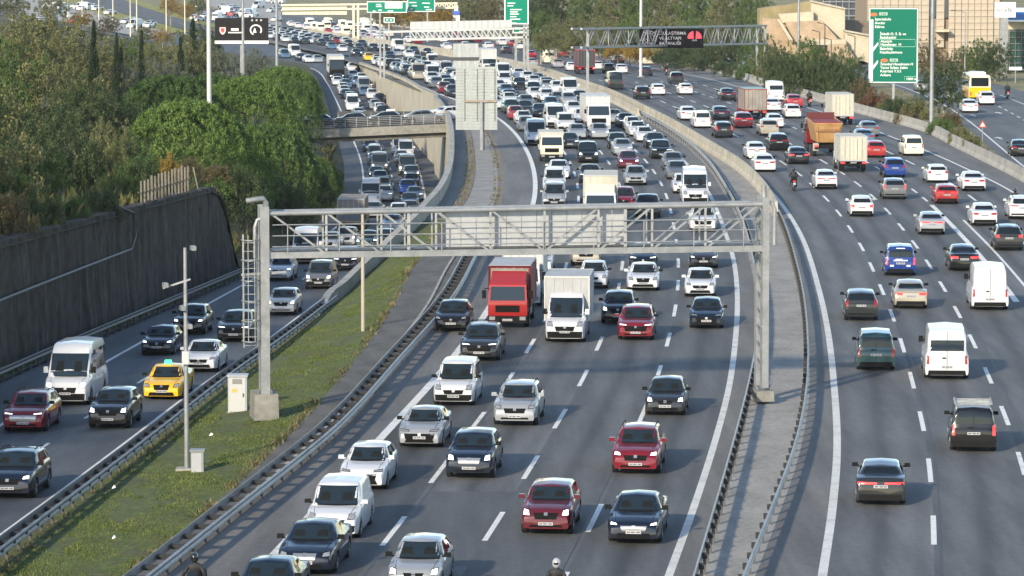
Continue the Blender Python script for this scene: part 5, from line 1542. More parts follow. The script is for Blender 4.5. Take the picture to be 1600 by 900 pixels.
# motorcycle and rider
def ball(mb, c, r, n=12, m=8, mi=0):
    prof = []
    vs, fs = [], []
    rx, ry, rz = r if isinstance(r, tuple) else (r, r, r)
    for j in range(1, m):
        t = math.pi * j / m
        for k in range(n):
            a = 2 * math.pi * k / n
            vs.append((c[0] + rx * math.sin(t) * math.cos(a), c[1] + ry * math.sin(t) * math.sin(a), c[2] + rz * math.cos(t)))
    top, bot = len(vs), len(vs) + 1
    vs += [(c[0], c[1], c[2] + rz), (c[0], c[1], c[2] - rz)]
    for j in range(m - 2):
        for k in range(n):
            a, b = j * n + k, j * n + (k + 1) % n
            fs.append((a, b, b + n, a + n))
    for k in range(n):
        fs.append((k, (k + 1) % n, top)); fs.append(((m - 2) * n + k, (m - 2) * n + (k + 1) % n, bot))
    return mb.add(vs, fs, mi)
def skin_mesh(name, verts, edges, radii, mat, root_i=0, sub=1):
    me = bpy.data.meshes.new(name); me.from_pydata(verts, edges, [])
    o = bpy.data.objects.new(name, me); COL.objects.link(o)
    o.modifiers.new('skin', 'SKIN'); o.modifiers['skin'].use_smooth_shade = True
    for i, r in enumerate(radii): me.skin_vertices[0].data[i].radius = (r, r) if not isinstance(r, tuple) else r
    me.skin_vertices[0].data[root_i].use_root = True
    s = o.modifiers.new('sub', 'SUBSURF'); s.levels = sub; s.render_levels = sub
    dg = bpy.context.evaluated_depsgraph_get()
    out = bpy.data.meshes.new_from_object(o.evaluated_get(dg))
    bpy.data.objects.remove(o); bpy.data.meshes.remove(me)
    out.materials.clear(); out.materials.append(mat); out.name = name
    return out
_MOTO = {}
def moto_meshes():
    if _MOTO: return _MOTO
    V = Vector
    # seated rider, one continuous figure: pelvis, spine, neck, head, arms to the bars, legs to the pegs, hands with fingers
    v = [(-.18, 0, .84), (-.14, 0, 1.05), (-.07, 0, 1.28), (-.03, 0, 1.42), (.0, 0, 1.50), (.02, 0, 1.62)]
    e = [(0, 1), (1, 2), (2, 3), (3, 4), (4, 5)]
    r = [(.17, .14), (.165, .13), (.19, .135), (.15, .11), .062, .085]
    for s in (-1, 1):
        b = len(v)
        v += [(-.03, s * .19, 1.40), (.10, s * .31, 1.19), (.34, s * .33, 1.09), (.42, s * .32, 1.08)]
        r += [.075, .058, .045, .04]
        e += [(3, b), (b, b + 1), (b + 1, b + 2), (b + 2, b + 3)]
        h = b + 3
        for i, dy in enumerate((-.045, -.018, .010, .036)):                 # fingers curled round the grip
            q = len(v)
            ln = (.055, .062, .060, .048)[i]
            v += [(.42 + ln, s * .32 + dy, 1.085), (.42 + ln + .012, s * .32 + dy, 1.055)]
            r += [.011, .010]; e += [(h, q), (q, q + 1)]
        q = len(v)                                                            # thumb
        v += [(.43, s * .27, 1.05), (.47, s * .265, 1.035)]; r += [.012, .010]; e += [(h, q), (q, q + 1)]
        b = len(v)
        v += [(-.10, s * .13, .82), (.30, s * .21, .76), (.16, s * .22, .40), (.14, s * .22, .33), (.28, s * .23, .30)]
        r += [.105, .075, .052, .05, .04]
        e += [(0, b), (b, b + 1), (b + 1, b + 2), (b + 2, b + 3), (b + 3, b + 4)]
    M_J = plain('rider_black', (.014, .015, .018), .7)
    _MOTO['body'] = skin_mesh('body', v, e, r, M_J, 0, 1)
    hm = MB(); ball(hm, (.03, 0, 1.68), (.155, .13, .16), 14, 10)
    _MOTO['helmet'] = hm.mesh('helmet', plain('helmet_black', (.02, .02, .024), .2, coat=.5), 60)
    vz = MB(); ball(vz, (.055, 0, 1.685), (.145, .112, .075), 12, 8)
    _MOTO['visor'] = vz.mesh('visor', M_GLASS, 60)
    m = MB()
    m.box((-.02, 0, .62), (.5, .26, .34), taper=.8)
    m.box((.32, 0, .88), (.36, .28, .20), taper=.7)
    m.add([(.45, -.24, .62), (.45, .24, .62), (.68, .14, 1.06), (.68, -.14, 1.06), (.80, .1, .72), (.80, -.1, .72)], [(0, 1, 2, 3), (2, 3, 5, 4), (1, 2, 4), (0, 3, 5), (0, 1, 4, 5)])
    m.tube([(.50, 0, .95), (.72, 0, .33)], .045, 6)
    m.tube([(-.1, .1, .45), (-.62, .12, .34)], .04, 6); m.tube([(-.1, -.1, .45), (-.62, -.12, .34)], .04, 6)
    _MOTO['frame'] = m.mesh('frame', M_TRIM, 40)
    _MOTO['seat'] = MB().box((-.34, 0, .76), (.75, .27, .10), taper=.85).box((-.68, 0, .82), (.22, .24, .12), taper=.8).mesh('seat', M_TRIM, 40)
    _MOTO['bar'] = MB().tube([(.30, -.40, 1.06), (.46, -.24, 1.06), (.50, 0, 1.02), (.46, .24, 1.06), (.30, .40, 1.06)], .018, 6).mesh('handlebar', M_GALVD, 40)
    _MOTO['screen'] = MB().add([(.62, -.17, 1.0), (.62, .17, 1.0), (.45, .14, 1.32), (.45, -.14, 1.32)], [(0, 1, 2, 3)]).mesh('windshield', M_GLASS)
    _MOTO['case'] = MB().box((-.85, 0, 1.0), (.36, .42, .32), taper=.85).mesh('top_case', M_TRIM, 40)
    tyre, rim = wheel_meshes(.30, .13)
    _MOTO['tyre'], _MOTO['rim'] = tyre, rim
    return _MOTO
def motorbike(loc, heading, label, rlabel, accent='black', lit=False, tail=False, jacket=None, helmet=None):
    D = moto_meshes()
    root = empty('motorbike', loc, heading); tag(root, label, 'motorbike')
    for n, k in (('frame', 'frame'), ('seat', 'seat'), ('handlebar', 'bar'), ('windshield', 'screen'), ('top_case', 'case')):
        o = link(n, D[k], root)
        if n == 'frame': set_mat(o, paint(accent))
    for x in (.72, -.62):
        wh = link('wheel', D['tyre'], root, (x, 0, .30)); link('rim', D['rim'], wh)
    link('headlight', MB().box((.80, 0, .86), (.05, .2, .14)).mesh('headlight', M_LAMPON if lit else M_LAMP), root)
    link('tail_light', MB().box((-.80, 0, .80), (.05, .2, .09)).mesh('tail_light', M_TAILON), root)
    link('number_plate', MB().box((-.90, 0, .60), (.02, .2, .18)).mesh('number_plate', M_PLATE), root)
    p = empty('person', loc, heading); tag(p, rlabel, 'person')
    b = link('body', D['body'], p)
    if jacket: set_mat(b, jacket)
    h = link('helmet', D['helmet'], p); link('visor', D['visor'], p)
    if helmet: set_mat(h, helmet)
    return root
# ------------------------------------------------------------------ traffic as the photograph shows it
KIND = {'s': 'sedan', 'h': 'hatchback', 'u': 'suv', 'v': 'small van', 't': 'panel van', 'm': 'minibus'}
KWORD = {'s': 'saloon', 'h': 'hatchback', 'u': 'SUV', 'v': 'small van', 't': 'panel van', 'm': 'minibus'}
CC = {'w': 'white', 'c': 'cream', 'i': 'silver', 'g': 'grey', 'd': 'dark grey', 'k': 'black', 'n': 'navy', 'b': 'blue', 'p': 'steel blue', 'e': 'teal', 'r': 'red', 'R': 'dark red', 'm': 'maroon', 'o': 'brown', 'a': 'beige', 'y': 'yellow', 'G': 'dark green'}
# spot in the photograph, kind, colour, flags (l lit, b braking, x chrome grille), own label
LEFT = [
 (18, 777, 'u', 'n', 'l', 'navy SUV cut by the left edge, nearest on the shaded road'),
 (42, 673, 'u', 'R', 'lx', 'dark red SUV in front of the white minibus, left road'),
 (108, 631, 'm', 'w', 'l', 'white high-roof minibus beside the dark wall, nearest minibus'),
 (173, 668, 'u', 'k', 'l', 'black SUV ahead of the yellow taxi on left road'),
 (248, 554, 'h', 'n', 'l', 'navy hatchback left of the camera pole top, behind minibus'),
 (297, 522, 'u', 'k', 'l', 'black SUV behind navy hatchback, against the dark wall'),
 (314, 580, 's', 'w', '', 'white saloon directly behind the yellow taxi'),
 (368, 533, 'u', 'd', 'l', 'dark grey SUV behind the ladder of the near gantry'),
 (441, 492, 'u', 'i', 'l', 'silver SUV just right of the gantry column, left road'),
 (438, 438, 'u', 'w', 'l', 'white SUV just below the gantry beam, by its column'),
 (499, 451, 'v', 'g', 'l', 'grey small van below the gantry beam, left road'),
 (541, 422, 'u', 'n', 'l', 'navy SUV right of the grey van, below gantry beam'),
 (477, 412, 'm', 'w', 'l', 'white minibus with sunshade, seen through the left gantry lattice'),
 (514, 393, 's', 'i', '', None), (540, 386, 'u', 'i', 'l', None), (573, 390, 'h', 'e', 'l', None), (601, 391, 'u', 'k', 'l', None), (613, 362, 's', 'i', 'l', None), (625, 352, 's', 'n', '', None),
 (579, 323, 'm', 'w', '', None), (583, 340, 's', 'i', 'l', None), (549, 336, 's', 'w', '', None), (600, 315, 'u', 'i', 'l', None), (598, 299, 's', 'd', 'l', None), (594, 287, 'h', 'k', 'l', None), (593, 270, 't', 'g', 'l', None), (586, 244, 's', 'w', '', None), (580, 229, 't', 'i', '', None),
 (634, 249, 't', 'w', '', None), (625, 231, 'h', 'n', 'l', None), (613, 219, 's', 'k', '', None), (636, 267, 's', 'i', 'l', None), (643, 281, 'u', 'k', 'l', None), (643, 292, 'h', 'o', '', None), (637, 303, 's', 'b', '', None), (648, 314, 's', 'p', 'l', None), (640, 325, 's', 'n', '', None), (641, 338, 's', 'g', '', None), (622, 345, 'u', 'w', '', None),
 (551, 173, 't', 'w', 'l', None), (538, 148, 's', 'w', '', None), (541, 138, 's', 'p', '', None), (565, 128, 's', 'w', 'l', None), (574, 139, 'h', 'i', 'l', None), (582, 155, 'u', 'w', '', None), (594, 161, 's', 'n', '', None), (551, 111, 's', 'w', '', None), (562, 119, 's', 'd', 'l', None),
 (446, 91, 'v', 'p', '', None), (462, 88, 't', 'w', '', None), (472, 95, 's', 'n', 'l', None), (483, 98, 's', 'w', 'l', None), (497, 98, 's', 'i', '', None), (540, 97, 's', 'G', '', None), (520, 100, 'h', 'g', '', None),
]
MAIN = [
 (413, 958, 's', 'n', '', 'navy saloon with only its roof showing at bottom edge'),
 (483, 893, 's', 'n', 'x', 'navy saloon with chrome grille, nearest whole car by the guard rail'),
 (523, 838, 'v', 'w', '', 'white small van behind the chrome-grille navy saloon'),
 (650, 924, 'h', 'i', 'l', 'silver hatchback cut by the bottom edge'),
 (570, 762, 'h', 'w', '', 'white hatchback behind the nearest white small van'),
 (736, 745, 'u', 'n', 'lx', 'navy SUV with lit lamps behind the silver hatchback'),
 (659, 697, 's', 'i', '', 'silver saloon in front of the white van with black bumper'),
 (807, 663, 'u', 'i', '', 'silver SUV with black grille right of the white van'),
 (711, 632, 'v', 'w', '', 'white small van with black bumper astride the solid line'),
 (751, 562, 'u', 'd', 'l', 'dark grey SUV in front of the red lorry'),
 (706, 517, 'h', 'k', '', 'black hatchback on the shoulder left of the red lorry'),
 (856, 832, 'u', 'm', 'l', 'maroon SUV with roof rails at bottom centre'),
 (993, 845, 's', 'n', 'lx', 'navy saloon with chrome grille nearest the median'),
 (995, 738, 'u', 'R', 'l', 'dark red SUV behind the bottom-right navy saloon'),
 (1040, 648, 'h', 'd', 'l', 'dark grey hatchback left of the gantry column foot'),
 (994, 530, 'u', 'R', 'l', 'dark red SUV right of the white box lorry'),
 (966, 505, 'u', 'k', 'l', 'black SUV half hidden behind dark red SUV'),
 (1104, 512, 'h', 'n', '', 'navy hatchback beside the median below the gantry'),
 (1094, 463, 'h', 'w', '', 'white hatchback beside the median below the gantry'),
 (1005, 453, 's', 'w', '', 'white saloon with dark grille below the gantry beam'),
 (927, 450, 'h', 'w', '', 'white hatchback just right of the white box lorry'),
 (916, 414, 'u', 'a', '', 'beige SUV half hidden by the gantry beam'),
 (1005, 420, 's', 'n', 'l', 'navy saloon half hidden by gantry beam behind white saloon'),
 (1099, 418, 's', 'd', 'l', 'dark grey saloon half hidden by the gantry beam, right'),
 (842, 425, 'h', 'w', '', 'white hatchback just behind the red lorry and its neighbour'),
 (1098, 361, 'u', 'w', 'l', 'white SUV seen through the right gantry lattice'),
 (1086, 319, 'm', 'w', '', 'white minibus just above the gantry beam by the median'),
 (1068, 302, 'h', 'w', '', None), (1012, 339, 'u', 'd', '', None), (974, 328, 'u', 'R', '', None), (866, 324, 'v', 'i', '', None), (866, 299, 'v', 'w', '', None), (873, 279, 's', 'w', '', None), (922, 286, 's', 'k', 'l', None), (993, 289, 's', 'i', '', None), (982, 263, 's', 'm', 'l', None), (973, 243, 's', 'i', 'l', None), (919, 254, 'v', 'k', 'l', None),
 (1058, 280, 's', 'g', '', None), (1052, 266, 's', 'g', '', None), (1033, 248, 'u', 'k', 'l', None), (1024, 232, 's', 'n', 'l', None), (1008, 222, 's', 'w', '', None), (997, 213, 's', 'w', '', None), (990, 205, 'h', 'w', '', None), (979, 199, 's', 'n', 'l', None), (960, 193, 's', 'i', '', None),
 (937, 217, 's', 'i', 'l', None), (890, 232, 's', 'd', 'l', None), (902, 217, 's', 'i', '', None), (884, 205, 'v', 'w', '', None), (838, 227, 't', 'w', '', None), (868, 199, 't', 'w', '', None), (897, 180, 's', 'w', '', None), (845, 183, 's', 'n', '', None), (819, 195, 's', 'w', '', None), (823, 205, 'h', 'g', '', None), (807, 187, 'h', 'r', '', None), (800, 177, 's', 'G', '', None), (823, 168, 's', 'g', '', None), (797, 164, 's', 'w', '', None), (889, 165, 's', 'i', '', None), (873, 163, 's', 'g', '', None), (907, 161, 's', 'n', 'l', None), (855, 160, 'u', 'w', '', None), (792, 150, 's', 'p', '', None), (835, 148, 'u', 'n', 'l', None), (891, 152, 't', 'w', '', None), (872, 146, 'u', 'w', '', None), (855, 138, 's', 'd', 'l', None), (813, 140, 'u', 'k', 'l', None), (841, 131, 's', 'i', '', None), (825, 128, 's', 'w', '', None), (811, 122, 's', 'w', '', None), (789, 134, 'v', 'w', '', None), (787, 124, 't', 'w', '', None), (822, 178, 's', 'd', '', None), (862, 172, 'h', 'p', '', None),
 (696, 146, 'h', 'R', '', None), (709, 151, 's', 'd', '', None), (683, 138, 's', 'g', '', None), (697, 134, 's', 'i', '', None), (677, 127, 't', 'w', '', None), (677, 106, 't', 'w', '', None), (657, 113, 's', 'r', '', None), (701, 110, 's', 'p', 'l', None), (692, 106, 's', 'w', 'l', None), (653, 100, 's', 'g', '', None), (666, 102, 'h', 'G', '', None), (669, 87, 's', 'k', 'l', None), (621, 107, 'u', 'w', '', None), (621, 88, 's', 'i', '', None), (624, 79, 't', 'w', '', None), (780, 143, 's', 'w', '', None),
 (577, 95, 's', 'y', '', 'small yellow taxi far away near the merging point'), (591, 98, 's', 'g', '', None), (558, 88, 's', 'k', 'l', None), (585, 80, 'u', 'n', 'l', None), (602, 80, 's', 'k', 'l', None), (562, 79, 's', 'd', '', None), (567, 73, 's', 'd', '', None), (546, 73, 's', 'k', 'l', None), (527, 68, 's', 'R', '', None), (504, 71, 's', 'd', '', None), (516, 63, 's', 'w', '', None), (497, 64, 's', 'i', '', None), (485, 62, 's', 'w', '', None), (478, 69, 's', 'd', '', None), (464, 65, 's', 'i', '', None), (460, 58, 's', 'w', '', None), (446, 63, 's', 'w', '', None), (640, 90, 's', 'w', '', None), (648, 84, 's', 'd', '', None), (610, 92, 's', 'n', '', None), (536, 81, 's', 'w', '', None), (519, 77, 's', 'p', '', None),
]
OUT = [
 (1376, 786, 's', 'd', 'b', 'dark grey coupe-like saloon, nearest car on outbound road'),
 (1520, 703, 'v', 'k', 'b', 'black small van with roof bars on outbound road'),
 (1478, 590, 't', 'w', '', 'white panel van with dark rear window, nearest outbound van'),
 (1368, 577, 'v', 'e', '', 'teal small van left of the nearest white panel van'),
 (1345, 500, 'u', 'd', '', 'dark grey SUV with amber lamp behind the teal van'),
 (1422, 481, 's', 'a', 'b', 'beige saloon right of the dark grey SUV'),
 (1545, 483, 't', 'w', '', 'windowless white panel van near the right edge'),
 (1505, 422, 's', 'k', 'b', 'black saloon on the thick solid line'),
 (1406, 430, 'v', 'b', 'b', 'bright blue small van on outbound road'),
 (1575, 391, 'u', 'd', 'b', 'dark grey SUV by the right edge ahead of panel van'),
 (1455, 366, 's', 'i', 'b', 'silver saloon at the start of the solid line'),
 (1537, 352, 's', 'w', '', 'white saloon left of the SUV cut by right edge'),
 (1596, 342, 'u', 'w', '', 'white SUV cut by the right edge'),
 (1346, 338, 'h', 'w', 'b', 'white hatchback alone between silver saloon and median'),
 (1478, 318, 'h', 'r', 'b', 'bright red hatchback right of the grey SUV'),
 (1397, 311, 'u', 'g', 'b', 'grey SUV directly behind the blue SUV'),
 (1520, 298, 's', 'w', '', 'white saloon right of red hatchback, outbound road'),
 (1464, 285, 'h', 'w', '', 'white hatchback left of the white saloon, outbound'),
 (1397, 277, 'u', 'b', '', 'blue SUV right of the white box lorry'),
 (1290, 295, 's', 'w', '', 'white saloon right of the motorbike on outbound road'),
 (1368, 246, 'h', 'r', 'b', 'red hatchback right of the rear white box lorry'),
 (1426, 243, 'v', 'c', '', 'cream small van by the outer edge of outbound road'),
 (1247, 256, 's', 'k', 'b', 'black saloon left of the orange tipper'),
 (1194, 268, 's', 'w', '', None), (1181, 248, 's', 'w', '', None), (1216, 235, 'u', 'k', '', None), (1358, 213, 's', 'g', '', None), (1350, 226, 's', 'p', '', None), (1238, 185, 'u', 'w', '', None), (1201, 212, 'u', 'a', '', None), (1210, 200, 's', 'w', '', None), (1161, 200, 'u', 'm', 'b', None), (1130, 215, 'u', 'd', 'b', None), (1207, 174, 's', 'w', '', None), (1211, 158, 't', 'w', '', None), (1241, 168, 's', 'r', 'b', None), (1126, 187, 's', 'n', '', None), (1097, 200, 'v', 'w', '', None), (1075, 188, 's', 'w', '', None), (1137, 157, 's', 'k', '', None), (1071, 148, 'h', 'w', '', None), (1028, 149, 'h', 'w', '', None), (1004, 155, 'u', 'k', '', None), (1057, 131, 'u', 'd', '', None), (961, 140, 't', 'd', '', None), (1010, 119, 's', 'd', '', None), (1011, 101, 't', 'c', '', None), (971, 115, 's', 'w', '', None), (952, 114, 'u', 'k', '', None), (967, 100, 's', 'k', '', None), (934, 109, 'h', 'w', '', None), (893, 111, 'h', 'w', '', None), (872, 106, 's', 'i', '', None), (858, 99, 't', 'c', 'b', None), (881, 89, 's', 'R', 'b', None), (832, 104, 's', 'i', '', None), (830, 91, 's', 'R', 'b', None), (813, 77, 's', 'w', '', None), (802, 73, 's', 'R', 'b', None), (785, 71, 's', 'w', 'b', None), (764, 77, 's', 'w', 'b', None), (765, 86, 'v', 'w', '', None), (746, 66, 's', 'R', 'b', None), (734, 66, 's', 'd', 'b', None), (721, 65, 's', 'R', 'b', None), (699, 78, 's', 'w', '', None), (692, 66, 's', 'w', '', None), (653, 69, 's', 'R', 'b', None), (640, 67, 's', 'w', 'b', None), (792, 84, 's', 'k', '', None), (728, 76, 's', 'w', '', None), (670, 62, 's', 'w', 'b', None), (714, 57, 's', 'i', 'b', None),
]
EXIT = [(1515, 176, 's', 'w', 'b', 'white saloon behind the yellow bus on the exit road'), (1541, 164, 'u', 'w', '', 'white SUV right behind the yellow bus'), (1594, 244, 's', 'k', '', 'black car cut by the right edge on exit road'), (1442, 143, 's', 'i', '', 'silver saloon glimpsed between tree and green sign post'), (1478, 156, 's', 'w', 'b', 'white saloon glimpsed behind the roadside tree')]
A_LANE = ['leftmost oncoming lane', 'second oncoming lane', 'third oncoming lane', 'oncoming lane beside median']
B_LANE = ['outbound lane beside median', 'second outbound lane', 'middle outbound lane', 'fourth outbound lane', 'outermost outbound lane']
L_LANE = ['left road, wall side', 'left road, right lane']
def lane_of(road, x, Y):
    if road == 'A':
        t = (x - A_left(Y)) / (A_right(Y) - A_left(Y)); return min(3, max(0, int(t * 4)))
    if road == 'B':
        t = (x - B_left(Y)) / (B_right(Y) - B_left(Y)); return min(4, max(0, int(t * 5)))
    t = (x - L_left(Y)) / (L_right(Y) - L_left(Y)); return 0 if t < .5 else 1
def road_slope(road, x, Y):
    if road == 'A':
        t = (x - A_left(Y)) / (A_right(Y) - A_left(Y)); return (frac(A_left, A_right, t)(Y + 4) - frac(A_left, A_right, t)(Y - 4)) / 8
    if road == 'B':
        t = (x - B_left(Y)) / (B_right(Y) - B_left(Y)); return (frac(B_left, B_right, t)(Y + 4) - frac(B_left, B_right, t)(Y - 4)) / 8
    if road == 'L':
        t = (x - L_left(Y)) / (L_right(Y) - L_left(Y)); return (frac(L_left, L_right, t)(Y + 4) - frac(L_left, L_right, t)(Y - 4)) / 8
    return exit_left.slope(Y)
def spot(road, px, py, axle):
    zf = zl if road == 'L' else zg
    p = gp(px, py, zf)
    s = road_slope(road, p[0], p[1])
    d = Vector((s, 1, 0)).normalized()
    c = Vector(p) + d * axle
    zc = zf(c.y)
    ang = math.atan2(d.y, d.x)
    away = road in 'BE'
    return (c.x, c.y, zc), (ang if away else ang + math.pi), p
allv = []
for road, lst in (('L', LEFT), ('A', MAIN), ('B', OUT), ('E', EXIT)):
    for (px, py, k, c, fl, lab) in lst:
        P = SPEC[KIND[k]]
        loc, hd, p = spot(road, px, py, P['axles'][1] if road in 'LA' else -P['axles'][0])
        allv.append(dict(road=road, k=k, c=c, fl=fl, lab=lab, loc=loc, hd=hd, lane=lane_of(road, p[0], p[1]) if road != 'E' else 0, Y=p[1]))
# close up the queues where the photograph shows them bumper to bumper
rf = random.Random(21)
big = {'A': [(795, 510), (816, 478), (884, 533), (938, 352), (862, 252), (934, 205), (764, 113)], 'L': [(548, 368), (526, 125)]}
def fill(road, fl_, fr_, n, y0, y1, gap, skip=0.0):
    zf = zl if road == 'L' else zg
    bigs = [gp(a, b, zf) for a, b in big[road]]
    for ln in range(n):
        f = frac(fl_, fr_, (ln + .5) / n)
        half = (fr_(y0) - fl_(y0)) / n * .62
        occ = sorted([v['loc'][1] for v in allv if v['road'] == road and abs(v['loc'][0] - f(v['loc'][1])) < half] + [b[1] + d for b in bigs if abs(b[0] - f(b[1])) < half for d in (2, 8)])
        Y = y0
        while Y < y1:
            near = [o for o in occ if abs(o - Y) < gap]
            if not near and rf.random() > skip:
                k = rf.choices('shuvt', weights=[5, 3, 3, 1.2, .8])[0]; c = rf.choices('wigdknRpa', weights=[6, 3, 3, 3, 2.5, 2, .8, .8, .5])[0]
                x = f(Y) + rf.uniform(-.3, .3); s = (f(Y + 4) - f(Y - 4)) / 8
                allv.append(dict(road=road, k=k, c=c, fl='l' if rf.random() < .35 else '', lab=None, loc=(x, Y, zf(Y)), hd=math.atan2(1, s) + math.pi, lane=ln, Y=Y - 1.4))
                occ.append(Y); Y += gap * rf.uniform(1.0, 1.3)
            else: Y += 1.0
fill('L', L_left, L_right, 2, 330, 640, 7.6)
fill('A', A_left, A_right, 4, 345, 640, 8.6, .1)
# labels for the rest: colour, kind, lane and which of its like counted from the camera
groups = {}
for v in allv: groups.setdefault((v['road'], v['lane'], v['c'], v['k']), []).append(v)
for key, vs in groups.items():
    vs.sort(key=lambda v: v['Y'])
    for i, v in enumerate(vs):
        if v['lab']: continue
        lane = {'A': A_LANE, 'B': B_LANE, 'L': L_LANE, 'E': ['exit road']}[v['road']][v['lane']]
        far = 'far ' if v['Y'] > 560 else ''
        nm = '%s %s' % (CC[v['c']], KWORD[v['k']])
        if len(vs) == 1: v['lab'] = '%s%s, the only %s in the %s' % (far, nm, nm, lane)
        else: v['lab'] = '%s%s, %s %s counted from the camera in the %s' % (far, nm, ordinal(i), nm, lane)
        if len(v['lab'].split()) > 16: v['lab'] = '%s, %s such from the camera in the %s' % (nm, ordinal(i), lane)
for v in allv:
    lod = 2 if v['Y'] < 300 else (1 if v['Y'] < 470 else 0)
    away = v['road'] in 'BE'
    grp = {'A': 'oncoming traffic on the main road', 'B': 'outbound traffic', 'L': 'traffic on the left road', 'E': 'traffic on the exit road'}[v['road']]
    nm = None; cat = None
    if 'taxi' in v['lab'] and v['c'] == 'y': nm, cat = 'taxi', 'taxi'
    o = car(KIND[v['k']], CC[v['c']], v['loc'], v['hd'], v['lab'], cat, lod, lit='l' in v['fl'], brake='b' in v['fl'], group=grp, name=nm, chrome='x' in v['fl'])
    k = 1 + random.uniform(-.025, .025)
    o.scale = (1 + random.uniform(-.03, .04), k, {'h': .965, 'u': .955, 'v': .945}.get(v['k'], 1.0) + random.uniform(-.02, .02))
    # pitch with the road
    zf = zl if v['road'] == 'L' else zg
    pit = math.atan((zf(v['loc'][1] + 2) - zf(v['loc'][1] - 2)) / 4)
    o.rotation_euler = (0, -pit if away else pit, v['hd'])
    if v['lab'].startswith('black small van with roof bars'):
        for x in (-1.6, -1.1, -.6, -.1): link('roof_bar', MB().box((x, 0, 1.93), (.05, 1.5, .05)).mesh('roof_bar', M_GALV), o)
        for s in (-1, 1): link('rack_rail', MB().box((-.85, s * .7, 1.96), (1.9, .05, .06)).mesh('rack_rail', M_GALV), o)
    if v['lab'].startswith('bright blue small van'):
        for y_, z_, w_, h_ in ((0, .98, .8, .07), (.1, 1.06, .4, .04), (-.45, .66, .22, .10), (.5, .66, .22, .10), (0, 1.72, .5, .05)):
            link('white_stripe', MB().box((-2.215 if z_ < 1.2 else -2.12, y_, z_), (.01, w_, h_)).mesh('white_stripe', M_SIGNW), o)
    if v['lab'].startswith('windowless white panel van') or v['lab'].startswith('white small van behind the chrome'):
        for ch in list(o.children):
            if ch.name.startswith('rear_window') or (ch.name.startswith('side_window') and 'small' in v['lab'] and ch.data.vertices[0].co.x < 0): bpy.data.objects.remove(ch)

# taxi with its green roof lamp
loc, hd, p = spot('L', 257, 622, 1.36)
t = car('sedan', 'yellow', loc, hd, 'yellow taxi with green roof lamp behind the black SUV', 'taxi', 2, lit=False, group='traffic on the left road', name='taxi')
lamp = link('roof_lamp', MB().box((.1, 0, 1.56), (.16, .36, .16), taper=.8).mesh('roof_lamp', plain('taxi_lamp_green', (.02, .5, .2), .4, emit=(.03, .9, .35), estr=.9)), t)

# lorries
def lspot(road, px, py, half): return spot(road, px, py, half)
loc, hd, p = lspot('A', 795, 510, 2.2)
lorry(loc, hd, 'red box lorry with maroon tarpaulin in the leftmost main lane', L=6.4, W=2.12, H=3.05, cab='red', boxmat=M_TARPR, frame=MATS['paint_maroon'] if 'paint_maroon' in MATS else None, roofmat=M_TARP, deflector='red', front=M_TARPD)
loc, hd, p = lspot('A', 816, 478, 2.2)
lorry(loc, hd, 'white box lorry hidden behind the red lorry', L=6.6, W=2.15, H=3.2, cab='white', boxmat=M_BOXW)
loc, hd, p = lspot('A', 884, 533, 1.7)
o = car('panel van', 'white', loc, hd, 'white box lorry with ribbed grey body below the gantry', 'lorry', 2, name='box_lorry', group='oncoming traffic on the main road')
bb = box_body(o, -3.35, .72, 2.2, .92, 3.12, M_TARP, frame=M_BOXW)
for s_ in (-1, 1): link('side_guard', MB().box((-.6, s_ * .98, .62), (1.6, .06, .36)).mesh('side_guard', M_GALVD), o)
loc, hd, p = lspot('A', 938, 352, 2.2)
lorry(loc, hd, 'cream box lorry rising above the gantry board', L=7.0, W=2.3, H=3.4, cab='white', boxmat=M_BOXC, deflector='cream')
loc, hd, p = lspot('A', 862, 252, 2.0)
lorry(loc, hd, 'cream light lorry ahead of the white vans', L=5.6, W=2.1, H=2.5, cab='cream', boxmat=M_BOXC)
loc, hd, p = lspot('A', 934, 205, 2.6)
lorry(loc, hd, 'tall white lorry in the thick of oncoming traffic', L=8.0, W=2.45, H=3.5, cab='white', boxmat=M_BOXW, cabH=2.2)
loc, hd, p = lspot('A', 764, 113, 2.6)
lorry(loc, hd, 'far white lorry whose box shows beside the pale sign back', L=7.5, W=2.4, H=3.6, cab='white', boxmat=M_BOXW)
loc, hd, p = lspot('L', 548, 368, 2.2)
lorry(loc, hd, 'lorry with taupe tarpaulin seen behind the gantry lattice, left', L=7.2, W=2.2, H=3.1, cab='brown', boxmat=M_TARPD)
loc, hd, p = lspot('L', 526, 125, 4.6)
long_lorry(loc, hd, 'long lorry with black cab and white trailer beyond bridge', 'black', M_BOXW, True)
loc, hd, p = lspot('B', 1331, 268, 2.0)
lorry(loc, hd, 'cream box lorry seen from behind beside the orange tipper', L=6.4, W=2.2, H=3.0, cab='white', boxmat=M_BOXC, away=True)
loc, hd, p = lspot('B', 1314, 195, 2.0)
lorry(loc, hd, 'pale box lorry ahead of the orange tipper', L=6.4, W=2.2, H=3.2, cab='white', boxmat=M_BOXC, away=True)
loc, hd, p = lspot('B', 1178, 186, 2.2)
lorry(loc, hd, 'lorry with taupe tarpaulin and red tail, outbound', L=7.0, W=2.35, H=3.2, cab='red', boxmat=M_TARPD, frame=noisy('lorry_red_frame', [(.3, (.2, .03, .03)), (.7, (.3, .06, .05))], scale=1), away=True, roofmat=plain('tarp_teal', (.25, .38, .40), .7))
loc, hd, p = lspot('B', 1291, 244, 3.0)
tipper(loc, hd, 'big orange tipper lorry on the outbound road')
loc, hd, p = lspot('B', 916, 116, 4.0)
long_lorry(loc, hd, 'dark lorry with red panels behind the message gantry post', 'red', plain('dark_lorry_body', (.03, .035, .04), .5), False, True, H=3.7, L=9.5, roofmat=plain('lorry_red', (.4, .02, .03), .5))
p = gp(1530, 158)
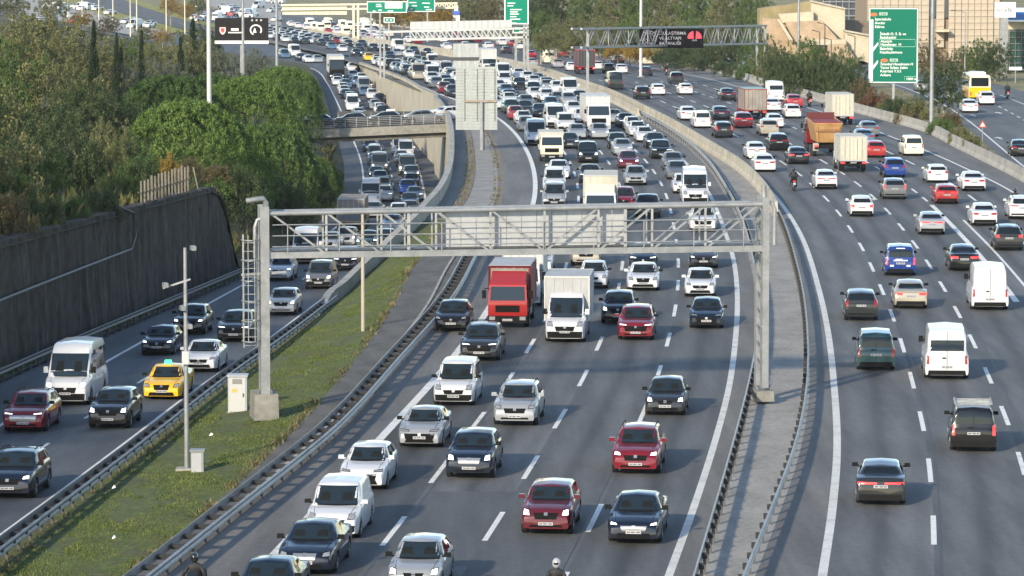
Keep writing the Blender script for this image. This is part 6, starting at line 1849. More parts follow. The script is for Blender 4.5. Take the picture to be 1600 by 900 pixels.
bus((p[0], p[1] + 3, zg(p[1])), math.atan2(1, exit_left.slope(p[1])), 'yellow and cream city bus on the exit road')

# traffic on the ramp bridge, seen from the side
for px, k, c, lab in ((502, 's', 'k', 'black saloon at the left end of ramp bridge'), (557, 's', 'd', 'dark grey saloon on the ramp bridge, second from left'), (610, 's', 'n', 'dark saloon with white roof board on ramp bridge'), (664, 's', 'g', 'grey saloon at the right end of ramp bridge')):
    x = bx(px); yb_ = BR_Y + 3.4
    o = car(KIND[k], CC[c], (x, yb_, dz_(x) - .02), 0.0, lab, None, 1, group='cars crossing the ramp bridge')
    o.rotation_euler = (0, -math.atan(sl), 0)
    if c == 'n': link('roof_board', MB().box((0, 0, 1.56), (.9, 1.0, .16)).mesh('roof_board', M_SIGNW), o)
p = gp(706, 188)
car('sedan', 'white', (p[0], p[1] + 1.5, 0), 0.5, 'white saloon leaving the ramp bridge beside the slatted sign', None, 1, group='cars crossing the ramp bridge')

# motorcycles
def moto(road, px, py, label, rl, **kw):
    loc, hd, p = spot(road, px, py, .72)
    motorbike(loc, hd, label, rl, **kw)
moto('A', 298, 964, 'motorbike on the shoulder at the bottom edge', 'rider in black with dark helmet by the guard rail, bottom edge', lit=True)
moto('A', 866, 974, 'motorbike below the maroon SUV at the bottom edge', 'rider in black with pale helmet at bottom centre', lit=True, helmet=plain('helmet_pale', (.35, .35, .37), .25, coat=.5))
moto('B', 1241, 299, 'motorbike with white plate near the median, outbound', 'rider in black on outbound motorbike near the median', accent='black')
moto('B', 1587, 335, 'motorbike behind the white SUV at right edge', 'rider in black at the right edge behind white SUV')
moto('B', 1266, 166, 'red-tailed motorbike by the outer barrier', 'rider in black by the outer barrier', accent='red')
moto('B', 1041, 117, 'tiny motorbike in the far outermost outbound lane', 'tiny dark rider in the far outermost outbound lane')
moto('E', 1575, 154, 'motorbike on the exit road right of the bus', 'rider in dark clothes right of the yellow bus')
moto('A', 639, 116, 'motorbike in far oncoming lane beside white SUV', 'rider in blue in the far oncoming traffic', jacket=plain('rider_blue', (.03, .06, .2), .7))

# the sunlit far jam at the top left: nothing tells these apart but colour and kind
rj = random.Random(11)
jam = [('s', 'w', 'tiny white car in the sunlit far jam at top left'), ('s', 'i', 'tiny silver car in the sunlit far jam at top left'), ('s', 'd', 'tiny dark car in the sunlit far jam at top left'), ('t', 'w', 'tiny white van in the sunlit far jam at top left'), ('s', 'r', 'tiny red car in the sunlit far jam at top left'), ('t', 'c', 'tiny cream van in the sunlit far jam at top left')]
for lane in range(5):
    Y = 715 + rj.uniform(0, 8)
    while Y < 960:
        f = frac(B_left, B_right, (lane + .5) / 5)
        x = f(Y) + rj.uniform(-.4, .4)
        px = 800 + x / Y * FPX
        if 425 < px < 610:
            k, c, lab = rj.choices(jam, weights=[5, 2, 2, 2, 1.5, 2])[0]
            o = car(KIND[k], CC[c], (x, Y, zg(Y)), math.atan2(8, f(Y + 4) - f(Y - 4)), lab, None, 0, brake=rj.random() < .4, group='sunlit far jam at top left')
        Y += rj.uniform(8, 15)
jam2 = [('s', 'w', 'tiny white oncoming car at the far end of main road'), ('s', 'g', 'tiny grey oncoming car at the far end of main road'), ('s', 'k', 'tiny black oncoming car at the far end of main road')]
for lane in range(4):
    Y = 800 + rj.uniform(0, 8)
    while Y < 940:
        f = frac(A_left, A_right, (lane + .5) / 4)
        x = f(Y); px = 800 + x / Y * FPX
        if 420 < px < 610:
            k, c, lab = rj.choice(jam2)
            car(KIND[k], CC[c], (x, Y, zg(Y)), math.atan2(8, f(Y + 4) - f(Y - 4)) + math.pi, lab, None, 0, group='far end of the oncoming jam')
        Y += rj.uniform(9, 16)

# ------------------------------------------------------------------ trees, shrubs and grass
LEAF = {
 'pine': leafy('pine_needles', (0.0614, 0.1105, 0.0260), (0.1365, 0.2210, 0.0494), (0.2321, 0.3250, 0.0845)),
 'pine_dark': leafy('dark_pine_needles', (0.0382, 0.0754, 0.0234), (0.0846, 0.1495, 0.0390), (0.1502, 0.2210, 0.0650)),
 'olive': leafy('olive_leaves', (0.0732, 0.0853, 0.0341), (0.1709, 0.1783, 0.0744), (0.3092, 0.2868, 0.1318)),
 'brown': leafy('brown_leaves', (0.0685, 0.0609, 0.0290), (0.1522, 0.1276, 0.0609), (0.2436, 0.1958, 0.1015)),
 'dark': leafy('dark_leaves', (0.0252, 0.0450, 0.0195), (0.0662, 0.0990, 0.0390), (0.1260, 0.1650, 0.0630)),
 'green': leafy('green_leaves', (0.0420, 0.0800, 0.0224), (0.1008, 0.1600, 0.0416), (0.1848, 0.2400, 0.0720)),
 'gold': leafy('autumn_leaves', (0.1449, 0.0978, 0.0230), (0.3260, 0.2185, 0.0460), (0.4588, 0.3220, 0.0805)),
 'grey': leafy('grey_leaves', (0.0788, 0.0938, 0.0688), (0.1575, 0.1750, 0.1250), (0.2362, 0.2500, 0.1875)),
 'red': leafy('reddish_leaves', (0.0840, 0.0400, 0.0220), (0.1680, 0.0850, 0.0450), (0.2520, 0.1400, 0.0700)),
 'cypress': leafy('cypress_leaves', (0.0101, 0.0240, 0.0120), (0.0227, 0.0456, 0.0192), (0.0378, 0.0660, 0.0264)),
}
M_BARK = noisy('bark', [(.3, (.07, .055, .04)), (.7, (.15, .125, .095))], scale=4, stretch=(1, 1, .2), rough=.95, bump=.5)
M_BARKP = noisy('pale_bark', [(.3, (.20, .17, .13)), (.7, (.34, .30, .24))], scale=4, stretch=(1, 1, .2), rough=.95, bump=.4)

def leaf_mesh(name, centers, radii, per, size, rng, up=.35, squash=.7, mat=None):
    """leaf faces spread over clumps, turned mostly outwards"""
    C = np.repeat(np.asarray(centers, float), per, axis=0)
    R = np.repeat(np.asarray(radii, float), per)
    n = len(C)
    d = rng.normal(size=(n, 3)); d[:, 2] += up
    d /= np.linalg.norm(d, axis=1)[:, None]
    rad = R * (rng.random(n) ** .35)
    p = C + d * rad[:, None] * np.array([1, 1, squash])
    nrm = d + rng.normal(scale=.55, size=(n, 3)); nrm /= np.linalg.norm(nrm, axis=1)[:, None]
    t = np.cross(nrm, rng.normal(size=(n, 3))); t /= np.linalg.norm(t, axis=1)[:, None] + 1e-9
    b = np.cross(nrm, t)
    s = size * rng.uniform(.6, 1.35, n)[:, None]
    bend = nrm * s * .25
    v = np.stack([p - t * s * .5, p + b * s * .32 - bend, p + t * s * .5, p - b * s * .32 - bend], 1).reshape(-1, 3)
    me = bpy.data.meshes.new(name)
    me.vertices.add(4 * n); me.loops.add(4 * n); me.polygons.add(n)
    me.vertices.foreach_set('co', v.ravel())
    me.loops.foreach_set('vertex_index', np.arange(4 * n, dtype=np.int32))
    me.polygons.foreach_set('loop_start', np.arange(0, 4 * n, 4, dtype=np.int32))
    me.polygons.foreach_set('loop_total', np.full(n, 4, dtype=np.int32))
    me.update(); me.validate()
    me.materials.append(mat or LEAF['green'])
    return me
def limbs(name, h, r0, spread, n, rng, mat, top=.85, start=.35):
    mb = MB()
    pts = [(0, 0, -.4)]
    x = y = 0
    for k in range(1, 6):
        x += rng.normal(0, .04) * h * .3; y += rng.normal(0, .04) * h * .3
        pts.append((x, y, h * top * k / 5))
    mb.tube(pts, [r0 * (1 - .15 * k) for k in range(6)], 7)
    for k in range(n):
        t = start + (top - start) * (k / max(1, n - 1)) * .85
        i = min(4, int(t / top * 5)); q = Vector(pts[i]).lerp(Vector(pts[i + 1]), .5)
        a = k * 2.4 + rng.uniform(-.4, .4)
        e = q + Vector((math.cos(a) * spread, math.sin(a) * spread, h * .22)) * rng.uniform(.6, 1)
        m_ = q.lerp(e, .5) + Vector((0, 0, -h * .03))
        mb.tube([q, m_, e], [r0 * .42, r0 * .28, r0 * .12], 5)
    return mb.mesh(name, mat, 60)
TREES = {}
def tree_proto(kind):
    if kind in TREES: return TREES[kind]
    out = []
    for sd in range(3):
        rng = np.random.default_rng(hash_seed(kind) + sd)
        if kind == 'pine':              # unit: crown radius 1, crown from z=0 to about .95; scaled on placing
            c, r = [], []
            for _ in range(1150):               # fine cauliflower lumps over the dome
                a = rng.uniform(0, 2 * math.pi); q = math.sqrt(rng.random()) * .97
                lump = 1 + .05 * math.sin(6 * a + sd) * math.sin(7 * q + sd) + .035 * math.sin(13 * a + 9 * q) + rng.normal(0, .015)
                z = (.74 * math.sqrt(max(0, 1 - q * q)) ** .9) * lump
                c.append((q * math.cos(a) * lump, q * math.sin(a) * lump, z)); r.append(rng.uniform(.035, .07))
            for _ in range(350):
                a = rng.uniform(0, 2 * math.pi); q = rng.uniform(.72, .99)
                c.append((q * math.cos(a), q * math.sin(a), rng.uniform(-.25, .30))); r.append(rng.uniform(.05, .09))
            for _ in range(120):
                a = rng.uniform(0, 2 * math.pi); q = math.sqrt(rng.random()) * .8
                c.append((q * math.cos(a), q * math.sin(a), .62 * math.sqrt(max(0, 1 - q * q)) * rng.uniform(.4, .95))); r.append(rng.uniform(.12, .2))
            crown = leaf_mesh('crown', c, r, 30, .026, rng, .7, .95, LEAF['pine'])
            tm = limbs('trunk', 1.4, .05, .6, 7, rng, M_BARK, .8, .3)
            for v_ in tm.vertices: v_.co.z -= .75
        elif kind == 'broad':
            c, r = [], []
            for _ in range(300):
                d = rng.normal(size=3); d /= np.linalg.norm(d); q = rng.random() ** .36
                lump = 1 + .24 * math.sin(3 * math.atan2(d[1], d[0]) + sd) * math.sin(4 * d[2] + sd) + .12 * math.sin(7 * math.atan2(d[1], d[0]) + 5 * d[2])
                c.append((d[0] * q * lump, d[1] * q * lump, .55 + d[2] * q * .72 * lump)); r.append(rng.uniform(.05, .14))
            crown = leaf_mesh('crown', c, r, 62, .036, rng, .25, .9, LEAF['olive'])
            tm = limbs('trunk', 1.3, .055, .75, 9, rng, M_BARKP, .8, .12)
            for v_ in tm.vertices: v_.co.z -= .65
        elif kind == 'cypress':
            c, r = [], []
            for _ in range(120):
                z = rng.random(); q = (.33 * (1 - z) ** .75 + .03) * math.sqrt(rng.random()); a = rng.uniform(0, 7)
                c.append((q * math.cos(a), q * math.sin(a), z)); r.append(rng.uniform(.05, .10))
            crown = leaf_mesh('crown', c, r, 45, .038, rng, .6, 1.3, LEAF['cypress'])
            tm = limbs('trunk', .9, .025, .12, 4, rng, M_BARK, .9, .2)
        else:                           # bush
            c, r = [], []
            for _ in range(70):
                a = rng.uniform(0, 2 * math.pi); q = math.sqrt(rng.random()) * .9
                z = .75 * math.sqrt(max(0, 1 - q * q)) * rng.random() ** .5 + rng.normal(0, .06)
                c.append((q * math.cos(a), q * math.sin(a), max(.04, z))); r.append(rng.uniform(.12, .24))
            crown = leaf_mesh('crown', c, r, 130, .046, rng, .4, .9, LEAF['dark'])
            tm = limbs('trunk', .7, .035, .4, 6, rng, M_BARK, .8, .05)
        out.append((crown, tm))
    TREES[kind] = out
    return out
def hash_seed(s): return sum(ord(ch) * (i + 3) for i, ch in enumerate(s))
_tc = [0]
def tree(kind, leaf, X_, Y_, zbase, rad, height, label, group, cat='tree', name=None):
    """crown radius and height in metres; the crown starts at zbase"""
    pr = tree_proto(kind)[_tc[0] % 3]; _tc[0] += 1
    root = empty(name or {'pine': 'stone_pine', 'broad': 'leafy_tree', 'cypress': 'cypress_tree', 'bush': 'shrub'}[kind], (X_, Y_, zbase))
    tag(root, label, cat, group)
    unit = {'pine': .85, 'broad': 1.30, 'cypress': 1.05, 'bush': .85}[kind]
    rx = rad if kind != 'cypress' else rad / .36
    cr_ = link('crown', pr[0], root, rz=_tc[0] * 1.7); cr_.scale = (rx, rx, height / unit); set_mat(cr_, LEAF[leaf])
    tk = link('trunk', pr[1], root, rz=_tc[0] * 1.7); tk.scale = (rx, rx, height / unit)
    return root
def tree_px(kind, leaf, px, y_top, y_bot, wpx, Y, label, group, **kw):
    x = (px - 800) / FPX * Y
    zt = at_depth(px, y_top, Y)[2]; zb_ = at_depth(px, y_bot, Y)[2]
    return tree(kind, leaf, x, Y, zb_, wpx / 2 / FPX * Y, zt - zb_, label, group, **kw)
def row(kind, specs, word, group, where, **kw):
    """specs: px, top, bottom, width, distance, leaf; labels count from the left"""
    sp = sorted(specs)
    for i, (px, yt, yb, wp, Y, leaf) in enumerate(sp):
        adj = {'pine': 'bright green', 'pine_dark': 'deep green', 'olive': 'olive-green', 'brown': 'brownish', 'dark': 'dark green', 'green': 'green', 'gold': 'golden autumn', 'grey': 'grey-green', 'red': 'reddish', 'cypress': 'near-black'}[leaf]
        same = [s for s in sp if s[5] == leaf]
        pos = ORD[same.index((px, yt, yb, wp, Y, leaf))] if len(same) > 1 else 'only'
        lab = '%s %s %s, %s from the left' % (adj, word, where, pos) if pos != 'only' else '%s %s %s, the only such one' % (adj, word, where)
        tree_px(kind, leaf, px, yt, yb, wp, Y, lab, group, **kw)
# stone pines on the left bank
row('pine', [(292, 150, 268, 205, 286, 'pine'), (415, 188, 320, 175, 318, 'pine_dark'), (488, 240, 318, 100, 345, 'pine_dark'), (362, 185, 300, 150, 300, 'pine'), (235, 172, 260, 110, 300, 'pine_dark')], 'stone pine', 'stone pines on the left bank', 'in the front row of pines')
row('pine', [(262, 113, 190, 150, 338, 'pine_dark'), (385, 116, 200, 170, 345, 'pine'), (462, 126, 200, 92, 384, 'pine_dark'), (440, 100, 165, 130, 420, 'pine'), (330, 112, 180, 130, 372, 'pine_dark'), (446, 172, 262, 84, 372, 'pine_dark')], 'stone pine', 'stone pines behind', 'in the back row of pines')
# mixed trees on the hillside above the wall
row('broad', [(40, 28, 150, 150, 330, 'olive'), (118, 34, 150, 150, 350, 'olive'), (8, 60, 210, 130, 300, 'green'), (95, 95, 220, 150, 300, 'olive'), (165, 60, 170, 95, 370, 'olive'), (60, 10, 110, 130, 390, 'olive')], 'tall tree', 'tall trees above the wall', 'above the dark wall')
row('broad', [(205, 55, 150, 100, 395, 'green'), (250, 62, 160, 90, 390, 'olive'), (290, 50, 150, 100, 395, 'olive'), (232, 88, 180, 80, 360, 'grey'), (190, 95, 180, 80, 352, 'grey'), (345, 72, 150, 70, 420, 'grey'), (318, 40, 120, 70, 440, 'dark'), (395, 75, 140, 60, 455, 'grey'), (150, 75, 160, 70, 380, 'dark'), (268, 92, 170, 70, 365, 'grey')], 'tree', 'trees before the billboard', 'below the far sunlit road')
row('cypress', [(148, 33, 150, 22, 300, 'cypress'), (183, 55, 160, 18, 330, 'cypress'), (222, 48, 150, 15, 350, 'cypress'), (190, 62, 150, 14, 352, 'cypress'), (283, 60, 150, 20, 370, 'cypress'), (302, 30, 130, 26, 430, 'cypress')], 'cypress', 'cypresses on the hill', 'among the hillside trees')
row('broad', [(25, 150, 330, 130, 222, 'dark'), (95, 160, 330, 130, 236, 'dark'), (165, 185, 300, 90, 250, 'olive'), (200, 200, 310, 90, 256, 'dark'), (140, 225, 330, 90, 238, 'dark'), (60, 220, 350, 100, 226, 'green'), (185, 150, 240, 100, 290, 'dark'), (122, 120, 230, 110, 285, 'dark')], 'lower tree', 'lower trees behind the wall', 'just behind the dark wall')
row('bush', [(12, 300, 385, 90, 192, 'brown'), (60, 300, 372, 90, 200, 'dark'), (105, 305, 360, 80, 207, 'green'), (150, 290, 350, 80, 214, 'dark'), (190, 262, 325, 75, 232, 'green'), (222, 250, 312, 60, 240, 'dark'), (258, 240, 285, 50, 252, 'gold'), (225, 235, 285, 60, 248, 'green'), (338, 254, 286, 56, 258, 'brown'), (368, 256, 290, 44, 258, 'dark'), (20, 260, 330, 80, 205, 'green'), (296, 246, 284, 46, 260, 'brown')], 'shrub', 'shrubs on the wall top', 'on top of the dark wall', cat='shrub')
row('bush', [(385, 270, 345, 90, 285, 'dark'), (440, 275, 345, 80, 305, 'dark'), (495, 270, 330, 60, 325, 'dark'), (514, 255, 305, 50, 360, 'dark'), (410, 262, 320, 90, 310, 'dark')], 'shrub', 'shrubs at the foot of the pines', 'at the foot of the pines', cat='shrub')
# trees out of the frame to the left that shade the road
for i in range(13):
    Y_ = 62 + i * 11.5
    tree('broad', ('olive', 'dark', 'brown')[i % 3], wall_base(Y_) - 6.5 - (i % 2) * 3, Y_, zl(Y_) + WALL_H + .8, 4.6, 8.6, 'tall roadside tree left of the frame above the wall', 'trees left of the frame')
# right verge
row('broad', [(1212, 66, 140, 60, 475, 'dark'), (1255, 58, 150, 80, 462, 'green'), (1298, 78, 155, 70, 455, 'dark'), (1330, 92, 165, 60, 448, 'dark'), (1235, 80, 150, 60, 455, 'dark'), (1275, 68, 150, 60, 470, 'olive'), (1318, 72, 150, 56, 480, 'green'), (1200, 70, 130, 50, 500, 'olive'), (1345, 118, 170, 45, 436, 'brown'), (1475, 95, 165, 80, 395, 'dark'), (1455, 60, 115, 50, 520, 'brown'), (1530, 60, 115, 60, 520, 'green'), (1555, 62, 118, 60, 515, 'dark'), (1500, 72, 118, 50, 525, 'olive')], 'tree', 'trees by the outbound road', 'near the big green sign')
row('bush', [(1365, 140, 182, 55, 418, 'red'), (1400, 148, 192, 55, 405, 'dark'), (1430, 152, 200, 50, 397, 'olive'), (1418, 168, 206, 50, 388, 'brown'), (1470, 180, 220, 50, 368, 'green'), (1500, 196, 236, 44, 352, 'olive'), (1485, 170, 205, 40, 382, 'brown'), (1380, 160, 186, 40, 410, 'olive'), (1310, 142, 170, 44, 440, 'brown'), (1270, 132, 160, 40, 455, 'dark'), (1340, 148, 178, 44, 428, 'dark'), (1520, 208, 246, 34, 342, 'olive')], 'shrub', 'shrubs on the outbound verge', 'on the verge under the green sign', cat='shrub')
row('broad', [(845, 12, 75, 60, 640, 'green'), (905, 25, 80, 80, 620, 'olive'), (945, 30, 84, 60, 610, 'olive'), (985, 22, 84, 60, 615, 'green'), (1035, 20, 90, 60, 610, 'olive'), (1078, 18, 92, 60, 605, 'green'), (1115, 25, 100, 60, 600, 'olive'), (1150, 28, 105, 55, 590, 'dark'), (1180, 38, 112, 55, 575, 'green'), (1060, 68, 104, 70, 590, 'dark'), (1105, 60, 110, 55, 585, 'dark'), (870, 30, 74, 50, 635, 'olive')], 'tree', 'trees behind the message board', 'behind the LED message gantry')
row('broad', [(628, 2, 40, 70, 860, 'gold'), (668, 4, 40, 60, 850, 'gold'), (705, -4, 40, 70, 860, 'olive'), (745, -6, 38, 70, 850, 'olive'), (772, -8, 40, 60, 840, 'brown'), (690, 10, 38, 50, 835, 'gold'), (840, -20, 40, 70, 760, 'dark'), (880, -25, 40, 90, 770, 'olive'), (925, -25, 42, 80, 760, 'green'), (965, -20, 44, 80, 750, 'olive'), (1005, -25, 46, 80, 745, 'green'), (1050, -25, 46, 80, 740, 'olive'), (1095, -25, 48, 80, 730, 'green'), (1140, -25, 48, 80, 720, 'olive'), (1180, -20, 50, 70, 700, 'green'), (810, -10, 50, 50, 780, 'dark'), (600, 8, 36, 50, 870, 'brown'), (820, -4, 52, 60, 745, 'dark'), (650, -14, 20, 90, 930, 'olive'), (730, -18, 20, 90, 930, 'brown')], 'distant tree', 'distant trees along the top', 'along the top edge')
row('bush', [(858, 48, 76, 60, 625, 'olive'), (900, 55, 80, 60, 615, 'olive'), (935, 60, 86, 50, 605, 'olive'), (965, 66, 92, 50, 595, 'gold'), (1000, 70, 95, 50, 590, 'gold'), (1085, 84, 108, 50, 565, 'dark'), (1130, 94, 118, 50, 545, 'dark'), (1170, 100, 128, 50, 525, 'green'), (1040, 80, 100, 50, 580, 'dark')], 'shrub', 'shrubs behind the far barrier', 'behind the far outer barrier', cat='shrub')
# low growth on verges
def tufts(name, label, cat, boxes, n, h, mat, seed, thin=-.22):
    """blades of grass as one mass: boxes = (fl, fr, zfl, zfr, y0, y1, share)"""
    rng = np.random.default_rng(seed)
    P = []
    for fl, fr, za, zb_, y0, y1, share in boxes:
        m = int(n * share)
        ys = np.exp(rng.uniform(math.log(y0), math.log(y1), m)) if y0 > 0 else rng.uniform(y0, y1, m)
        clump = rng.random((60, 2))
        t = rng.random(m)
        for y_, t_ in zip(ys, t):
            a, b = fl(y_), fr(y_)
            P.append((a + (b - a) * t_, y_, za(y_) + (zb_(y_) - za(y_)) * t_))
    from mathutils import noise as mnoise
    P = np.array([p for p in P if mnoise.noise(Vector((p[0] * .55, p[1] * .16, seed))) + .55 * mnoise.noise(Vector((p[0] * 1.7, p[1] * .6, seed + 4))) > thin]); n = len(P)
    hh = h * rng.uniform(.35, 1.25, n) * (.6 + .8 * (np.sin(P[:, 0] * 1.3 + P[:, 1] * .37) * np.sin(P[:, 1] * .61 + 1) * .5 + .5))
    a = rng.uniform(0, 2 * math.pi, n)
    wv = np.stack([np.cos(a), np.sin(a), np.zeros(n)], 1) * (hh * .28)[:, None]
    lean = rng.normal(scale=.45, size=(n, 3)); lean[:, 2] = 1
    tip = P + lean * hh[:, None]
    v = np.stack([P - wv, P + wv, tip], 1).reshape(-1, 3)
    me = bpy.data.meshes.new(name)
    me.vertices.add(3 * n); me.loops.add(3 * n); me.polygons.add(n)
    me.vertices.foreach_set('co', v.ravel()); me.loops.foreach_set('vertex_index', np.arange(3 * n, dtype=np.int32))
    me.polygons.foreach_set('loop_start', np.arange(0, 3 * n, 3, dtype=np.int32)); me.polygons.foreach_set('loop_total', np.full(n, 3, dtype=np.int32))
    me.update(); me.materials.append(mat)
    return tag(link(name, me), label, cat, kind='stuff')
M_BLADE = leafy('grass_blades', (.075, .105, .020), (.145, .195, .040), (.24, .24, .085), trans=.3)
M_WEED = leafy('dry_weeds', (.07, .065, .03), (.16, .14, .07), (.28, .24, .13), trans=.25)
tufts('grass', 'short green grass with dry patches on the strip between roads', 'grass', [(off(_le, .8), off(grass_r, -.05), lambda Y: strip_z(Y) + (zg(Y) - strip_z(Y)) * .14, zg, 100, 258, 1.0)], 90000, .062, M_BLADE, 3)
tufts('dry_weeds', 'dry weeds along verge edges and wall foot', 'weeds', [
    (off(_le, .35), off(_le, 1.0), strip_z, strip_z, 100, 240, .18), (off(grass_r, -.35), off(grass_r, .12), zg, zg, 100, 258, .14), (off(wall_base, .1), off(wall_base, .8), lambda Y: zl(Y) + .14, lambda Y: zl(Y) + .14, 110, 262, .18),
    (off(bar_right, .8), verge_r, zg, zx, 260, 480, .34), (off(rail_A, -.9), off(rail_A, -.3), zg, zg, 262, 400, .08), (off(_le, 1.4), off(_le, 2.2), zg, zg, 262, 400, .08)], 16000, .16, M_WEED, 4)
tufts('wall_foot_weeds', 'green weeds sprouting along the foot of the dark wall', 'weeds', [(off(wall_base, .15), off(wall_base, .75), lambda Y: zl(Y) + .14, lambda Y: zl(Y) + .14, 120, 255, 1.0)], 9000, .26, LEAF['green'], 8, .12)
tufts('undergrowth', 'rough undergrowth covering the wooded hillside', 'undergrowth', [(lambda Y: _be(Y) - 22, lambda Y: _be(Y) - 1.2, lambda Y: hill_z(Y, 22), lambda Y: hill_z(Y, 1.2), 150, 470, 1.0)], 30000, .75, leafy('undergrowth_leaves', (.03, .04, .015), (.075, .085, .03), (.15, .12, .05), trans=.2), 5)

# ------------------------------------------------------------------ buildings at the top right
M_TILE = noisy('beige_tile', [(.3, (.36, .305, .235)), (.55, (.42, .36, .285)), (.8, (.46, .40, .32))], scale=.25, rough=.6, fine=(1.2, .05))
M_CREAMW = noisy('cream_render', [(.3, (.42, .375, .28)), (.7, (.51, .465, .355))], scale=.3, rough=.8, fine=(1.5, .08))
M_EARTH = noisy('reddish_earth', [(.3, (.33, .245, .165)), (.7, (.44, .335, .235))], scale=.4, rough=.95, bump=.3, bscale=2, fine=(1, .12))
M_GLASSG = plain('green_glazing', (.02, .07, .06), .08, spec=.7)
M_GLASSB = plain('grey_glazing', (.07, .085, .10), .10, spec=.7)
def block(parent, name, px0_, px1_, py0_, py1_, Y, depth, mat):
    x0_, x1_ = X(px0_, Y), X(px1_, Y)
    z1, z0 = Z(py0_, Y), Z(py1_, Y)
    o = part(name, MB().box(((x0_ + x1_) / 2, Y + depth / 2, (z0 + z1) / 2), (x1_ - x0_, depth, z1 - z0)), mat, parent)
    o.matrix_parent_inverse = Matrix.Translation(-Vector(parent.location)); return o
YB = 640.0
root = empty('tiled_building', (X(1455, YB), YB, zg(YB)))
tag(root, 'large beige tile-clad building behind the big green sign', 'building')
block(root, 'core', 1353, 1562, -60, 118, YB + .5, 22, plain('joint_tan', (.26, .20, .14), .8))
TW = 15.0 / FPX * YB
def panels(px0_, px1_, py0_, py1_, Y, dx, dy, mat, curve=0.0):
    inv_ = Matrix.Translation(-Vector(root.location))
    nx = round((px1_ - px0_) / dx); ny = round((py1_ - py0_) / dy)
    w_ = (px1_ - px0_) / nx / FPX * Y; h_ = (py1_ - py0_) / ny / FPX * Y
    me = MB().box((0, 0, 0), (w_ - .07, .16, h_ - .07)).mesh('facade_panel', mat)
    for i in range(nx):
        for j in range(ny):
            t = (i + .5) / nx * 2 - 1
            o = link('facade_panel', me, root, (X(px0_ + (i + .5) * (px1_ - px0_) / nx, Y), Y - .1 + curve * t * t, Z(py0_ + (j + .5) * (py1_ - py0_) / ny, Y)))
            o.matrix_parent_inverse = inv_
panels(1354, 1450, -14, 96, YB, 12, 11, M_TILE)
panels(1461, 1474, -14, 74, YB, 13, 11, M_TILE)
panels(1481, 1561, -14, 96, YB - 1.2, 10, 10, M_TILE, 0.9)
block(root, 'window_slot', 1450.3, 1460.7, -20, 27, YB - .05, .3, M_GLASSB)
block(root, 'window_slot', 1474.3, 1480.5, -20, 28, YB - .05, .3, M_GLASSB)
block(root, 'entrance_canopy', 1462, 1482, 46, 50, YB - 3, 3, M_CREAMW)
root2 = empty('glass_office', (X(1320, 700), 700, zg(700)))
tag(root2, 'grey glass office block behind the cream retaining wall', 'building')
block(root2, 'wall', 1284, 1358, -50, 60, 700, 16, M_GLASSB)
root = root2
for k in range(8):
    block(root2, 'mullion', 1285 + k * 10, 1286 + k * 10, -40, 40, 699.7, .3, M_GALV)
for k in range(5):
    block(root2, 'floor_band', 1284, 1358, -20 + k * 11, -18.4 + k * 11, 699.6, .3, M_GALV)
# stepped walls and slopes of the construction site
root = empty('stepped_retaining_wall', (X(1290, 600), 600, zg(600)))
tag(root, 'cream stepped retaining wall with reddish infill left of green sign', 'wall')
inv = Matrix.Translation(-Vector(root.location))
def sheet(name, pix, Y, thick, mat):
    """a slab whose face shows the given outline"""
    f = [(X(a, Y), Y, Z(b, Y)) for a, b in pix]; bk = [(x, y + thick, z) for x, y, z in f]
    n = len(f)
    o = part(name, MB().add(f + bk, [tuple(range(n)), tuple(range(n, 2 * n))] + [(k, (k + 1) % n, n + (k + 1) % n, n + k) for k in range(n)]), mat, root)
    o.matrix_parent_inverse = inv; return o
sheet('upper_wall', [(1266, 2), (1319, 14), (1319, 66), (1285, 34), (1266, 30)], 606, 2.0, M_CREAMW)
sheet('coping', [(1265, 0), (1320, 12.5), (1320, 15), (1265, 3)], 605.6, 2.6, M_BEIGE)
sheet('middle_wall', [(1319, 48), (1360, 56), (1360, 100), (1330, 88), (1319, 66)], 604, 2.0, M_CREAMW)
sheet('coping', [(1318, 46.5), (1361, 54.5), (1361, 57), (1318, 49)], 603.5, 2.6, M_BEIGE)
sheet('brown_fence', [(1320, 31), (1360, 33), (1360, 56), (1320, 47)], 612, .4, noisy('brown_hoarding', [(.3, (.14, .11, .085)), (.7, (.2, .165, .13))], scale=.6))
sheet('earth_panel', [(1226, 35), (1283, 32), (1308, 61), (1240, 66)], 603, 1.5, M_EARTH)
sheet('slope_kerb', [(1213, 30), (1217, 30), (1238, 62), (1233, 63)], 601.5, 1.0, M_CREAMW)
sheet('lower_ledge', [(1255, 61), (1320, 62), (1322, 70), (1258, 70)], 602, 1.5, M_CREAMW)
sheet('earth_panel', [(1293, 70), (1320, 68), (1345, 105), (1293, 105)], 601, 1.5, M_EARTH)
sheet('upper_ledge', [(1215, 22), (1270, 18), (1270, 33), (1222, 36)], 604.5, 1.5, M_CREAMW)
sheet('earth_base', [(1190, 28), (1225, 30), (1262, 70), (1296, 72), (1300, 125), (1190, 125)], 605.2, 2.0, M_EARTH)
sheet('earth_slope', [(1186, 14), (1266, 2), (1268, 24), (1186, 42)], 615, 6.0, noisy('dry_slope', [(.3, (.20, .17, .085)), (.7, (.36, .30, .17))], scale=.3, rough=1))
for px, yt, yb in ((1288, 38, 96), (1335, 57, 92), (1280, 50, 96), (1298, 62, 100)):
    tag(link('thin_lamp_post', MB().tube([(0, 0, 0), (0, 0, Z(yt, 590) - Z(yb, 590)), (-1.2, 0, Z(yt, 590) - Z(yb, 590) + .3)], .09, 6).mesh('thin_lamp_post', M_DGREY), loc=(X(px, 590), 590, Z(yb, 590))), 'thin dark lamp post at %s before the cream wall' % {1288: 'the middle', 1335: 'the right end', 1280: 'the left end', 1298: 'the right of centre'}[px], 'lamp post')
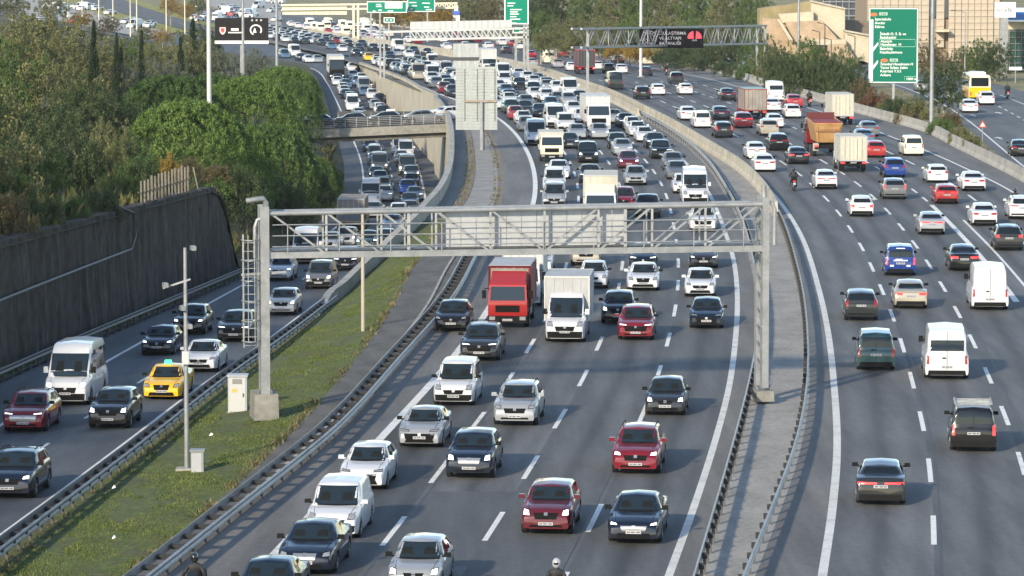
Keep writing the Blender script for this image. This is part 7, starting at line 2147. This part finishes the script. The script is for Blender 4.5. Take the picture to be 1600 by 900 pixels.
# filling station: canopy, sign and glazed shop
YP = 560.0
root = empty('petrol_station', (X(1590, YP), YP, zg(YP)))
tag(root, 'petrol station canopy and green glazed shop at right edge', 'building')
inv = Matrix.Translation(-Vector(root.location))
for nm, a, b, c_, d, yy, dep, m_ in (('canopy_top', 1573, 1640, 14, 18.5, YP, 9, M_SIGNW), ('canopy_band', 1573, 1640, 18.6, 31, YP, 9, plain('canopy_blue', (.01, .13, .42), .4)), ('canopy_trim', 1573, 1640, 31.1, 34, YP, 9, M_SIGNW), ('shop_wall', 1575, 1640, 44, 108, YP + 4, 8, M_GLASSG), ('shop_fascia', 1574, 1640, 34.2, 46, YP + 3.8, 8, M_CREAMW)):
    block(root, nm, a, b, c_, d, yy, dep, m_)
for k in range(6): block(root, 'window_frame', 1575, 1640, 48 + k * 10, 49 + k * 10, YP + 3.7, .2, M_GALVD)
for k in range(4): block(root, 'window_frame', 1576 + k * 9, 1576.8 + k * 9, 46, 107, YP + 3.6, .2, M_GALVD)
root = empty('pylon_sign', (X(1567, 556), 556, zg(556)))
tag(root, 'white two-part sign board on a thick grey pillar', 'sign')
zz = zg(556)
part('pillar', MB().box((0, 0, (Z(27, 556) - zz) / 2), (12 / FPX * 556, .9, Z(27, 556) - zz)), M_GALV, root)
part('sign_box', MB().box((X(1568.5, 556) - X(1567, 556), 0, (Z(3.5, 556) + Z(27, 556)) / 2 - zz), (32 / FPX * 556, .8, Z(3.5, 556) - Z(27, 556))), M_SIGNW, root)
part('divider', MB().box((X(1565, 556) - X(1567, 556), -.42, (Z(3.5, 556) + Z(27, 556)) / 2 - zz), (.06, .03, Z(3.5, 556) - Z(27, 556))), M_GALVD, root)
M_SLATE = plain('sign_slate', (.16, .19, .24), .5)
put_text('6m', .85, M_SLATE, root, X(1554, 556) - X(1567, 556), -.44, Z(18.5, 556) - zz)
put_text('kfk', 1.0, M_SLATE, root, X(1567, 556) - X(1567, 556), -.44, Z(19, 556) - zz)
# small white board by the exit road, blue pillar far away
root = empty('small_sign', (X(1586, 505), 505, zg(505)))
tag(root, 'small white board on a post right of the bus', 'sign')
part('board', MB().box((0, 0, Z(107, 505) - zg(505)), (20 / FPX * 505, .1, .42)), M_SIGNW, root); part('post', MB().box((0, .1, (Z(110, 505) - zg(505)) / 2), (.12, .12, Z(110, 505) - zg(505))), M_GALV, root)
root = empty('pillar_sign', (X(713, 845), 845, zg(845)))
tag(root, 'white pillar sign with blue middle among autumn trees', 'sign')
for nm, a, b, m_ in (('lower_panel', 24, 34, M_SIGNW), ('blue_panel', 17, 24, plain('pillar_blue', (.05, .12, .5), .5)), ('upper_panel', 9, 17, M_SIGNW)):
    part(nm, MB().box((0, 0, (Z(a, 845) + Z(b, 845)) / 2 - zg(845)), ((11 if nm != 'upper_panel' else 6) / FPX * 845, .6, Z(a, 845) - Z(b, 845))), m_, root)
# parked vehicles behind the outer barrier
for px, py, k, c, lab in ((1090, 102, 's', 'i', 'silver car parked in the yard behind outer barrier'), (1136, 106, 's', 'w', 'white car parked in the yard behind outer barrier'), (1172, 109, 't', 'w', 'white van parked in the yard behind outer barrier'), (1158, 103, 's', 'k', 'black car parked in the yard behind outer barrier')):
    p = gp(px, py)
    car(KIND[k], CC[c], p, .4, lab, None, 0, group='parked in the yard')
# far sunlit road at the top left
fr_l = [gp(95, -12), gp(205, 20), gp(300, 46), gp(420, 74)]
def quad_strip(name, a, b, mat, dz=.06):
    vs = []
    for (ax_, ay_), (bx_, by_) in zip(a, b):
        p, q = gp(ax_, ay_), gp(bx_, by_)
        vs += [(p[0], p[1], p[2] + dz), (q[0], q[1], q[2] + dz)]
    o = link(name, MB().add(vs, [(2 * i, 2 * i + 1, 2 * i + 3, 2 * i + 2) for i in range(len(a) - 1)]).mesh(name, mat)); o['kind'] = 'structure'; return o
M_SUNGRASS = noisy('sunlit_grass', [(.3, (.16, .17, .04)), (.7, (.30, .28, .08))], scale=.15, rough=1)
quad_strip('far_road', [(98, -8), (180, 18), (240, 34), (300, 50)], [(170, -8), (230, 14), (270, 27), (330, 44)], ASP[2], .12)
quad_strip('far_verge', [(172, -8), (232, 14), (272, 27), (332, 44)], [(190, -8), (248, 12), (290, 25), (345, 40)], M_SUNGRASS, .10)
quad_strip('far_verge', [(60, -8), (140, 18), (205, 36), (270, 52)], [(96, -8), (178, 18), (238, 34), (298, 50)], M_SUNGRASS, .10)
quad_strip('far_carpark', [(-10, -5), (20, 20), (150, 45), (230, 60)], [(60, -8), (140, 18), (205, 36), (270, 52)], M_CONC, .08)
quad_strip('far_carpark', [(300, -8), (330, 10), (380, 25), (425, 38)], [(440, -8), (440, 10), (440, 25), (440, 40)], M_CONC, .08)
rj = random.Random(5)
lots = [('s', 'w', 'tiny white car parked beside the sunlit far road'), ('s', 'i', 'tiny silver car parked beside the sunlit far road'), ('s', 'r', 'tiny red car parked beside the sunlit far road'), ('t', 'w', 'tiny white van parked beside the sunlit far road'), ('s', 'd', 'tiny dark car parked beside the sunlit far road')]
for i in range(46):
    if i % 2: px, py = rj.uniform(60, 240), rj.uniform(0, 46)
    else: px, py = rj.uniform(305, 435), rj.uniform(0, 36)
    if i % 2 and not (py > 10 + (px - 140) * .28): py = 12 + (px - 130) * .28 + rj.uniform(2, 10)
    p = gp(px, py)
    k, c, lab = rj.choices(lots, weights=[5, 2, 1, 2, 1.5])[0]
    car(KIND[k], CC[c], (p[0], p[1], p[2] + .1), rj.choice((1.1, 1.3, 4.3, 2.6)), lab, None, 0, group='parked beside the sunlit far road')
row('broad', [(20, -12, 22, 60, 900, 'olive'), (85, -8, 26, 50, 930, 'olive'), (130, 16, 40, 40, 820, 'gold'), (170, 24, 50, 40, 780, 'brown'), (225, 40, 62, 36, 740, 'olive'), (255, 44, 66, 36, 720, 'gold'), (268, -6, 20, 34, 960, 'gold'), (290, 4, 26, 34, 930, 'gold'), (310, -10, 18, 40, 990, 'olive')], 'tree', 'trees by the sunlit far road', 'beside the sunlit far road')
# scraps of litter on the grass
for px, py in ((178, 858), (178, 778), (330, 694)):
    p = gp(px, py, strip_z)
    t = .15
    z = strip_z(p[1]) + .35
    s = rj.uniform(.05, .09)
    tag(link('litter_scrap', MB().add([(-s, -s, 0), (s, -s * .6, .04), (s * .8, s, .10), (-s * .7, s * .8, .05), (0, 0, .12)], [(0, 1, 4), (1, 2, 4), (2, 3, 4), (3, 0, 4)]).mesh('litter_scrap', M_SIGNW), loc=(p[0], p[1], z)), 'crumpled white scrap of litter lying on the grass strip', 'litter', 'litter on the grass')

# ------------------------------------------------------------------ air between here and the far jam
hm = bpy.data.materials.new('haze_air'); hm.use_nodes = True
t = hm.node_tree; t.nodes.remove(t.nodes['Principled BSDF'])
pv = t.nodes.new('ShaderNodeVolumePrincipled')
pv.inputs['Color'].default_value = (.92, .95, .98, 1)
pv.inputs['Density'].default_value = 0.00006
pv.inputs['Anisotropy'].default_value = 0.2
t.links.new(pv.outputs[0], t.nodes['Material Output'].inputs['Volume'])
hz = link('haze', MB().box((0, 1225, 6), (2420, 2780, 42)).mesh('haze', hm))
tag(hz, 'thin pale haze over the whole valley', 'haze', kind='stuff')
